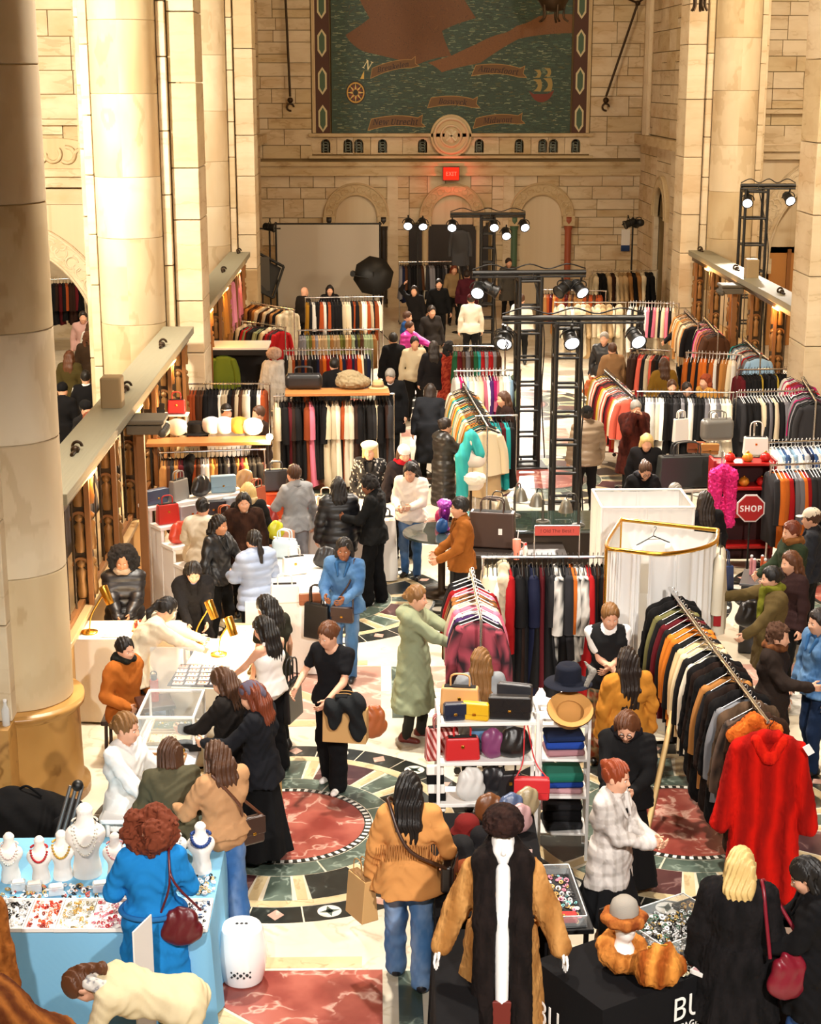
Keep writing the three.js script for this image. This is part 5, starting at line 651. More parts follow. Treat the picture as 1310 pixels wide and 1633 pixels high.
{ const g = thing('garden_stool', 'white ceramic drum garden stool beside the blue table', 'stool', at(388, 1562, 0)); obj('barrel', lathe([[0, 0], [.14, 0], [.155, .02], [.185, .15], [.195, .24], [.185, .33], [.16, .44], [.145, .465], [.0, .47]], 36), M(0xf5f5f3, .18, { clearcoat: .8 }), g); const hl = []; for (const yy of [.14]) for (let i = -3; i <= 3; i++) { const a = PI / 2 + i * .13; hl.push(sph(i % 2 ? .009 : .013, cos(a) * .184, yy + (i % 2 ? .02 : 0), sin(a) * .184, 6)); if (i % 2) hl.push(sph(.009, cos(a) * .183, yy - .022, sin(a) * .183, 6)); } for (let i = -1; i <= 1; i++) hl.push(cyl(.013, .013, .006, i * .035, .47, -.01, 8)); tag(obj('pierced_holes', hl, M(0x2a2a2a, .9), g), null, null, null, 'stuff'); }
bag('sack', 0x0c0b0c, at(48, 1352, 0), 20, 'large black cloth sack heaped by the pier plinth', { s: [1.0, .62, .62] }); bag('sack', 0x111012, at(122, 1360, 0), 70, 'smaller black sack beside the heaped one', { s: [.5, .42, .42] });
{ const g = thing('folded_tripod', 'folded silver tripod legs leaning behind jewellery busts', 'tripod', at(60, 1440, 0)); for (let k = 0; k < 3; k++) obj('leg', rod([k * .05, 0, 0], [.28 + k * .05, .95, -.25], .016), M(0x9a9c9e, .35, { metalness: .8 }), g); obj('hub', sph(.05, .34, .95, -.25), blackMetal, g); }
{ const g = thing('water_bottle', 'clear plastic water bottle on the pier plinth', 'bottle', V(-3.42, .985, -13.95)); obj('bottle', lathe([[0, 0], [.035, 0], [.037, .15], [.015, .2], [.015, .23], [0, .23]], 14), M(0xe8eef0, .08, { transparent: true, opacity: .45 }), g); obj('cap', cyl(.017, .017, .02, 0, .24, 0), plastic(0xf0f0f0), g); }
// ring counter and glass case
{ const c = V(-1.93, 0, -13.15); plainTable(c, .6, 2.15, .92, -2, whitePaint, 'narrow white ring counter below the stone pier', whitePaint, 'display_counter');
  const g = thing('display_case', 'open white framed glass jewellery case on the ring counter', 'display case', [-1.9, .92, -13.85], -2 * D2R); for (const [w, h, d, x, y, z] of [[.5, .3, .01, 0, .15, .33], [.5, .3, .01, 0, .15, -.33], [.01, .3, .66, .25, .15, 0], [.01, .3, .66, -.25, .15, 0]]) obj('pane', box(w, h, d, x, y, z), M(0xdfe8ea, .05, { transparent: true, opacity: .22 }), g); for (const x of [-1, 1]) { for (const y of [0.01, .3]) obj('frame_bar', rbox(.024, .024, .68, .004, x * .25, y, 0), whitePaint, g); for (const z of [-1, 1]) obj('frame_post', rbox(.024, .3, .024, .004, x * .25, .15, z * .33), whitePaint, g); } for (const z of [-1, 1]) for (const y of [.01, .3]) obj('frame_bar', rbox(.5, .024, .024, .004, 0, y, z * .33), whitePaint, g); const lid = obj('lid', rbox(.5, .4, .015, .004, 0, .2, 0), M(0xdfe8ea, .05, { transparent: true, opacity: .25 }), g); lid.position.set(0, .3, -.34); lid.rotation.x = -.25;
  [[0, .16, 'cream pads'], [0, -.14, 'green pads']].forEach(([x, z, n]) => { tray(V(-1.9 + x, .94, -13.85 + z), .38, .24, 0, M(0xb8a888, .7), M(n[0] === 'c' ? 0xd8cba8 : 0x5a6a5a, .9), `ring tray with ${n} inside the glass case`); jewels(V(-1.9 + x, .95, -13.85 + z), .34, .2, 0, [0xd8b860, 0xe8e8e8], 40, `gold rings on ${n} in the glass case`, .01); });
  [[-13.2, 'upper'], [-12.85, 'middle'], [-12.48, 'lower']].forEach(([z, n], i) => { tray(V(-1.97, .925, z), .5, .32, -2, M(0x9a6a38, .5), M(0xe8dcc4, .9), ['wooden ring tray closest to the glass case', 'wooden ring tray in the middle of the counter', 'wooden ring tray at the open end of the counter'][i]); jewels(V(-1.97, .935, z), .44, .26, -2, [0xc8a050, 0x6a4a20, 0xe8e0d0, 0x3a2a1a], 90, ['gold rings in the tray closest to the case', 'gold rings in the tray amid the counter', 'gold rings in the tray at the counter end'][i], .011); });
  const f = thing('folding_fan', 'black folding fan open on the ring counter', 'fan', [-1.75, .94, -13.42]); obj('leaf', extr(ringSec(.05, .16, 0, PI), .006), M(0x100f10, .7), f).rotation.x = -PI / 2 + .3; obj('rivet', sph(.02, 0, .01, 0, 8), gold, f); }
{ const c = at(247, 1118, .72); const g = thing('bar_stool', 'dark wooden bar stool holding an orange flask', 'stool', [c.x, 0, c.z], .3); const w = M(0x3b1a10, .45); obj('seat', rbox(.36, .05, .36, .015, 0, .7, 0), w, g); for (const x of [-1, 1]) for (const z of [-1, 1]) obj('leg', rod([x * .18, 0, z * .18], [x * .14, .68, z * .14], .02), w, g); for (const k of [-1, 1]) { obj('stretcher', rod([-.165, .25, k * .165], [.165, .25, k * .165], .014), w, g); obj('stretcher', rod([k * .165, .35, -.165], [k * .165, .35, .165], .014), w, g); } const f = thing('flask', 'orange steel flask standing on the bar stool', 'flask', [c.x, .725, c.z]); obj('body', cyl(.042, .042, .22, 0, .11, 0, 18), M(0xd24a1c, .4), f); obj('lid', [cyl(.03, .03, .05, 0, .245, 0), mv(new THREE.TorusGeometry(.03, .006, 6, 12), 0, .28, 0)], M(0x2a2a2a, .4), f); }
// lit sorting counters
clothTable(V(-2.74, 0, -16.72), 1.25, .62, .95, 0, 0xe9dcc6, 'counter draped in cream cloth with brass lamp and bead rack', { seed: 4, amp: .012 });
clothTable(V(-1.58, 0, -15.95), .86, 1.5, .84, -6, 0xe6d8bd, 'cream draped table of carded jewellery under brass lamps', { seed: 14, amp: .015 });
function brassLamp(x, y, z, turn, label, I, hx = .2, hy = .42) { const g = thing('brass_lamp', label, 'lamp', [x, y, z], turn); obj('base', lathe([[0, 0], [.09, 0], [.09, .02], [.03, .035], [0, .035]], 18), gold, g); obj('stem', tube([[0, .03, 0], [.03, .2, 0], [hx * .8, hy, 0]], .008, 6), gold, g); const h = obj('shade', lathe([[.045, -.1], [.05, .1], [.0, .11]], 20), M(0xd9a441, .25, { metalness: 1, side: THREE.DoubleSide }), g); h.position.set(hx, hy, 0); h.rotation.z = .35; obj('bulb', sph(.028, hx + .03, hy - .06, 0, 10), new THREE.MeshStandardMaterial({ color: 0xffffff, emissive: 0xfff0d0, emissiveIntensity: 12 }), g); const l = new THREE.SpotLight(0xffe9c4, I, 0, 1.05, .5); l.position.set(hx + .035, hy - .1, 0); l.target.position.set(hx + .1, hy - 1, 0); l.castShadow = true; l.shadow.radius = 3; g.add(l, l.target); const pl = new THREE.PointLight(0xffe9c4, I * .12); pl.position.set(hx + .04, hy - .13, 0); pl.castShadow = true; g.add(pl); }
brassLamp(-3.12, .955, -16.62, 0, 'brass desk lamp on the counter before the curly haired seller', 5); brassLamp(-1.98, .845, -16.5, -.3, 'brass desk lamp bent over the carded jewellery', 14); brassLamp(-1.7, .845, -16.2, -.5, 'shorter brass desk lamp bright over the pearl tray', 14, .16, .34);
{ const g = thing('bead_rack', 'wooden rack of small bead jars on cream counter', 'rack', [-2.5, .955, -16.72], .05); obj('rack_base', rbox(.36, .03, .2, .006, 0, .015, 0), M(0xa8683a, .6), g); for (let i = 0; i < 7; i++) for (let j = 0; j < 2; j++) obj('jar', cyl(.018, .018, .06, -.14 + i * .048, .06, -.05 + j * .09, 10), M([0xb86a48, 0x8a3a28, 0xd8b090][(i + j) % 3], .4), g); }
[[-2.86, 'left of'], [-2.52, 'x']].forEach(([x], i) => { const g = thing('sample_tray', ['white sample tray of pink swatches by the brass lamp', 'white sample tray in front of the bead rack'][i], 'tray', [x, .956, -16.52]); obj('tray_base', rbox(.24, .015, .14, .004, 0, .008, 0), whitePaint, g); for (let k = 0; k < 3; k++) obj('swatch', rbox(.06, .012, .1, .003, -.075 + k * .075, .02, 0), M(0xd89a90, .8), g); });
{ const c = at(318, 1078, .845); const m = thing('card_mat', 'dark mat spread with rows of earring cards', 'mat', c, -6 * D2R); obj('mat', rbox(.52, .008, .62, .002, 0, .004, 0), M(0x2c2c34, .9), m); for (let i = 0; i < 4; i++) for (let j = 0; j < 5; j++) { const k = thing('earring_card', 'small pink and white earring card on the dark mat', 'card', V(c.x - .19 + i * .125, .856, c.z - .25 + j * .12), -6 * D2R + (rnd() - .5) * .1, 'earring cards laid on the dark mat'); obj('card', box(.1, .003, .085), M((i + j) % 2 ? 0xf2e6e0 : 0xe8b8b0, .8), k); obj('earring_pair', [sph(.008, -.02, .008, 0, 6), sph(.008, .02, .008, 0, 6)], gold, k); } }
tray(at(395, 1010, .845), .5, .5, -6, M(0xd8b888, .6), M(0xf4e8dc, .8), 'shallow wooden tray of pearl strings under the lamp'); jewels(at(395, 1010, .855), .46, .46, -6, [0xffffff, 0xf0e0d0, 0xe8c8b8], 150, 'pale pearl strings heaped in the lamplit tray', .018); tray(at(413, 1062, .845), .14, .5, -6, M(0x8a6a30, .6), M(0x8a7440, .8), 'slim tray of gold rings at the table edge'); jewels(at(413, 1062, .855), .12, .46, -6, [0xc89a30, 0x3a2a10, 0xe8c870], 60, 'gold rings in the slim tray', .014);
// white bag tables
clothTable(V(-1.02, 0, -18.9), .95, 2.0, .86, -4, 0xf2ede4, 'white draped table of bags beside the denim clad shopper', { seed: 21, amp: .02 });
clothTable(V(-.8, 0, -22.2), 2.0, 1.4, .86, 0, 0xefe9e0, 'white draped table before the orange crates', { seed: 23, amp: .02 });
[[455, 890, 'duffel', 0xcfe3ee, 'clear pale blue plastic bag on the white table', [.34, .26, .16]], [470, 915, 'top', 0xf0ece4, 'white structured handbag on the white table', [.3, .22, .12]], [520, 905, 'hobo', 0x2a2a2c, 'black and white patterned slouchy bag on white table', null], [455, 960, 'tote', 0xe6e2dc, 'clear vinyl tote on the white draped table', [.34, .22, .14]], [495, 965, 'clutch', 0x9a5a38, 'small brown clutch on the white draped table', null], [440, 860, 'pouch', 0xd6d22a, 'yellow drawstring pouch on the white table', null]].forEach(([px, py, k, c, l, s]) => bag(k, c, at(px, py, .866), rr(-25, 25), l, s ? { s } : {}));
[[440, 805, 'orange'], [470, 810, 'orange'], [450, 775, 'orange']].forEach(([px, py], i) => { const g = thing('orange_crate', ['orange crate carrying a navy bag', 'orange crate behind the grey jacket shopper', 'orange crate topmost at the back of the white table'][i], 'crate', at(px, py + 13, .866)); obj('crate_body', rbox(.42, .3, .34, .01, 0, .15, 0), M(0xd5501a, .6), g); obj('rim', [rbox(.44, .03, .02, .004, 0, .3, .17), rbox(.44, .03, .02, .004, 0, .3, -.17)], M(0xb8420f, .6), g); });
bag('tote', 0x2c3038, at(441, 782, 1.175), 10, 'navy stiff tote on the orange crate', {}); bag('top', 0x2a2a2a, at(471, 786, 1.175), -15, 'dark handbag on the second orange crate', {}); bag('top', 0xd8cfc0, at(520, 812, .866), 5, 'pale bag with tall handle behind the orange crates', {});
// tiered bag display
const TS = V(-2.13, 0, -20.85), TSY = 36 * D2R, rowN = {}, rowAll = { 1.3: 5, 1.1: 5, .9: 5, .7: 6 };
{ const g = thing('tiered_shelf', 'white stepped shelf crowded with handbags beside the screen', 'shelf', [TS.x, 0, TS.z], TSY); for (let i = 0; i < 4; i++) obj('shelf_step', rbox(1.75, .05, .3, .01, 0, .675 + i * .2, .45 - i * .3), whitePaint, g); for (const k of [-1, 1]) for (let i = 0; i < 4; i++) obj('side_panel', rbox(.04, .65 + i * .2, .28, .006, k * .84, .325 + i * .1, .45 - i * .3), whitePaint, g); }
const bagSpots = [[258, 795, 1.3, 'clutch', 'slate blue', 0x4a5a74], [290, 790, 1.3, 'tote', 'grey', 0x8f8d88], [318, 785, 1.3, 'hobo', 'black quilted', 0x1d1c1c], [355, 780, 1.3, 'flap', 'powder blue', 0x8fb0c4], [395, 778, 1.3, 'pouch', 'tan', 0xb08a5a], [260, 840, 1.1, 'top', 'scarlet', 0xc22a20], [300, 822, 1.1, 'clutch', 'silver', 0xa8aab0], [320, 815, 1.1, 'clutch', 'charcoal', 0x2a2a30], [350, 812, 1.1, 'clutch', 'icy blue', 0xaabfd0], [238, 860, .9, 'hobo', 'coral red', 0xd0462e], [282, 855, .9, 'top', 'crimson', 0xb02028], [225, 890, .9, 'tote', 'rust', 0xb8602e], [250, 895, .7, 'pouch', 'cream', 0xe4d4b4], [275, 880, .7, 'top', 'white', 0xf0ece4], [300, 885, .7, 'hobo', 'ivory', 0xe8dcc4], [240, 915, .7, 'clutch', 'gold', 0xc09a50], [265, 920, .7, 'pouch', 'silver', 0xb8b8b8], [295, 915, .7, 'clutch', 'peach', 0xe0a888], [212, 850, .9, 'tote', 'orange', 0xd07030], [335, 850, .9, 'pouch', 'red floral', 0xc04038], [215, 800, 1.1, 'tote', 'brick', 0xa04a2c]];
bagSpots.forEach(([px, py, h, k, n, c]) => { const i = rowN[h] = (rowN[h] ?? -1) + 1, lx = -.68 + 1.36 * i / (rowAll[h] - 1), lz = .45 - (h - .7) / .2 * .3; bag(k, c, V(TS.x + lx * cos(TSY) + lz * sin(TSY), h, TS.z - lx * sin(TSY) + lz * cos(TSY)), 36 + rr(-25, 25), `${n} ${({ top: 'handbag', flap: 'shoulder bag', hobo: 'slouchy bag' })[k] ?? k} on the stepped white shelf`, { s: { clutch: [.34, .2, .1], tote: [.32, .28, .12], hobo: [.36, .28, .16], top: [.3, .26, .13], pouch: [.26, .26, .15], flap: [.34, .24, .1] }[k] }); });
// hat shelf with hanging rail
function shelfBoard(p1, p2, h, d, label, m = M(0xb5753c, .5)) { const A = at(...p1, h), B = at(...p2, h), c = A.clone().add(B).multiplyScalar(.5), L = A.distanceTo(B), g = thing('wall_shelf', label, 'shelf', [c.x, 0, c.z], Math.atan2(-(B.z - A.z), B.x - A.x)); obj('board', rbox(L, .05, d, .008, 0, h - .025, -d / 2), m, g); for (const k of [-1, 1]) obj('post', rod([k * (L / 2 - .05), 0, -d / 2], [k * (L / 2 - .05), h - .05, -d / 2], .018), blackMetal, g); return g; }
shelfBoard([233, 708], [432, 704], 1.75, .42, 'long wooden shelf of bonnets and hats above the coats');
[[257, 695, 'cream padded', 0xe6d8bc], [283, 693, 'ivory padded', 0xeee2ca], [338, 690, 'white puffy', 0xf4f1ea], [358, 690, 'white quilted', 0xf0eee8], [382, 690, 'amber', 0xd98f3c], [404, 692, 'white fluffy', 0xf2ece0]].forEach(([px, py, n, c]) => hatLathe([[.08, 0], [.13, .04], [.15, .12], [.12, .2], [.05, .23], [0, .235]], clothM(c), at(px, py, 1.755), `${n} bonnet on the long wooden shelf`, { name: 'bonnet' }));
hatLathe(FEDORA, clothM(0x161415), at(312, 690, 1.755), 'black wide hat on the long wooden shelf', { scale: [1.4, 1.3, 1.4] });
{ const g = thing('wire_stand', 'white wire stand carrying red and black bags', 'stand', at(268, 690, 1.755)); for (const x of [-1, 1]) for (const z of [-1, 1]) obj('leg', rod([x * .28, 0, z * .1], [x * .28, .26, z * .1], .008), whitePaint, g); obj('stand_top', rbox(.62, .02, .26, .006, 0, .27, 0), whitePaint, g); bag('top', 0xc8242a, g.position.clone().add(V(.14, .285, 0)), 0, 'bright red box bag on the white wire stand', {}); bag('clutch', 0x1a1512, g.position.clone().add(V(-.16, .285, 0)), 0, 'black beaded clutch on the white wire stand', {}); }
{ const p = at(430, 697, 1.8); const g = thing('bare_bulb', 'bare glowing bulb at the end of the hat shelf', 'lamp', p); obj('bulb', sph(.05, 0, 0, 0, 14), new THREE.MeshStandardMaterial({ color: 0xffffff, emissive: 0xffdfa8, emissiveIntensity: 30 }), g); obj('cord', rod([0, .05, 0], [0, .5, -.1], .008), blackMetal, g); const l = new THREE.PointLight(0xffd59a, 16); l.position.set(0, 0, .08); l.castShadow = true; l.shadow.radius = 2; g.add(l); }
shelfBoard([455, 628], [622, 626], 1.7, .5, 'wooden shelf with boater hat and large knit hat');
bag('duffel', 0x17171a, at(485, 620, 1.705), 0, 'long black handbag on the boater hat shelf', { s: [.62, .26, .2] }); hatLathe(FEDORA, clothM(0xc8a878), at(603, 618, 1.705), 'pale straw hat with a band on the wooden shelf', { band: [.095, .04, M(0x8a6a48, .8)] }); { const g = thing('knit_hat', 'large tweedy wide brimmed hat on the wooden shelf', 'hat', at(563, 618, 1.705)); obj('crown', surf([ell(V(0, .1, 0), [.3, .12, .24], .05), ell(V(-.05, .2, 0), [.2, .1, .16], .05)], .02, (x, y, z) => .03 * (n3(x * 30, y * 30, z * 30) - .5)), M(0x8a7a5c, .95), g); }
{ const c = at(380, 560, 1.7); const g = thing('display_tent', 'black box stall with a white top and green jumper', 'stall', [c.x, 0, c.z - .4]); obj('white_top', rbox(1.15, .05, .9, .01, 0, 1.75, 0), whitePaint, g); obj('back_panel', rbox(1.1, 1.7, .04, .01, 0, .87, -.3), M(0x141213, .8), g); for (const k of [-1, 1]) obj('post', rod([k * .55, 0, .43], [k * .55, 1.73, .43], .018), blackMetal, g); garment('shirt', 0x6d7d22, V(c.x - .28, 1.72, c.z + .02), 0, 'moss green jumper hanging in front of the black stall', null, 0); obj('top_valance', rbox(1.14, .1, .02, .005, 0, 1.68, .45), M(0x1a1819, .8), g); }
// red vintage stall and shop sign
{ const c = at(1190, 800, 1.0); const g = thing('red_shelf', 'red lacquered shelf of trinkets behind the pink boa', 'shelf', [c.x, 0, c.z - .3]); for (const y of [.3, .75, 1.15, 1.5]) obj('shelf_board', rbox(.85, .04, .35, .006, 0, y, 0), M(0xa8120f, .35), g); for (const k of [-1, 1]) obj('side_post', rbox(.04, 1.55, .35, .006, k * .43, .78, 0), M(0x8a0f0c, .4), g); obj('back_board', rbox(.85, 1.5, .02, .004, 0, .78, -.17), M(0x3a0a08, .6), g);
  [[-.25, 'red lidded pot', 0xc01f18], [.0, 'amber glass jar', 0xd08a28], [.25, 'scarlet bowl', 0xb81815]].forEach(([x, n, cl], i) => { for (const y of [.77, 1.17, 1.52]) { const t = thing('trinket', `${n} on the ${({ .77: 'lower', 1.17: 'middle', 1.52: 'top' })[y]} red board`, 'trinket', [c.x + x + (y - 1) * .1, y, c.z - .25]); obj('pot', lathe([[0, 0], [.05, 0], [.08, .05], [.06, .1], [.03, .12], [0, .12]], 14), M(cl, .3), t); obj('lid_knob', sph(.02, 0, .13, 0, 8), gold, t); } });
  const s = thing('shop_sign', 'red octagonal sign reading SHOP', 'sign', [c.x + .06, .92, c.z + .05]); const oc = [...Array(8)].map((_, i) => [cos(PI / 8 + i * PI / 4), sin(PI / 8 + i * PI / 4)]); obj('sign_rim', extr(poly(oc.map(p => [p[0] * .21, p[1] * .21])), .02), M(0xf0e8e4, .5), s); const t = canvasTex(256, 256, (q, w, h) => { q.fillStyle = '#b0141a'; q.fillRect(0, 0, w, h); q.fillStyle = '#fff'; q.font = 'bold 82px sans-serif'; q.textAlign = 'center'; q.fillText('SHOP', w / 2, 158); }); const fg = extr(poly(oc.map(p => [p[0] * .19, p[1] * .19])), .004); const u = fg.attributes.uv, pp = fg.attributes.position; for (let i = 0; i < u.count; i++) u.setXY(i, pp.getX(i) / .38 + .5, pp.getY(i) / .38 + .5); obj('sign_face', fg, new THREE.MeshStandardMaterial({ map: t, roughness: .4 }), s).position.z = .021; obj('sign_post', rod([0, -.92, -.02], [0, -.2, -.02], .014), blackMetal, s); }
{ const A = at(1155, 748, 1.55); const g = thing('feather_boa', 'shaggy hot pink feather boa hanging by the red shelf', 'boa', [A.x, A.y, A.z]); const q = []; for (const k of [-1, 1]) q.push(cap(V(k * .03, 0, 0), V(k * .1, -.08, 0), .06, .08, .04), cap(V(k * .1, -.08, 0), V(k * .1, -.75, 0), .09, .08, .04)); obj('feathers', surf(q, .016, (x, y, z) => .06 * (n3(x * 50, y * 50, z * 50) - .5)), M(0xf02a86, .9), g); obj('hook', rod([0, .05, 0], [0, .22, 0], .008), chrome, g); }
bag('tote', 0x2c3030, at(1092, 775, .95), 8, 'large dark grey leather holdall by the smiling person', { s: [.85, .46, .25], hh: .18 }); { const c = at(1092, 775, .93); plainTable(V(c.x, 0, c.z), .9, .5, .93, 8, M(0xd8d0c4, .6), 'pale trestle under the large grey holdall', M(0xd0c4b0, .6)); }
bag('top', 0xf0ece6, at(1205, 725, 1.5), -5, 'white leather handbag hung beside the glove rail', { s: [.36, .26, .14], hh: .2 }); bag('flap', 0x8a4a2c, at(1110, 722, 1.35), 0, 'brown flap bag dangling over the grey holdall', {}); bag('flap', 0xb5763c, at(1132, 725, 1.35), 0, 'tan flap bag dangling beside the brown one', {});
bag('tote', 0xe8e4dc, at(1085, 705, 1.5), 20, 'pale canvas bag hanging over the trestle', { s: [.24, .36, .1] }); bag('duffel', 0x6a6762, at(1143, 702, 1.4), 10, 'grey padded bag tipped behind the red shelf', { s: [.5, .34, .22] });
{ const c = at(1228, 920, .9); const g = thing('side_counter', 'dark grey counter with vials beside the green jacket shopper', 'counter', [c.x, 0, c.z], -.3); obj('counter_body', rbox(.62, .85, .6, .02, 0, .43, 0), M(0x2a2b2f, .5), g); obj('counter_top', rbox(.66, .03, .64, .006, 0, .87, 0), M(0x55565a, .3), g); for (let i = 0; i < 6; i++) { const v = thing('perfume_vial', 'slim glass vial on the dark grey counter', 'vial', [c.x - .2 + (i % 3) * .13, .886, c.z - .12 + floor(i / 3) * .15], 0, 'vials on the dark grey counter'); obj('glass', cyl(.022, .022, .2 + .06 * (i % 2), 0, .11, 0, 10), M([0xe8a0a8, 0xe06a3a, 0xe8e8ec][i % 3], .1, { transparent: true, opacity: .7 }), v); obj('stopper', sph(.02, 0, .24, 0, 8), M(0xd8d8dc, .2), v); } }
function hookStand(p, h, label) { const g = thing('hook_stand', label, 'stand', [p.x, 0, p.z - .14]); obj('pole', rod([0, 0, 0], [0, h, 0], .015), chrome, g); obj('base', cyl(.14, .14, .02, 0, .01, 0), chrome, g); obj('hook_arm', tube([[0, h, 0], [0, h + .02, .08], [0, h - .02, .16]], .008, 6), chrome, g); }
hookStand(at(1205, 725, 1.5), 1.94, 'chrome hook stand holding the white handbag'); hookStand(at(1110, 722, 1.35), 1.5, 'chrome hook stand holding the brown flap bag'); hookStand(at(1132, 725, 1.35), 1.5, 'chrome hook stand holding the tan flap bag'); hookStand(at(1085, 705, 1.5), 1.95, 'chrome hook stand holding the pale canvas bag'); hookStand(at(1143, 702, 1.4), 1.77, 'chrome hook stand holding the grey padded bag'); hookStand(at(1155, 748, 1.55), 1.76, 'chrome hook stand holding the pink boa');
// round glass table with tote
{ const c = at(705, 850, .85); const g = thing('round_table', 'round dark glass table beside the tan jacket shopper', 'table', [c.x, 0, c.z]); obj('glass_top', cyl(.52, .52, .03, 0, .85, 0, 36), M(0x3a4440, .08, { clearcoat: 1 }), g); obj('pedestal', lathe([[.3, 0], [.28, .03], [.05, .08], [.05, .83], [0, .83]], 18), darkBronze, g);
  const h = thing('foil_mannequin_bust', 'purple foil display head on the round glass table', 'display head', at(709, 846, .866)); obj('head_form', surf([ell(V(0, .26, 0), [.08, .11, .09], .05), cap(V(0, .02, 0), V(0, .16, 0), .06, .05, .04), ell(V(0, .02, 0), [.09, .02, .09], .03)], .012), M(0x8a2a90, .25, { metalness: .6 }), h); obj('crest', surf([ell(V(0, .36, -.02), [.1, .07, .11], .04)], .014, (x, y, z) => .03 * (n3(x * 60, y * 60, z * 60) - .5)), M(0xa03aa8, .4), h);
  bag('pouch', 0x2a5fa8, at(705, 850, .866), 0, 'small blue pouch on the round glass table', { s: [.16, .18, .1] }); bag('pouch', 0xd02a68, at(702, 835, .866), 40, 'small magenta pouch on the round glass table', { s: [.14, .18, .1] }); }
bag('tote', 0x463228, at(785, 870, .86), -12, 'big monogram brown tote standing by the tan jacket', { s: [.62, .46, .24], hh: .16, tagc: 1 }); { const c = at(790, 875, .85); plainTable(V(c.x + .15, 0, c.z), 1.5, .6, .85, 0, M(0x2c2420, .4), 'dark low table behind the long dress rail'); }
{ const c = at(824, 892, .86); const g = thing('tumbler', 'pink and orange lidded tumbler with straw behind dresses', 'tumbler', c); obj('cup', lathe([[0, 0], [.035, 0], [.038, .1], [.05, .13], [.052, .26], [0, .26]], 18), M(0xe8907a, .4), g); obj('handle', mv(new THREE.TorusGeometry(.045, .009, 6, 14, PI), .05, .18, 0, 0, 0, -PI / 2), M(0xe8a8a0, .4), g); obj('straw', rod([.01, .26, 0], [.02, .38, 0], .006), plastic(0xf4f4f4), g);
  const b = thing('milk_bottle', 'white bottle with red cap beside the pink tumbler', 'bottle', at(838, 890, .86)); obj('body', lathe([[0, 0], [.03, 0], [.032, .12], [.016, .17], [0, .17]], 14), plastic(0xf2eeea), b); obj('cap', cyl(.018, .018, .03, 0, .185, 0), plastic(0xd02a28), b); }
{ const c = at(888, 890, 1.75); const g = thing('rail_sign', 'red card sign reading Old The Best in clear holder', 'sign', c); const t = canvasTex(512, 110, (q, w, h) => { q.fillStyle = '#d8584a'; q.fillRect(0, 0, w, h); q.fillStyle = '#4a1510'; q.font = '58px sans-serif'; q.textAlign = 'center'; q.fillText('! Old The Best !', w / 2, 74); }); obj('card', box(.48, .1, .008, 0, .3, 0), M(0xd8584a, .7), g); obj('card_print', new THREE.PlaneGeometry(.47, .095).translate(0, .3, .006), new THREE.MeshStandardMaterial({ map: t, roughness: .7 }), g); obj('holder', [rod([-.24, 0, 0], [-.24, .36, 0], .006), rod([.24, 0, 0], [.24, .36, 0], .006), rod([-.24, .36, 0], [.24, .36, 0], .006)], chrome, g); }
{ const a = at(1032, 1302, .25), g = thing('wooden_slat', 'long pale wooden slat leaning on the fur rail', 'slat', a); const b = V(2.88, 1.62, -14.5).sub(a); obj('slat', rod([0, 0, 0], b, .028, .028, 4), M(0xd9b77c, .6), g); obj('slat_shoe', rbox(.06, .05, .06, .01, 0, 0, 0), M(0x8a6a3a, .6), g); g.position.y = .05; }
{ const c = at(520, 1640, 0); }
[[885, 30, -44, 8.3, .5, 'dark iron lantern with clawed foot hanging before the mural'], [1120, 6, -36.2, 8.25, .22, 'smaller dark iron lantern hanging by the column']].forEach(([px, py, z, y, r, label]) => { const zc = abs(z) * .967 - (y - EYE) * .2546, g = thing('iron_lantern', label, 'lantern', [(px - 605) / FOC * zc, y, z]); obj('body', lathe([[0, .12], [r * .5, .16], [r * .8, .4], [r, .7], [r * .9, 1.3], [r * .4, 1.6], [0, 1.7]], 10), darkBronze, g); for (let k = 0; k < 5; k++) { const a = k * 1.256; obj('claw', tube([[cos(a) * r * .6, .3, sin(a) * r * .6], [cos(a) * r * .55, .0, sin(a) * r * .55], [cos(a) * r * .8, -.12, sin(a) * r * .8]], .03, 6), darkBronze, g); } obj('chain', rod([0, 1.7, 0], [0, HH - y - .06, 0], .03), darkBronze, g); });
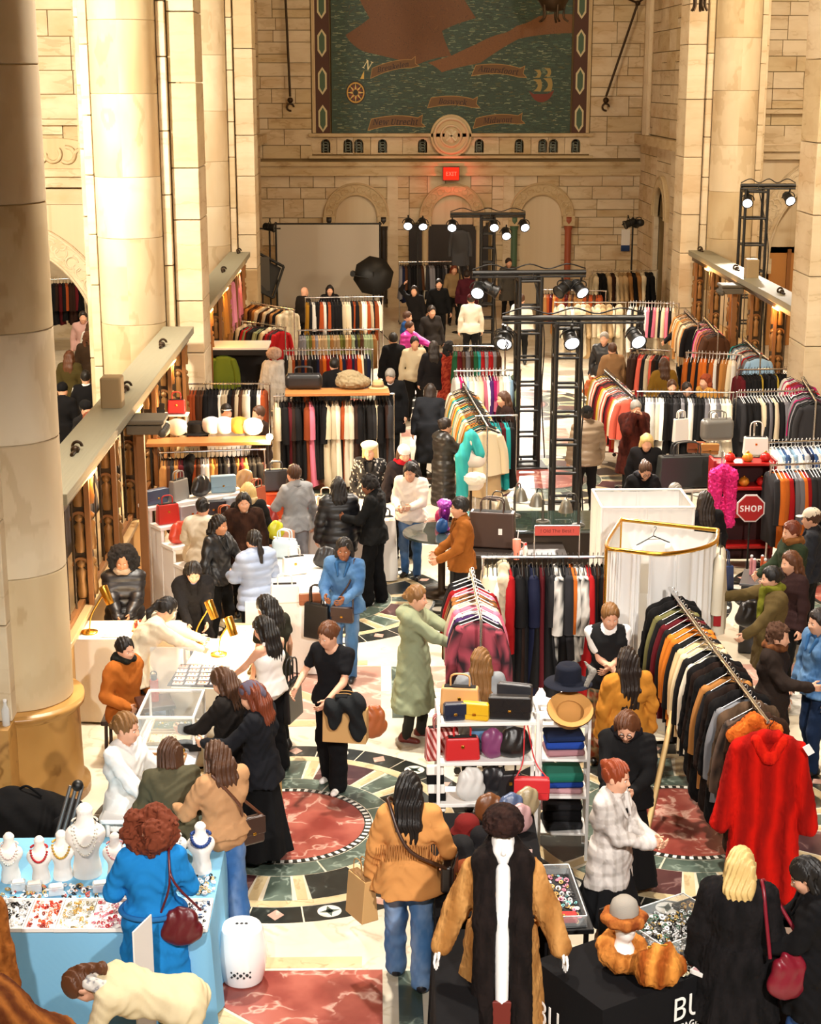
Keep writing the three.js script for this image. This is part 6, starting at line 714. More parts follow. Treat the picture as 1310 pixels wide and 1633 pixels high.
// ---------- shelving, black tables and the mannequin ----------
{ const g = thing('white_shelf', 'white open shelf of handbags behind the black table', 'shelf', [.9, 0, -13.0], .02); for (const y of [1.42, 1.06, .68, .3]) obj('shelf_board', rbox(.84, .035, .36, .006, 0, y, 0), whitePaint, g); for (const x of [-1, 1]) for (const z of [-1, 1]) obj('upright', rbox(.03, 1.52, .03, .005, x * .42, .76, z * .17), whitePaint, g); for (const x of [-1, 1]) obj('side_rail', rbox(.025, .025, .36, .005, x * .42, 1.51, 0), whitePaint, g); }
{ const g = thing('white_rack_shelf', 'narrow white metal rack of folded clothes under felt hats', 'shelf', [1.6, 0, -13.3], -.05); for (const y of [1.27, .95, .6, .25]) obj('shelf_board', rbox(.42, .025, .34, .006, 0, y, 0), whitePaint, g); for (const x of [-1, 1]) for (const z of [-1, 1]) obj('upright', rbox(.028, 1.34, .028, .005, x * .21, .67, z * .17), whitePaint, g); for (const z of [-1, 1]) obj('cross_rail', rbox(.42, .025, .025, .005, 0, 1.33, z * .17), whitePaint, g);
  [[.615, 'pink patterned', 0xc4959a, .05], [.67, 'royal blue', 0x1f3f90, .05], [.965, 'burgundy floral', 0xa87a80, .06], [1.03, 'bright blue', 0x24449a, .07], [1.1, 'navy lettered', 0x1a2748, .05], [.72, 'shaggy green', 0x1f6a58, .09], [.265, 'charcoal striped', 0x2a2a2c, .08], [.35, 'black', 0x141315, .1], [.45, 'black ribbed', 0x1c1b1d, .06]].forEach(([y, n, c, h], i) => { const f = thing('folded_jumper', `${n} folded jumper on the narrow white rack`, 'jumper', [1.6, y, -13.3], (rnd() - .5) * .2); obj('fold', rbox(.34, h, .28, .03, 0, h / 2, 0, 3), n === 'shaggy green' ? M(c, .95) : clothM(c), f); obj('fold_edge', rbox(.32, h * .4, .03, .01, 0, h * .45, .13), clothM(c), f); }); }
const HB = [[733, 1131, 1.438, 'top', 0xd9a265, 'camel', -8, [.34, .24, .14], 0, -.08], [724, 1140, 1.438, 'flap', 0x1b2238, 'navy quilted', 8, [.19, .16, .08], 1, .08], [757, 1140, 1.438, 'flap', 0xe2b21c, 'yellow', -14, [.24, .16, .08], 0, .08], [812, 1141, 1.438, 'flap', 0x131315, 'large black quilted', -6, [.36, .21, .1], 1, .06], [818, 1118, 1.438, 'clutch', 0x2c2c30, 'black and white tweed', -18, [.3, .26, .08], 0, -.1], [735, 1192, 1.078, 'top', 0xc01f22, 'red and black', 4, [.3, .2, .12], 0, .06], [783, 1192, 1.078, 'pouch', 0x7a3a66, 'purple and blue', 0, [.2, .26, .12], 0, .05], [818, 1195, 1.078, 'hobo', 0x191615, 'black woven leather', 10, [.32, .26, .16], 0, .03], [748, 1256, .698, 'pouch', 0xd8d6d2, 'white graffiti print', 15, [.26, .3, .14], 0, .08], [785, 1258, .698, 'hobo', 0x17161a, 'black slouch', -10, [.24, .28, .12], 0, 0], [810, 1258, .698, 'top', 0x1d1c1f, 'black box', 10, [.22, .22, .12], 0, 0], [770, 1192, 1.078, 'clutch', 0x5a86ac, 'denim blue', 0, [.22, .2, .06], 0, -.12]];
HB.forEach(([px, py, h, k, c, n, yaw, s, q, dz]) => { const p = at(px, py, h); p.z = -13.0 + dz + (h > 1.4 ? .04 : .04); bag(k, c, p, yaw, `${n} bag on the white handbag shelf`, { s, quilt: q }); });
bag('flap', 0xd12d33, V(1.27, .78, -12.72), -4, 'scarlet shoulder bag hanging from the white shelf corner', { s: [.3, .2, .09], strap: [V(1.2, 1.1, -12.8), V(1.22, 1.45, -12.86), V(1.3, 1.1, -12.8)], sr: .006 });
{ const g = hatLathe(FEDORA, clothM(0x1a1d29), V(1.62, 1.62, -13.25), 'navy felt hat with grey plume above the narrow rack', { scale: [1.25, 1.4, 1.25] }); obj('plume', surf([cap(V(.14, .02, .12), V(.2, .14, .1), .02, .03, .02), cap(V(.2, .14, .1), V(.13, .22, .06), .03, .008, .02)], .009, (x, y, z) => .015 * (n3(x * 90, y * 90, z * 90) - .5)), M(0x8a857c, .9), g); obj('hat_stand', [rod([0, -.28, 0], [0, .02, 0], .012), cyl(.08, .08, .015, 0, -.28, 0)], blackMetal, g); hatLathe([[0, 0], [.1, .0], [.11, .08], [.17, .13], [.16, .14], [.1, .1]], M(0xc08a48, .8, { side: THREE.DoubleSide }), V(1.62, 1.35, -13.1), 'upturned tan hat on top of the narrow rack', { scale: [1.2, 1, 1.2], tilt: [.5, 0] }); }
bag('tote', 0xb06a5a, at(705, 1210, 1.0), 10, 'pink and red striped canvas bag at the shelf side', { m: vcStripe() , s: [.3, .3, .1] });
function vcStripe() { const t = dtex(64, (x, y) => abs(((x + y * .5) * 6) % 1 - .5) < .25 ? [.62, .2, .18] : [.9, .72, .7]); t.repeat.set(1, 1); return new THREE.MeshStandardMaterial({ map: t, roughness: .8 }); }
{ const p = at(696, 1232, .95); const g = thing('striped_scarf', 'black and white striped knitted scarf hanging beside the shelf', 'scarf', [p.x, .55, p.z]); for (let i = 0; i < 6; i++) obj('stripe', rbox(.15, .085, .05, .012, .01 * sin(i), .085 * i, 0, 2), clothM(i % 2 ? 0xf0ece6 : 0x121212), g); }
// long black table
clothTable(V(.5, 0, -10.05), .28, 1.25, .7, -1, 0x0e0d0f, 'slim black draped plinth beside the fur mannequin', { seed: 33, amp: .02 });
const blackCloth = clothM(0x0e0d0f); clothTable(V(.83, 0, -11.62), .84, 1.75, .76, -1, 0x0e0d0f, 'long black draped table of caps and accessories behind mannequin', { seed: 31, amp: .02 });
[[745, 1325, 'dark red and green', 0x6a1a18], [770, 1345, 'black with ear flaps', 0x161416], [735, 1360, 'plain black', 0x1c1b1c], [800, 1322, 'brown', 0x4a2a1c], [745, 1400, 'rust', 0x7a3a1c]].forEach(([px, py, n, c]) => hatLathe(CLOCHE, clothM(c), at(px, py, .77), `${n} cap on the long black table`, { name: 'cap', scale: [1.05, .9, 1.05] }));
[[780, 1300, 'leather', 0x6b4020], [828, 1318, 'floral silk', 0xb08a8a], [840, 1290, 'striped canvas', 0x9a8a6a], [815, 1300, 'patterned', 0x4a5a7a]].forEach(([px, py, n, c]) => bag('pouch', c, at(px, py + 10, .77), rr(-30, 30), `${n} drawstring bag on the long black table`, {}));
{ const c = at(737, 1322, .79); const g = thing('name_card', 'small white price card on the long black table', 'card', c); obj('card', rbox(.07, .1, .006, .002, 0, .05, 0), M(0xf4f2ee, .8), g).rotation.x = -.15; obj('card_foot', rbox(.07, .006, .05, .002, 0, .003, 0), M(0xf4f2ee, .8), g); }
for (let i = 0; i < 5; i++) { const g = thing('sunglasses', 'pair of sunglasses in the row along the black table', 'sunglasses', at(838 + i * 2, 1362 + i * 17, .775), .1, 'sunglasses in a row on the black table'); for (const k of [-1, 1]) obj('lens', rbox(.05, .035, .006, .01, k * .032, .02, 0), M([0xd8b8b0, 0xb09a80, 0x8a7a6a, 0xe0c0c0, 0x90a0b0][i], .1), g); obj('bridge', rod([-.02, .03, 0], [.02, .03, 0], .004), blackMetal, g); for (const k of [-1, 1]) obj('temple', rod([k * .057, .03, 0], [k * .055, .015, -.1], .003), blackMetal, g); }
// glass tray of trinkets at the end
function glassCase(c, w, d, h, yaw, label) { const g = thing('acrylic_case', label, 'display case', c, yaw * D2R), gl = M(0xd8e0e2, .04, { transparent: true, opacity: .2 }); obj('case_base', rbox(w, .012, d, .003, 0, .006, 0), M(0x1a191b, .8), g); for (const k of [-1, 1]) { obj('pane', box(w, h, .006, 0, h / 2, k * d / 2), gl, g); obj('pane', box(.006, h, d, k * w / 2, h / 2, 0), gl, g); obj('edge', rbox(w, .008, .008, .002, 0, h, k * d / 2), M(0xd8dcdc, .2), g); obj('edge', rbox(.008, .008, d, .002, k * w / 2, h, 0), M(0xd8dcdc, .2), g); } }
{ const c = V(1.3, .775, -10.95); plainTable(V(1.32, 0, -11.0), .36, .95, .77, 3, M(0x121113, .6), 'small black stand under the long trinket case', blackMetal); glassCase(c, .3, .8, .09, 3, 'long clear case of trinkets beside the mannequin sleeve'); jewels(c.clone().setY(.79), .26, .72, 3, [0xd8d8d8, 0x2a2a2a, 0xc8a060, 0x8ad0d0, 0xd88aa0, 0x6a6a6a], 150, 'mixed trinkets inside the long clear case', .02); const r = thing('red_purse', 'small red purse at the end of the long clear case', 'purse', [1.31, .79, -10.62]); obj('purse_body', rbox(.2, .06, .1, .02, 0, .03, 0, 3), leather(0xd02a28), r); obj('purse_clasp', sph(.012, 0, .065, .04, 8), gold, r); }
// lettered black table
const TY = 31 * D2R, TC = V(2.0, 0, -10.26);
clothTable(TC, 1.75, .75, .76, 31, 0x0f0e10, 'black draped table lettered in white with fur goods', { seed: 37, amp: .012 });
{ const font = await new (await import('three/addons/loaders/FontLoader.js')).FontLoader().loadAsync('fonts/droid/droid_sans_regular.typeface.json'); const { TextGeometry } = await import('three/addons/geometries/TextGeometry.js');
  const tb = scene.children.find(o => o.userData.label?.startsWith('black draped table lettered')); const wm = M(0xf4f2ee, .7);
  const put = (t, sz, x, y, z, ry, sx = 1) => { const g = new TextGeometry(t, { font, size: sz, depth: .004, curveSegments: 4 }); const o = obj('lettering', g, wm, tb); o.position.set(x, y, z); o.rotation.y = ry; o.scale.x = sx; };
  put('BU', .17, -.3, .5, .412, 0, .9); put('VINTAGE &', .055, -.36, .41, .416, 0); put('BU', .17, -.912, .36, -.3, -PI / 2, .9); }
const onT = (x, z, y = .768) => V(TC.x + x * cos(TY) + z * sin(TY), y, TC.z - x * sin(TY) + z * cos(TY));
{ const c = onT(-.42, .02); const b = thing('fur_bust', 'white display bust wearing brown mink collar', 'display bust', c, .5); const f = obj('bust_form', surf([cap(V(0, .02, 0), V(0, .1, 0), .1, .09, .04), cap(V(0, .1, 0), V(0, .24, 0), .06, .045, .04), ell(V(0, .33, .01), [.07, .095, .085], .04), cap(V(0, .33, .09), V(0, .31, .1), .012, .014, .02), ell(V(0, .27, .04), [.045, .05, .05], .04)], .01), M(0xf4f1ec, .6), b); obj('mink_collar', paint(surf([0, 1, 2, 3, 4, 5, 6, 7].map(i => { const a = i / 8 * 6.28, d = (i + 1) / 8 * 6.28, q = t => V(cos(t) * .13, .12 - .05 * sin(t), sin(t) * .11); return cap(q(a), q(d), .06, .06, .03); }), .012, (x, y, z) => .02 * (n3(x * 60, y * 60, z * 60) - .5)), PRINT.fur(0x9a5a22, 0xc8823c)), furMat, b);
  const h = hatLathe([[.1, 0], [.1, .03], [.1, .07], [.085, .12], [.05, .15], [0, .16]], clothM(0x9b948a), c.clone().add(V(0, .375, 0)), 'grey felt cloche with mink brim on the display bust', { name: 'cloche_hat' }); obj('mink_brim', paint(surf([...Array(8)].map((_, i) => { const a = i / 8 * 6.28, d = (i + 1) / 8 * 6.28, q = t => V(cos(t) * .12, .0, sin(t) * .12); return cap(q(a), q(d), .04, .04, .02); }), .012, (x, y, z) => .015 * (n3(x * 60, y * 60, z * 60) - .5)), PRINT.fur(0x7a3a18, 0xb06a30)), furMat, h); }
{ const g = thing('fur_bag', 'round orange brown fur handbag on the lettered table corner', 'bag', onT(-.36, .33), .2); obj('fur_body', paint(surf([ell(V(0, .13, 0), [.18, .14, .13], .05), cap(V(-.06, .26, 0), V(.06, .26, 0), .03, .03, .06)], .012, (x, y, z) => .02 * (n3(x * 55, y * 30, z * 55) - .5) + .008 * sin(x * 60)), PRINT.pelts(0xd08a3c, 0x8a4414)), furMat, g); obj('gold_frame', rod([-.09, .285, 0], [.09, .285, 0], .012), gold, g); }
glassCase(onT(.12, -.08), .62, .5, .16, 31, 'large clear acrylic case of costume jewellery on lettered table'); jewels(onT(.12, -.1, .785), .56, .44, 31, [0xd8d8dc, 0x30302c, 0x9aa0a0, 0xc8a860, 0x3a5a48, 0xf0f0f0], 320, 'silver chains and brooches filling the large acrylic case', .02); jewels(onT(.12, -.1, .85), .5, .4, 31, [0xe8e8ea, 0x50504c, 0xb0b4b4, 0x4a6a58], 120, 'brooches piled higher inside the large acrylic case', .02);
tray(onT(.62, -.28), .4, .3, 31, M(0x2a2420, .5), M(0x1c1a1a, .9), 'dark tray of gold bangles behind the blonde shopper'); jewels(onT(.62, -.28, .78), .36, .26, 31, [0xc89a40, 0xd8b060, 0x6a4a20], 60, 'gold bangles in the dark tray', .026);
jewels(onT(-.12, .25), .24, .2, 31, [0x2a2620, 0xc8b080, 0x8a8a80, 0xd8d0b0], 80, 'tangle of dark beads beside the fur handbag', .018);
{ const g = thing('lace_cloth', 'crumpled red lace cloth before the acrylic case', 'cloth', onT(.16, .27), TY); obj('lace', surf([cap(V(-.18, .01, 0), V(.2, .015, -.06), .02, .03, .03), cap(V(-.1, .01, .05), V(.14, .01, .03), .03, .02, .03)], .012, (x, y, z) => .03 * (n3(x * 60, y * 60, z * 60) - .5)), M(0x7a2e34, .9), g); obj('lace_edge', rbox(.4, .004, .1, .002, 0, .004, .04), M(0x8a4a4c, .9), g); }
[[.0, .36, 'beside the fur handbag'], [.42, .24, 'near the blonde shopper']].forEach(([x, z, n]) => { const g = thing('card_stack', `stack of white printed cards ${n}`, 'cards', onT(x, z), TY + .3); obj('stack', rbox(.15, .03, .1, .003, 0, .015, 0), M(0xf4f0ec, .8), g); obj('print', box(.12, .002, .07, 0, .031, 0), M(0xd8a8a8, .8), g); });
{ const g = thing('acrylic_block', 'small clear cube with a paper label by the lace', 'display stand', onT(.12, .2), .4); obj('cube', rbox(.07, .06, .07, .004, 0, .03, 0), M(0xe0e8ea, .05, { transparent: true, opacity: .4 }), g); obj('paper_label', rbox(.04, .04, .004, .001, 0, .03, .037), M(0xf4f4f0, .8), g); }
{ const g = thing('hand_mirror', 'black table mirror behind the grey cloche', 'mirror', onT(-.28, -.3), .6); obj('mirror_back', rbox(.2, .26, .015, .004, 0, .15, 0), blackMetal, g); obj('mirror_stand', rod([0, .1, 0], [0, 0, -.1], .01), blackMetal, g); }
// ---------- clothes rails ----------
rnd = seedRng(99);
const F = 'black fur,black fur,chocolate fur'.split(',');
// fur rail with the red coat at its end
{ const A = at(1068, 938, 1.68), B = at(1226, 1152, 1.68), d = B.clone().sub(A), L = d.length(), u = d.clone().normalize(), turn = Math.atan2(-d.z, d.x), c = A.clone().add(B).multiplyScalar(.5);
  const g = thing('clothes_rack', 'chrome clothes rail crammed with furs beside the gold fitting rail', 'rack', [c.x, 0, c.z], turn); obj('rail', rod([-L / 2, 1.68, 0], [L / 2, 1.68, 0], .018), chrome, g); for (const k of [-1, 1]) { obj('post', rod([k * (L / 2 - .15), .08, 0], [k * (L / 2 - .15), 1.68, 0], .018), blackMetal, g); obj('foot', rod([k * (L / 2 - .15), .06, -.32], [k * (L / 2 - .15), .06, .32], .018), blackMetal, g); }
  const seq = [['black', 'fur', 0x0f0e0f], ['black', 'fur', 0x121112], ['olive', 'coat', 0x6e6a40], ['black', 'coat', 0x131214], ['burgundy', 'coat', 0x5a0f18], ['black', 'coat', 0x161517], ['orange', 'coat', 0xd07a26], ['orange', 'coat', 0xc8701f], ['black', 'coat', 0x131214], ['cream', 'coat', 0xd8bd8e], ['cream', 'coat', 0xe2d0a8], ['black', 'coat', 0x131214], ['ivory', 'coat', 0xe6dcc8], ['black', 'fur', 0x131112], ['chocolate', 'fur', 0x20130e], ['black', 'fur', 0x100f10], ['camel', 'coat', 0xa8713a], ['black', 'coat', 0x17161a], ['chocolate', 'fur', 0x22150f], ['black', 'fur', 0x131112], ['grey', 'coat', 0x7c7d82], ['brown', 'fur', 0x5a4534], ['snakeskin', 'coat', ['leopard', 0x5a4436, 0x1c120d]], ['brown', 'fur', 0x3a2418]];
  const n = seq.length; seq.forEach(([cn, k, col], i) => { const p = A.clone().addScaledVector(u, .12 + (L - .3) * i / n), l = `${cn} ${KN[k]} on the rail of furs`; garment(k, col, p, turn + PI / 2 + .25, l, l, 3); });
  // the long red coat hangs at the end facing the hall
  const rp = B.clone().addScaledVector(u, .03); const rc = thing('red_fur_coat', 'long bright red fur coat hanging at the rail end', 'coat', rp, -.12); const pr = [cap(V(-.06, -.1, .03), V(.06, -.1, .03), .06, .06, .04)]; for (const x of [-.16, -.08, .0, .08, .16]) pr.push(cap(V(x * .9, -.22, 0), V(x * 1.45, -1.5, .02 * cos(x * 40)), .09, .085, .035)); for (const k of [-1, 1]) pr.push(cap(V(k * .12, -.16, 0), V(k * .22, -.22, 0), .075, .08, .04), cap(V(k * .23, -.22, 0), V(k * .35, -.86, .04), .08, .085, .02)); obj('coat_body', paint(surf(pr, .016, (x, y, z) => .016 * (n3(x * 60, y * 36, z * 60) - .5) + .005 * sin(x * 60)), PRINT.pelts(0xc41408, 0x8a0c06)), furMat, rc); obj('hanger', hangGeo, blackMetal, rc); obj('collar', paint(surf([cap(V(-.1, -.12, .06), V(-.02, -.26, .11), .05, .04, .03), cap(V(.1, -.12, .06), V(.02, -.26, .11), .05, .04, .03)], .014, (x, y, z) => .014 * (n3(x * 60, y * 40, z * 60) - .5)), PRINT.fur(0xb01008, 0xd8200c)), furMat, rc); obj('price_tag', rbox(.06, .09, .004, .004, .16, -.3, .13), M(0xf4f4f0, .8), rc).rotation.z = .6;
  const fr = thing('orange_fur_collar', 'fluffy orange fox collar slung over the rail end', 'collar', rp.clone().add(V(-.1, -.05, -.12))); obj('fox_fur', paint(surf([cap(V(-.16, -.1, 0), V(0, .02, 0), .06, .07, .03), cap(V(0, .02, 0), V(.2, -.05, 0), .07, .05, .03)], .014, (x, y, z) => .03 * (n3(x * 60, y * 60, z * 60) - .5)), PRINT.fur(0xa84a14, 0xd06a24)), furMat, fr); obj('clip', sph(.015, 0, -.05, .06, 8), gold, fr); }
rack([768, 889], [988, 888], 1.75, 'on the long dress rail under the red sign', 'cream gown,ivory coat,white blouse,cream fur,red coat,black dress,black gown,chocolate dress,black dress,navy gown,black dress,burgundy dress,black dress,charcoal gown,black coat hound,black dress,charcoal coat,orange coat,black coat hound,snake coat hound,red gown,black dress,brown dress,black gown,olive gown,olive coat,white shirt,charcoal shirt'.split(','), { seq: true, sp: .054 });
rack([751, 908], [768, 990], 1.62, 'on the short rail with the leopard coat', 'black jacket,black jacket,red jacket,pink shirt,orange coat leo,tan coat leo,cream jacket,pink jacket,white shirt,purple shirt,black coat,rose coat rose,black coat,black coat'.split(','), { seq: true, sp: .13, hm: 1, tw: -.25 });
rack([283, 612], [432, 612], 1.75, 'on the rail behind the bonnets', 'white coat,black coat,white shirt,black coat,charcoal coat,cream coat,chocolate coat,rust coat,beige jacket,black jacket,brown coat,cream jacket,black coat,grey coat'.split(','), { sp: .06 });
rack([436, 632], [630, 628], 1.62, 'below the boater hat shelf', 'black dress,black gown,cream gown,ivory gown,pink gown,ivory dress,rust gown,black dress,black gown,charcoal gown,burgundy gown,black coat,white dress stripe,black coat,chocolate gown'.split(','), { sp: .055 });
rack([254, 722], [424, 716], 1.6, 'under the long bonnet shelf', 'black jacket,rust coat,white jacket,charcoal coat,brown coat,camel coat,burgundy jacket,black coat,black jacket,silver jacket,grey coat,tan coat,black fur'.split(','), { sp: .06 });
rack([452, 559], [596, 557], 1.7, 'on the dark blazer rail in mid hall', 'black jacket,charcoal jacket,burgundy jacket,navy jacket,black coat,brown jacket,red jacket,rust coat,orange coat,cream jacket'.split(','), { sp: .06, hm: 1 });
rack([475, 527], [606, 525], 1.75, 'on the brown tweed rail', 'beige jacket,tan jacket,olive coat,brown coat,sage jacket,grey jacket,charcoal coat,beige coat'.split(','), { sp: .062 });
rack([386, 512], [456, 522], 1.65, 'on the red jumper rail by the pier', 'red jacket,burgundy jacket,black jacket,cream fur,sage jacket,charcoal coat'.split(','), { sp: .065 });
rack([400, 482], [470, 494], 1.75, 'on the fur rail by the slim pier', 'black fur,brown fur,beige fur,cream fur,chocolate fur,tan fur,black coat'.split(','), { sp: .1 });
rack([486, 475], [612, 473], 1.75, 'on the pale coat rail before the backdrop', 'cream coat,white coat,ivory coat,white coat,tan coat,rust coat,mustard coat,black coat,black coat,beige coat'.split(','), { sp: .065 });
rack([636, 418], [748, 417], 1.75, 'on the dark suit rail by the end door', 'charcoal coat,black coat,grey coat,black coat,navy coat,charcoal coat,ivory coat,brown coat,black coat,grey coat'.split(','), { sp: .075 });
rack([722, 552], [808, 552], 1.7, 'on the red and green jumper rail', 'green coat,red jacket,pink jacket,red coat,blue jacket,grey jacket,teal jacket,burgundy coat,brown jacket,black jacket'.split(','), { sp: .075 });
rack([724, 592], [832, 590], 1.66, 'on the pastel rail beside the truss', 'white shirt,sage shirt,ivory coat,silver jacket,pink shirt,purple coat,magenta jacket,sky shirt,cream coat,white coat'.split(','), { sp: .06, hm: 1 });
rack([738, 612], [778, 680], 1.66, 'on the slanting cream and orange rail', 'cream coat,ivory coat,black coat,beige coat,cream jacket,orange coat,yellow coat,camel coat,teal coat'.split(','), { sp: .085, seq: true });
rack([758, 664], [826, 662], 1.66, 'on the dark rail at the truss foot', 'black coat,burgundy coat,black coat,chocolate coat,charcoal coat,teal coat'.split(','), { sp: .07 });
rack([862, 462], [968, 464], 1.7, 'on the tan leather rail', 'tan coat,rust coat,camel coat,brown coat,rust jacket,tan jacket,burgundy jacket'.split(','), { sp: .075 });
rack([884, 482], [1000, 482], 1.7, 'on the pale fur rail', 'cream fur,beige fur,ivory fur,cream coat,white coat,ivory coat'.split(','), { sp: .12 });
rack([944, 433], [1050, 431], 1.75, 'on the brown fur rail before the end wall', 'brown fur,chocolate fur,tan fur,beige fur,black fur,cream fur'.split(','), { sp: .12 });
rack([1002, 482], [1085, 484], 1.75, 'on the white shirt rail by the bright lamp', 'white coat,white shirt,black coat,cream coat,ivory shirt,charcoal coat,black jacket,pink jacket'.split(','), { sp: .07, hm: 1 });
rack([1092, 494], [1114, 516], 1.75, 'on the slanting beige rail by the screen', 'cream coat,beige coat,tan coat,ivory jacket,camel coat,white jacket,black coat'.split(','), { sp: .13 });
rack([1122, 506], [1146, 532], 1.75, 'on the slanting pink and brown rail', 'brown coat,pink coat,rust coat,magenta jacket,cream coat,black coat,camel jacket'.split(','), { sp: .13 });
rack([1094, 562], [1184, 566], 1.7, 'on the mixed rail with white hangers', 'black coat,white coat,cream jacket,charcoal coat,camel coat,orange coat,brown jacket,black jacket'.split(','), { sp: .065, hm: 1 });
rack([1186, 540], [1214, 566], 1.75, 'on the slanting grey and teal rail', 'charcoal jacket,silver jacket,white jacket,grey jacket,red jacket,teal coat,black jacket,sky jacket'.split(','), { sp: .11 });
rack([1016, 624], [1172, 626], 1.66, 'on the black and white rail before the bags', 'black coat,black jacket,white coat,black coat,ivory coat,charcoal coat,black dress,white gown,grey jacket,black coat'.split(','), { sp: .058 });
rack([1176, 590], [1310, 587], 1.7, 'on the black trouser rail by the column', 'black coat,black trousers,charcoal trousers,yellow dress,burgundy jacket,black jacket,cream coat,black trousers,brown coat'.split(','), { sp: .055 });
rack([1174, 626], [1298, 622], 1.66, 'on the black suit rail', 'black coat,charcoal coat,black jacket,black coat,cream coat,black coat,grey coat'.split(','), { sp: .052, hm: 1 });
rack([1272, 590], [1302, 640], 1.75, 'on the slanting rail at the stone column', 'charcoal coat,grey jacket,white coat,red coat,magenta coat,black coat'.split(','), { sp: .12 });
rack([1228, 742], [1330, 738], 1.55, 'on the rail of black leather coats', 'black coat,charcoal coat,black coat,grey coat,black jacket,red jacket,orange coat,black coat'.split(','), { sp: .055, hm: 1 });
rack([1225, 706], [1330, 702], 1.55, 'on the glove and denim rail', 'sky shirt,denim shirt,white blouse,silver shirt,blue blouse,navy shirt'.split(','), { sp: .06, hm: 1 });
rack([965, 590], [1010, 632], 1.62, 'on the slanting yellow and pink rail', 'yellow coat,cream jacket,white coat,coral coat,ivory jacket,coral coat,black coat,burgundy coat,red coat,rust coat'.split(','), { sp: .1, seq: true });
rack([1005, 556], [1070, 560], 1.6, 'on the short red and pink rail', 'coral jacket,coral jacket,red dress,black jacket,black jacket,cream jacket,chocolate jacket'.split(','), { sp: .07 });
rack([60, 446], [138, 444], 1.9, 'on the rail beyond the aisle arch', 'rust coat,chocolate coat,burgundy coat,black coat,brown coat,black fur'.split(','), { sp: .08 });
rack([90, 770], [160, 690], 1.6, 'on the rail behind the bronze screen', 'white coat,black coat,cream coat,grey coat,charcoal jacket'.split(','), { sp: .14 });
// pink scarves by the slim pier
for (let i = 0; i < 7; i++) { const c = at(352 + i * 4.5, 462 - i * 5, 2.5); const names = ['mustard', 'mustard', 'rust', 'pink', 'pink', 'pink', 'rose'], cols = [0xa8722a, 0x9a6a2a, 0x8a4a22, 0xc87a98, 0xd88aa4, 0xd07a90, 0xb86a80]; const l = `${names[i]} fringed scarf hanging on the screen by the slim pier`; const g = thing('fringed_scarf', l, 'scarf', c, 0, l); obj('scarf_cloth', clothGeo(.9, .07, .1, .02, .04, 0, i + 60, .05), M(cols[i], .9), g); tag(obj('fringe', [...Array(7)].map((_, k) => rod([-.09 + k * .03, -1.0, 0], [-.09 + k * .03, -1.15, 0], .006, .006, 4)), M(cols[i], .9), g), null, null, null, 'stuff'); }
// ---------- people ----------
rnd = seedRng(4242);
const PP = (px, py, h, yaw, label, o = {}) => person({ p: [px, py], h, yaw, label: 'person ' + label, ...o });
const strapBag = (p, kind, col, x, y, z, yaw, label, o = {}) => { const pos = p.loc(x, y, z); return bag(kind, col, pos, yaw, label, { strap: [p.torso(x > 0 ? .15 : -.15, .55, .02)], sr: .009, ...o }); };
// around the blue jewellery table
let q = PP(238, 1303, 1.7, 185, 'in a belted bright blue coat browsing the jewellery table', { top: 0x1c7cc4, topK: 'coat', hem: .45, hair: 'afro', hc: 'auburn', face: 0, bot: 0x1a2a44, botK: 'slim', R: [-.2, 1.02, .28], L: [.22, 1.05, .25] });
strapBag(q, 'pouch', 0x5a0e18, -.2, .78, -.14, 5, 'burgundy crinkled drawstring bag on the blue coat shoulder', { s: [.3, .28, .13], strap: [q.torso(-.13, .35, -.2), q.torso(-.13, .55, -.09), q.torso(-.13, .57, .03), q.torso(-.15, .4, -.19)], plain: 1 });
obj('coat_belt', new THREE.TorusGeometry(.215, .02, 6, 30).rotateX(PI / 2).scale(1.05, 1, .82).translate(0, 1.0, 0), M(0x1568a8, .85), q.g);
person({ foot: [-1.42, -9.42], h0: 1.66, h: 1.66, yaw: -92, lean: 76, hp: .75, label: 'person in cream jacket and olive trousers bending low', top: 0xdccba4, topK: 'jacket', hair: 'pony', hc: 'chest', bot: 0x6b6240, botK: 'wide', L: [.18, .38, .62], R: [-.14, .42, .58], scarf: ['dots', 0xd8d4cc, 0x8a8a90], face: 0 });
person({ foot: [-2.2, -8.95], h0: 1.66, h: 1.66, yaw: -105, lean: 58, label: 'person in chestnut fur coat stooping below the blue cloth', top: ['pelts', 0x9a5c28, 0x5a2c12], topK: 'fur', hair: 'none', hat: 'beanie', hatC: 0x2a211b, R: [-.25, .6, .5], L: [.25, .6, .5], face: 0 });
person({ foot: [-2.72, -9.85], h0: 1.7, h: 1.7, yaw: 150, label: 'person in ginger fur standing at the tray of brooches', top: ['fur', 0xb06a2e, 0x7a4218], topK: 'fur', hair: 'bob', hc: 'dark', L: [.3, 1.0, .3], face: 0 });
{ const g = thing('paper_screen', 'tall thin white card panel beside the bending person', 'panel', [-1.62, 0, -9.95], 1.22); obj('panel_sheet', rbox(.26, 1.15, .012, .003, 0, .6, 0), M(0xeceae6, .7), g); obj('panel_foot', rbox(.5, .03, .2, .006, 0, .015, 0), M(0xd8d8d4, .7), g); }
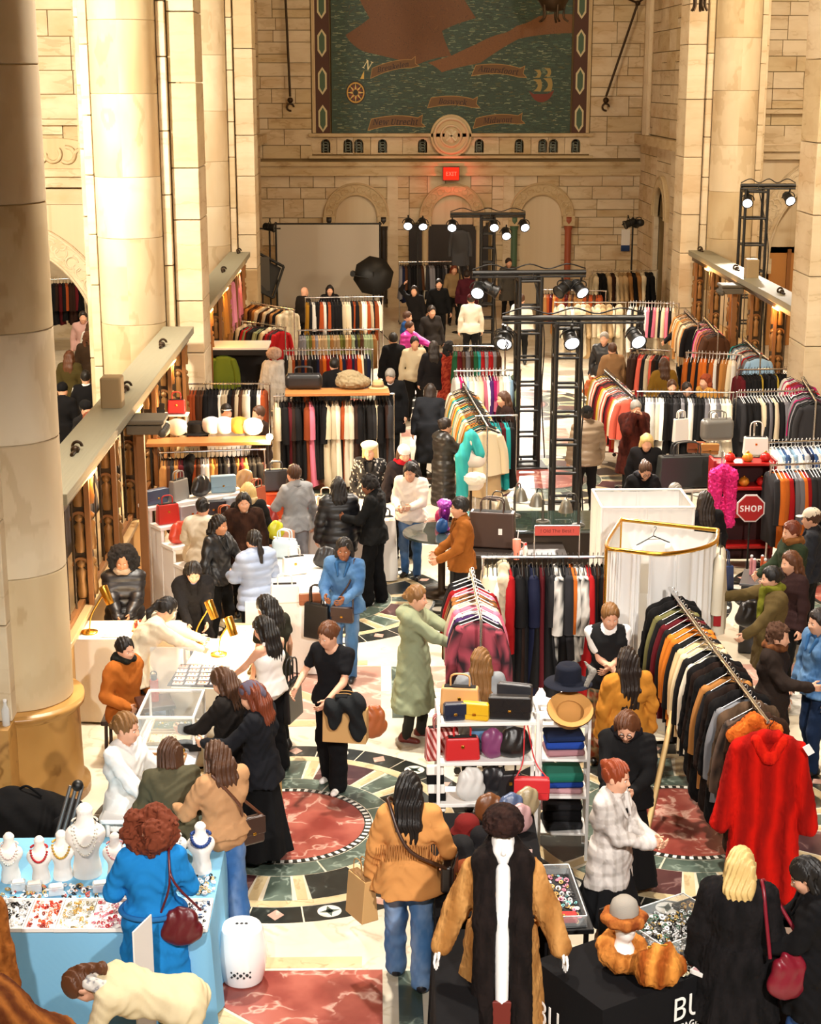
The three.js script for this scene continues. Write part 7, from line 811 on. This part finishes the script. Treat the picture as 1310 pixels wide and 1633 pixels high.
// ring counter
PP(195, 1138, 1.7, 70, 'in loose white sweatshirt selling at the ring counter', { top: 0xe9e7e2, topK: 'sweater', hair: 'lowbun', hc: 'light', bot: 0x131214, L: [.12, .98, .42], R: [-.2, 1.02, .38], flare: .26, hem: .78 });
person({ foot: [-2.6, -15.6], h0: 1.66, h: 1.25, sit: true, yaw: 55, label: 'person in rust knit and dark scarf seated by the pier', top: 0xa85e22, topK: 'knit', scarf: 0x1f211c, hair: 'lowbun', hc: 'black', bot: 0x35598a, botK: 'jeans', hy: -10 });
{ const g = thing('low_stool', 'dark low stool under the person in rust knit', 'stool', [-2.66, 0, -15.68]); obj('seat', rbox(.38, .05, .38, .02, 0, .36, 0), M(0x2c1a12, .6), g); for (const x of [-1, 1]) for (const z of [-1, 1]) obj('leg', rod([x * .15, 0, z * .15], [x * .14, .34, z * .14], .018), M(0x2c1a12, .6), g); }
PP(274, 1224, 1.42, 190, 'in olive jumper with hair clip leaning over ring trays', { h0: 1.6, top: 0x4e4a37, topK: 'sweater', hair: 'bob', hc: 'brown', lean: 22, face: 0, L: [.2, .95, .35], R: [-.2, .95, .3], bot: 0x1a1a1c });
q = PP(352, 1186, 1.66, 215, 'in tan top and wide blue jeans with crossbody bag', { top: 0xb58a62, topK: 'sweater', hair: 'long', hc: 'brown', bot: 0x2c5c96, botK: 'wide', shoe: 0x3a2a20, hp: .5, L: [.25, 1.1, .32], R: [-.05, 1.15, .35], hem: .93, face: 0 });
bag('flap', 0x38231a, q.loc(-.24, .78, -.05), 30, 'dark brown crossbody pouch on the tan top', { s: [.2, .24, .07], strap: [q.torso(-.06, .3, -.16), q.torso(.12, .57, -.04)], sr: .013, strapM: leather(0x5a3420) });
q = PP(412, 1088, 1.68, 250, 'in navy peplum jacket and headscarf holding phone and bag', { top: 0x16171c, topK: 'jacket', hair: 'long', hc: 'auburn', hl: .3, hat: 'headscarf', hatC: 0x5d5666, bot: 0x101012, botK: 'longskirt', L: [.2, 1.15, .42], R: [-.28, .85, .12], hem: .78, flare: .25, hp: .4 });
bag('paper', 0, q.wrist('R').add(V(.02, -.5, .02)), 20, 'crumpled brown paper bag held above the red medallion', { s: [.34, .4, .16], hh: .1 });
{ const p = q.wrist('R').add(V(-.06, .02, .06)); const g = thing('phone', 'dark phone in the headscarf wearer hand', 'phone', p); obj('phone_body', rbox(.075, .15, .01, .004, 0, 0, 0), blackMetal, g).rotation.set(-.8, .4, .5); obj('screen', rbox(.065, .13, .002, .001, 0, 0, .008), M(0x1a1c22, .1), g).rotation.set(-.8, .4, .5); }
PP(366, 1066, 1.66, 240, 'in black jacket half hidden behind the headscarf wearer', { top: 0x1a1614, topK: 'jacket', hair: 'long', hc: 'brown', hl: .34, hp: .5, L: [.2, 1.1, .4] });
q = PP(428, 984, 1.62, 235, 'in white camisole and black trousers at the card table', { top: 0xf2eee8, topK: 'tank', sleeve: 0, hair: 'long', hc: 'black', hl: .3, bot: 0x0f0f11, botK: 'wide', hp: .45, L: [.15, 1.0, .4], R: [-.25, .9, .2], face: 0 });
bag('tote', 0x0f0e10, q.loc(-.3, .5, -.05), 70, 'limp black tote on the white camisole arm', { s: [.36, .4, .1], hh: .22 });
PP(433, 950, 1.66, 230, 'in dark olive gilet leaning to the lamplit pearls', { top: 0x2b2a20, topK: 'vest', sleeve: .2, inner: 0x8a7a5a, hair: 'long', hc: 'black', hl: .2, hp: .5, bot: 0x151515 });
person({ foot: [-2.45, -15.9], h: 1.55, yaw: 105, label: 'person in cream jumper with a braid sorting earring cards', h0: 1.66, top: 0xe6d8ba, topK: 'sweater', hair: 'braid', hc: 'black', hl: .35, lean: 34, hp: .3, L: [.15, .98, .75], R: [-.1, .95, .72], flare: .3, hem: .7, face: 0, bot: 0x2a2622 });
PP(195, 880, 1.6, 5, 'in black puffer seated behind the brass lamp', { top: 0x171314, topK: 'puffer', hair: 'afro', hc: 'black', skin: 'c', hp: .08, L: [.08, 1.02, .34], R: [-.06, 1.0, .34], scarf: 0xb8a088 });
{ const p = at(180, 958, 1.05); const g = thing('phone', 'silver phone held by the black puffer wearer', 'phone', p); obj('phone_body', rbox(.075, .15, .01, .004), M(0x3a3a40, .3), g).rotation.set(-1.0, 0, .4); obj('screen', rbox(.065, .13, .002, .001, 0, 0, .008), M(0xa0a4b0, .1), g).rotation.set(-1, 0, .4); }
PP(306, 890, 1.58, 15, 'in black coat with bowed head behind the cards', { top: 0x151314, topK: 'coat', hair: 'long', hc: 'black', hp: .6, inner: 0x8a8a9a, L: [.1, .98, .36], R: [-.12, .98, .36] });
PP(346, 822, 1.64, 60, 'in shiny black leather jacket talking by the bag shelf', { top: 0x131417, topK: 'leather', hair: 'long', hc: 'black', skin: 'c', L: [.2, 1.1, .35] });
PP(388, 786, 1.64, 10, 'in dark brown furry coat facing the leather jacket', { top: ['fur', 0x3a241a, 0x21130d], topK: 'fur', hair: 'long', hc: 'black', skin: 'b', inner: 0xd8c8b0, hl: .3 });
PP(407, 848, 1.64, 215, 'in pale blue puffer jacket with ponytail', { top: 0x9aa9c4, topK: 'puffer', hair: 'pony', hc: 'black', hl: .22, bot: 0x101012, face: 0, L: [.15, 1.1, .35], R: [-.2, 1.1, .3], hem: .76 });
PP(322, 796, 1.62, 170, 'in cream jumper and white headband at the bags', { top: 0xe8ddc6, topK: 'sweater', hair: 'short', hc: 'black', hat: 'band', hatC: 0xf4f2ee, face: 0, L: [.3, 1.0, .3] });
PP(396, 772, 1.62, 190, 'in black coat with fluffy pale collar and blonde hair', { top: 0x1c1a18, topK: 'coat', hair: 'bob', hc: 'blonde', scarf: ['fur', 0xcfb78e, 0xa8895c], face: 0 });
PP(471, 743, 1.72, 215, 'in light grey jacket beside the orange crates', { top: 0x9b9da0, topK: 'jacket', hair: 'short', hc: 'brown', bot: 0x8a8c90, L: [.2, 1.05, .35] });
q = PP(540, 763, 1.66, 190, 'in short black puffer seen from behind at white table', { top: 0x15161a, topK: 'puffer', hair: 'long', hc: 'black', face: 0, bot: 0x101012, hem: .7, hl: .14 });
PP(597, 758, 1.74, 250, 'in black jacket and white trainers checking a phone', { top: 0x121314, topK: 'jacket', hair: 'curly', hc: 'black', skin: 'd', bot: 0x0e0e10, botK: 'wide', shoe: 0xeceae6, L: [.15, 1.15, .35], R: [-.1, 1.1, .35], hp: .4 });
q = PP(549, 858, 1.68, -15, 'in denim jacket and jeans with long braids', { top: ['denim', 0x2c5684, 0x5c86b0], topK: 'denim', hair: 'braids', hc: 'black', hl: .34, skin: 'd', bot: 0x3a648e, botK: 'jeans', L: [.1, 1.08, .34], R: [-.12, 1.1, .36], hp: .15, hy: 10 });
bag('flap', 0x35201a, q.loc(.02, .74, .16), -15, 'brown box crossbody on the denim jacket', { s: [.26, .19, .08], strap: [q.torso(.1, .3, .13), q.torso(.13, .56, .02)] }); bag('tote', 0x0d0c0e, q.loc(-.3, .5, .12), -30, 'flat black tote beside the denim jacket', { s: [.34, .42, .08], hh: .2 });
q = PP(530, 990, 1.7, -28, 'in black tee and wide trousers on the medallion', { top: 0x151518, topK: 'tee', sleeve: .3, hair: 'lowbun', hc: 'chest', bot: 0x0d0d0f, botK: 'wide', shoe: 0xeeeae4, L: [.12, 1.02, .34], R: [-.26, 1.05, .28], hp: .3, hy: -15, step: .1 });
bag('paper', 0, q.loc(.26, .62, .22), -10, 'large brown paper carrier on the black tee arm', { s: [.42, .32, .18], hh: .14 }); bag('hobo', 0xa0562c, q.loc(.45, .6, .02), 20, 'rust suede bag behind the large paper carrier', { s: [.28, .32, .12] });
{ const p = q.loc(.26, .92, .3); const g = thing('draped_jacket', 'black jacket bundled over the black tee arm', 'jacket', p); obj('bundle', surf([cap(V(-.1, .06, 0), V(.14, .1, 0), .08, .09, .04), cap(V(.12, .08, .03), V(.16, -.2, .03), .08, .07, .05), cap(V(-.08, .05, .03), V(-.06, -.1, .04), .07, .05, .05)], .014, (x, y, z) => .012 * sin(x * 40 + y * 30)), clothM(0x1d1f21), g); obj('bundle_collar', rbox(.12, .03, .08, .012, 0, .16, 0), clothM(0x17181a), g); }
// centre of the hall
q = PP(656, 735, 1.66, -15, 'in white blouse and blue jeans reading a phone', { top: 0xe6dccf, topK: 'sweater', hair: 'long', hc: 'black', hl: .26, bot: 0x315a88, botK: 'jeans', shoe: 0x121212, boot: 1, hp: .4, L: [.08, 1.12, .34], R: [-.1, 1.1, .34] });
bag('tote', 0x1a1718, q.loc(-.36, .48, .06), 10, 'black shopper bag beside the jeans wearer', { s: [.26, .4, .14] }); bag('paper', 0, q.loc(-.3, .4, .18), -10, 'kraft bag standing against the jeans wearer leg', { s: [.2, .34, .12] });
PP(643, 711, 1.66, 20, 'in white beanie and red scarf behind the jeans wearer', { top: 0x2a2426, topK: 'coat', hair: 'bob', hc: 'brown', hat: 'beanie', hatC: 0xf1ede6, scarf: 0xb01c2a });
PP(590, 706, 1.66, -10, 'in cream beret and black printed jacket', { top: ['dots', 0x131214, 0xd8d4cc], topK: 'jacket', hair: 'bob', hc: 'blonde', hat: 'beret', hatC: 0xe6d9b8 });
PP(738, 794, 1.74, -85, 'in tan suede jacket at the round glass table', { top: 0x8f541f, topK: 'jacket', hair: 'short', hc: 'black', skin: 'b', bot: 0x1c1b1c, L: [.2, 1.0, .3], R: [-.18, .98, .28] });
PP(660, 935, 1.68, 75, 'in long sage green trench coat reaching to a rail', { top: 0x8d9476, topK: 'trench', hair: 'lowbun', hc: 'light', L: [.15, 1.15, .5], R: [-.1, 1.12, .48], bot: 0x2b2a24, shoe: 0x6a2018, hood: 1 });
q = PP(652, 1237, 1.7, 178, 'in fringed tan suede jacket and flared jeans', { top: 0xc68a4e, topK: 'jacket', hair: 'long', hc: 'black', hl: .3, bot: 0x3d6a9c, botK: 'flare', shoe: 0x15131a, face: 0, hem: .78, flare: .27, R: [-.28, .95, .12], L: [.3, .85, .08], step: .12 });
bag('paper', 0, q.loc(.36, .5, .1), -60, 'brown paper carrier in the suede jacket wearer hand', { s: [.26, .34, .14], hh: .12 });
bag('flap', 0x1a1414, q.loc(-.3, .82, -.02), 80, 'dark crossbody bag on the fringed suede jacket', { s: [.28, .22, .09], strap: [q.torso(0, .28, -.19), q.torso(.13, .55, -.08), q.torso(.12, .57, .04)], sr: .014, strapM: leather(0x3b2113) });
{ const fr = []; for (let i = 0; i < 22; i++) fr.push(rod([-.2 + i * .019, 1.22, -.165 - .02 * cos(i - 11) * .2], [-.2 + i * .019, 1.12, -.185], .005, .003, 4)); tag(obj('fringe', fr, M(0xa8703a, .9), q.g), null, null, null, 'stuff'); }
// mannequin with the long fur
{ const m = person({ p: [803, 1322], h: 1.78, yaw: -3, name: 'fur_mannequin', cat: 'mannequin', label: 'white mannequin in long leopard tan fur and black scarf', skin: 'w', top: ['pelts', 0xc08c50, 0x9a6834], topK: 'fur', hair: 'none', face: 0, hem: .1, flare: .34, L: [.42, .82, .1], R: [-.42, .85, .1], bot: 0xe8e4de, hp: -.22, grip: .25 });
  const fur = (p, n, a, b) => obj(n, paint(surf(p, .014, (x, y, z) => .014 * (n3(x * 60, y * 40, z * 60) - .5)), PRINT.fur(a, b)), furMat, m.g), s = m.s;
  fur([-1, 1].flatMap(k => [cap(V(k * .06, 1.58, -.06).multiplyScalar(s), V(k * .12, 1.5, .06).multiplyScalar(s), .06, .08, .05), cap(V(k * .12, 1.5, .06).multiplyScalar(s), V(k * .115, 1.15, .2).multiplyScalar(s), .08, .075, .05), cap(V(k * .115, 1.15, .2).multiplyScalar(s), V(k * .13, .3, .3).multiplyScalar(s), .075, .08, .05)]), 'long_fur_scarf', 0x120d0c, 0x1f1715);
  obj('bodice', surf([cap(V(0, 1.46, .1).multiplyScalar(s), V(0, 1.15, .17).multiplyScalar(s), .05, .055, .03), cap(V(0, 1.15, .17).multiplyScalar(s), V(0, .62, .26).multiplyScalar(s), .055, .045, .03)], .014), M(0xf3f0ec, .6), m.g);
  obj('lining', rbox(.14, .6, .03, .01, 0, .36, .3), M(0x6a1c10, .6), m.g);
  const h = thing('fur_hat', 'tall dark brown fur hat on the white mannequin', 'hat', m.loc(0, 1.69, -.035)); obj('fur_crown', paint(surf([ell(V(0, .03, .01), [.135, .07, .145], .05), ell(V(0, .09, 0), [.12, .08, .13], .05)], .012, (x, y, z) => .018 * (n3(x * 60, y * 60, z * 60) - .5)), PRINT.fur(0x1c100e, 0x33201b)), furMat, h); }
// right hand stalls
PP(972, 960, 1.7, 5, 'in black waistcoat, white tee and tartan trousers', { top: 0x1b1b1c, topK: 'vest', sleeve: 0, inner: 0xf2f0ec, innerSleeve: .3, bot: ['plaid', 0xa8482c, 0xd0c8a0, 0x35503a], botK: 'wide', hair: 'short', hc: 'light', hp: .3, L: [-.05, 1.1, .26], R: [.05, 1.04, .27] });
bag('flap', 0x121113, at(975, 1075, .98).add(V(0, -.05, .25)), 5, 'black bum bag over the tartan trousers', { s: [.24, .12, .08] });
PP(1003, 1036, 1.64, 188, 'in amber jacket with long dark hair by the furs', { top: 0xbf7d2c, topK: 'jacket', hair: 'long', hc: 'dark', hl: .4, face: 0, bot: 0x1a1716 });
PP(1003, 1126, 1.68, -15, 'in black cardigan and white collar examining a label', { top: 0x131213, topK: 'jacket', hair: 'bob', hc: 'chest', glasses: 1, scarf: 0x16151a, hp: .55, L: [.1, 1.08, .34], R: [-.1, 1.0, .36], bot: 0x131213, botK: 'longskirt' });
PP(978, 1214, 1.68, 60, 'in checked grey blazer with clasped hands', { top: ['plaid', 0xcfc8c2, 0xa39b93], topK: 'blazer', hair: 'bun', hc: 'red', L: [.03, 1.12, .34], R: [-.02, 1.1, .34], bot: 0x101012, botK: 'skirt', hem: .7, inner: 0x151515 });
q = PP(1183, 1358, 1.68, 165, 'in plush black fur coat with blonde bob', { top: ['fur', 0x0d0c0d, 0x1b1819], topK: 'fur', hair: 'long', hc: 'blonde', hl: .1, face: 0, bot: 0x2f4f7c, botK: 'jeans', hem: .45, flare: .3 });
bag('pouch', 0x7c1226, q.loc(-.36, .72, -.14), 10, 'glossy burgundy leather shoulder bag on black fur coat', { s: [.3, .34, .13], strap: [q.torso(-.17, .52, -.1), q.torso(-.17, .56, .02)], sr: .014, plain: 1 });
PP(1305, 1368, 1.66, -100, 'in long black coat holding a phone by the red coat', { top: 0x121113, topK: 'coat', hair: 'long', hc: 'black', hp: .45, L: [.1, 1.05, .34], R: [-.1, 1.05, .36], bot: 0x2a4f8a, botK: 'jeans' });
PP(768, 1037, 1.62, 180, 'in grey top with very long light brown hair behind shelf', { top: 0x8a8d90, topK: 'sweater', hair: 'long', hc: 'light', hl: .42, face: 0, bot: 0x222222 });
PP(1236, 905, 1.66, -80, 'in olive coat and green scarf pointing with outstretched arm', { top: 0x5a4a2a, topK: 'coat', scarf: 0x6c6c1e, scarfEnd: 1, hair: 'lowbun', hc: 'black', L: [.15, 1.0, .35], R: [-.1, 1.36, .62], hy: -5 });
bag('hobo', 0x1a1614, at(1195, 1000, .75), 0, 'dark bag with tan fur trim under the pointing arm', { s: [.34, .3, .16] });
PP(1266, 880, 1.66, -70, 'in dark plum top with wavy brown hair', { top: 0x33201f, topK: 'sweater', hair: 'long', hc: 'chest', hl: .2 });
PP(1268, 832, 1.7, -75, 'in dark green waxed jacket with tan collar', { top: 0x2d3826, topK: 'jacket', hair: 'short', hc: 'auburn', scarf: 0x8a5a30, L: [.15, 1.05, .34], R: [-.15, 1.05, .34] });
PP(1238, 995, 1.66, 60, 'in brown parka with fur trimmed hood', { top: 0x2b211c, topK: 'coat', hair: 'curly', hc: 'brown', face: 0, scarf: ['fur', 0x7a4a2a, 0x3a2012], R: [-.1, 1.15, .4] });
PP(1312, 972, 1.7, -70, 'in bright denim jacket beside the parka', { top: ['denim', 0x35608f, 0x7aa0c4], topK: 'denim', hair: 'short', hc: 'dark', bot: 0x1b2a44, botK: 'jeans' });
PP(1300, 812, 1.7, -110, 'in dark jacket and pale cap', { top: 0x2b2d33, topK: 'jacket', hair: 'short', hc: 'brown', hat: 'cap', hatC: 0xe9ddc8, face: 0 });
PP(1078, 772, 1.72, -20, 'in black jacket smiling with a hand at the cheek', { top: 0x1c1f26, topK: 'jacket', hair: 'short', hc: 'grey', inner: 0x14100f, R: [-.08, 1.42, .16], glasses: 1, hp: .1 });
PP(1126, 786, 1.68, 185, 'in charcoal coat with long dark hair facing the boa', { top: 0x191719, topK: 'coat', hair: 'long', hc: 'dark', hl: .26, face: 0 });
bag('tote', 0x2a3f70, at(1152, 940, 0), 10, 'blue patterned tote standing by the charcoal coat', { s: [.3, .34, .12], hh: .2 });
PP(1027, 732, 1.66, 10, 'in black dress with pearl necklace looking down', { top: 0x121113, topK: 'sweater', hair: 'bun', hc: 'brown', glasses: 1, hp: .55, scarf: 0x16141a });
PP(1032, 690, 1.66, -5, 'in black wrap with shoulder length blonde hair', { top: 0x161416, topK: 'coat', hair: 'long', hc: 'blonde', hl: .12, hp: .4 });
PP(1013, 638, 1.7, 10, 'in reddish brown fur coat with hands at the mouth', { top: ['fur', 0x4a1c12, 0x2a0e0a], topK: 'fur', hair: 'short', hc: 'grey', L: [.05, 1.45, .2], R: [-.08, 1.47, .18], hp: .3 });
PP(938, 650, 1.72, 195, 'in black and beige puffer behind the truss', { top: 0x8f7a62, topK: 'puffer', hair: 'short', hc: 'dark', hat: 'beanie', hatC: 0x151515, face: 0 });
q = PP(708, 668, 1.66, 110, 'in ankle length black puffer with bun', { top: 0x1b1917, topK: 'puffer', hair: 'bun', hc: 'dark', hem: .3, hood: 1, L: [.1, 1.15, .45], R: [-.1, 1.1, .42], face: 0 });
PP(685, 620, 1.62, 175, 'in long dark overcoat bending to a rail', { h0: 1.7, top: 0x1d1f24, topK: 'coat', hair: 'bob', hc: 'dark', lean: 22, hem: .35, face: 0 });
PP(625, 586, 1.74, -20, 'in black suit and white shirt beside the hat shelf', { top: 0x0f0f11, topK: 'coat', hair: 'short', hc: 'grey', inner: 0xf0eeea, hp: .5 });
PP(661, 537, 1.72, 15, 'in cream cable jumper in the crowded aisle', { top: 0xcfc0a0, topK: 'sweater', hair: 'short', hc: 'black', skin: 'b', bot: 0x1c1b1b });
PP(692, 545, 1.7, 185, 'in black and white colour block coat', { top: 0x1a1719, topK: 'coat', hair: 'long', hc: 'dark', face: 0, bot: 0xd8d0c4, hem: .75 });
PP(716, 545, 1.7, 170, 'in red shawl with curly dark hair', { top: ['leopard', 0xa8442e, 0x7a2018], topK: 'coat', hair: 'curly', hc: 'black', face: 0 });
PP(628, 532, 1.74, 200, 'in dark suit seen from behind near tweed rail', { top: 0x141416, topK: 'coat', hair: 'short', hc: 'black', face: 0 });
PP(652, 513, 1.66, 60, 'in vivid pink jacket stretching an arm', { top: 0xc22a92, topK: 'puffer', hair: 'short', hc: 'brown', L: [.1, 1.2, .5] });
PP(688, 488, 1.74, 20, 'in dark jumper beside the pink jacket', { top: 0x2a2624, topK: 'jacket', hair: 'short', hc: 'dark' });
PP(648, 497, 1.66, 80, 'in royal blue vest close to the pink jacket', { top: 0x1c3f70, topK: 'jacket', hair: 'short', hc: 'brown' });
PP(700, 445, 1.76, 5, 'in black jumper with arms down before the suit rail', { top: 0x111112, topK: 'sweater', hair: 'short', hc: 'black', beard: 1 });
PP(661, 456, 1.68, -10, 'in black top raising an arm before the suit rail', { top: 0x161415, topK: 'sweater', hair: 'long', hc: 'dark', R: [-.25, 1.75, .05] });
PP(724, 423, 1.7, 15, 'in beige jacket next to the suit rail end', { top: 0x8a7250, topK: 'jacket', hair: 'long', hc: 'auburn' });
PP(745, 432, 1.74, 175, 'in maroon jacket beneath the back truss', { top: 0x4a1a24, topK: 'jacket', hair: 'short', hc: 'dark', face: 0 });
PP(752, 470, 1.76, 185, 'in off white jacket and dark red cap', { top: 0xd8cfbf, topK: 'jacket', hair: 'short', hc: 'dark', hat: 'cap', hatC: 0x4a1a18, face: 0 });
PP(811, 412, 1.78, 20, 'in grey jacket near the green colonnette', { top: 0x57544f, topK: 'coat', hair: 'short', hc: 'dark' });
PP(832, 470, 1.7, 180, 'in white blouse beneath the rear lamps', { top: 0xeae4da, topK: 'sweater', hair: 'short', hc: 'brown', face: 0 });
PP(484, 458, 1.72, 130, 'in dark jumper with shaven head before the backdrop', { top: 0x26211d, topK: 'sweater', hair: 'bald', face: 0 });
PP(526, 455, 1.68, 5, 'in black wrap standing before the backdrop', { top: 0x161314, topK: 'coat', hair: 'bob', hc: 'black' });
PP(806, 625, 1.68, -75, 'in dark brown top with long hair by the truss', { top: 0x2a1a16, topK: 'sweater', hair: 'long', hc: 'brown', hl: .3 });
PP(965, 530, 1.74, -20, 'in black leather coat near white dresses', { top: 0x17181b, topK: 'leather', hair: 'short', hc: 'grey' });
q = PP(978, 548, 1.68, 190, 'in tan coat and jeans carrying an orange bag', { top: 0x8d6a48, topK: 'coat', hair: 'short', hc: 'brown', bot: 0x35598a, botK: 'jeans', face: 0, hem: .62 });
bag('hobo', 0xb55a1f, q.loc(.38, .62, 0), 10, 'large orange leather bag beside the tan coat', { s: [.46, .42, .18] });
PP(1094, 503, 1.68, -50, 'in black blouse reaching towards white shirts', { top: 0x141213, topK: 'sweater', hair: 'long', hc: 'light', R: [-.2, 1.1, .5] });
PP(1060, 572, 1.64, 185, 'in mustard coat with long brown hair', { top: 0x7d5c1e, topK: 'coat', hair: 'long', hc: 'brown', hl: .3, face: 0 });
PP(1128, 598, 1.66, -60, 'in camel coat with copper curls', { top: 0xb9863f, topK: 'coat', hair: 'curly', hc: 'red' });
PP(1072, 606, 1.6, 0, 'in black top peering over the black and white rail', { top: 0x161516, topK: 'sweater', hair: 'bun', hc: 'brown' });
PP(1095, 610, 1.6, 20, 'in dark coat peering beside the black top', { top: 0x1c1a1a, topK: 'coat', hair: 'short', hc: 'dark' });
PP(360, 645, 1.72, 20, 'in white shirt and cap behind the bonnets', { top: 0xd8d2c8, topK: 'sweater', hair: 'short', hc: 'black', hat: 'band', hatC: 0xe8e4dc });
PP(415, 648, 1.7, -60, 'in dark brown jumper behind the amber bonnet', { top: 0x2a1d16, topK: 'sweater', hair: 'short', hc: 'brown' });
PP(534, 572, 1.72, 200, 'in black jacket behind the long black handbag', { top: 0x161517, topK: 'jacket', hair: 'short', hc: 'black', face: 0 });
PP(134, 640, 1.7, 60, 'in black jacket with a dark headscarf behind the screen', { top: 0x1a1818, topK: 'jacket', hair: 'short', hc: 'black', hat: 'beanie', hatC: 0x131213 });
PP(140, 658, 1.68, 80, 'in charcoal coat in profile behind the screen', { top: 0x1d1b1c, topK: 'coat', hair: 'short', hc: 'auburn' });
PP(98, 612, 1.72, 170, 'in black hooded coat beyond the screen', { top: 0x0f0e10, topK: 'coat', hair: 'none', hat: 'beanie', hatC: 0x0f0e10, face: 0 });
PP(136, 592, 1.72, 190, 'in black vest and white sleeves beyond the screen', { top: 0x131214, topK: 'vest', inner: 0xe8e4dc, innerSleeve: 1, hair: 'short', hc: 'black', face: 0 });
PP(140, 530, 1.7, 185, 'in brown coat with curly hair under the arch', { top: 0x3a2a1c, topK: 'coat', hair: 'curly', hc: 'chest', face: 0 });
PP(145, 512, 1.7, 150, 'in white shirt under the aisle arch', { top: 0xd8d4cc, topK: 'sweater', hair: 'long', hc: 'brown', face: 0 });
PP(132, 497, 1.72, 10, 'in pink top facing out under the aisle arch', { top: 0xb08a80, topK: 'sweater', hair: 'short', hc: 'dark' });
PP(110, 560, 1.68, 170, 'in olive parka under the aisle arch', { top: 0x4a4020, topK: 'coat', hair: 'long', hc: 'chest', face: 0 });
// white fur mannequin and hanging extras
{ const p = at(437, 556, 1.75); const g = thing('dress_form', 'dress form in white fluffy fur beside the black stall', 'mannequin', [p.x, 0, p.z]); obj('stand', [rod([0, 0, 0], [0, .8, 0], .02), cyl(.16, .16, .03, 0, .015, 0)], darkBronze, g); obj('form', surf([cap(V(-.08, 1.0, 0), V(.08, 1.0, 0), .13, .13, .05), cap(V(-.1, 1.35, 0), V(.1, 1.35, 0), .12, .12, .05), cap(V(0, 1.4, 0), V(0, 1.55, 0), .06, .05, .04)], .03), M(0xd8d0c4, .7), g); obj('white_fur', paint(surf([cap(V(-.12, 1.42, 0), V(-.2, .9, .04), .12, .14, .06), cap(V(.12, 1.42, 0), V(.2, .9, .04), .12, .14, .06), cap(V(-.05, 1.4, .08), V(-.06, .7, .1), .1, .12, .06), cap(V(.05, 1.4, .08), V(.06, .7, .1), .1, .12, .06)], .024, (x, y, z) => .03 * (n3(x * 40, y * 40, z * 40) - .5)), PRINT.fur(0xd8d4ce, 0xf2efea)), furMat, g); obj('fur_hat', paint(surf([ell(V(0, 1.66, 0), [.15, .12, .15], .05)], .02, (x, y, z) => .03 * (n3(x * 50, y * 50, z * 50) - .5)), PRINT.fur(0xb09888, 0xd8b8a8)), furMat, g); }
{ const p = at(752, 694, 1.62); const g = thing('teal_scarf_form', 'dress form draped in a turquoise scarf and white fur', 'mannequin', [p.x, 0, p.z]); obj('stand', [rod([0, 0, 0], [0, .8, 0], .02), cyl(.16, .16, .03, 0, .015, 0)], darkBronze, g); obj('form', surf([cap(V(-.08, .9, 0), V(.08, .9, 0), .12, .12, .05), cap(V(-.1, 1.25, 0), V(.1, 1.25, 0), .12, .12, .05), ell(V(0, 1.52, 0), [.08, .11, .09], .04), cap(V(0, 1.3, 0), V(0, 1.5, 0), .05, .05, .04)], .024), M(0xe4d8cc, .6), g); obj('turquoise_scarf', surf([cap(V(0, 1.6, -.02), V(-.13, 1.3, .05), .09, .1, .04), cap(V(-.13, 1.3, .05), V(-.14, .75, .12), .1, .09, .04), cap(V(0, 1.6, -.02), V(.13, 1.35, .03), .09, .08, .04)], .02, (x, y, z) => .01 * sin(x * 60 + y * 10)), M(0x2aa6a6, .8), g); obj('white_muff', surf([ell(V(.05, 1.0, .16), [.17, .1, .1], .04)], .02, (x, y, z) => .03 * (n3(x * 50, y * 50, z * 50) - .5)), M(0xece4d4, .95), g); }
{ const g = thing('grey_suit', 'grey suit jacket hung high before the end door', 'jacket', [2.2, 2.9, -44.5]); obj('suit_body', clothGeo(.95, .24, .24, .06, .08, .6, 9), M(0x3a3a3d, .9), g); obj('hanger', hangGeo, hangMats[0], g); obj('stand_pole', rod([0, -2.9, -.1], [0, .04, 0], .02), blackMetal, g); obj('stand_foot', cyl(.2, .2, .02, 0, -2.89, -.1), blackMetal, g); }
scene.traverse(o => { if (o.isMesh) { o.castShadow = true; o.receiveShadow = true; } });
renderer.render(scene, camera);
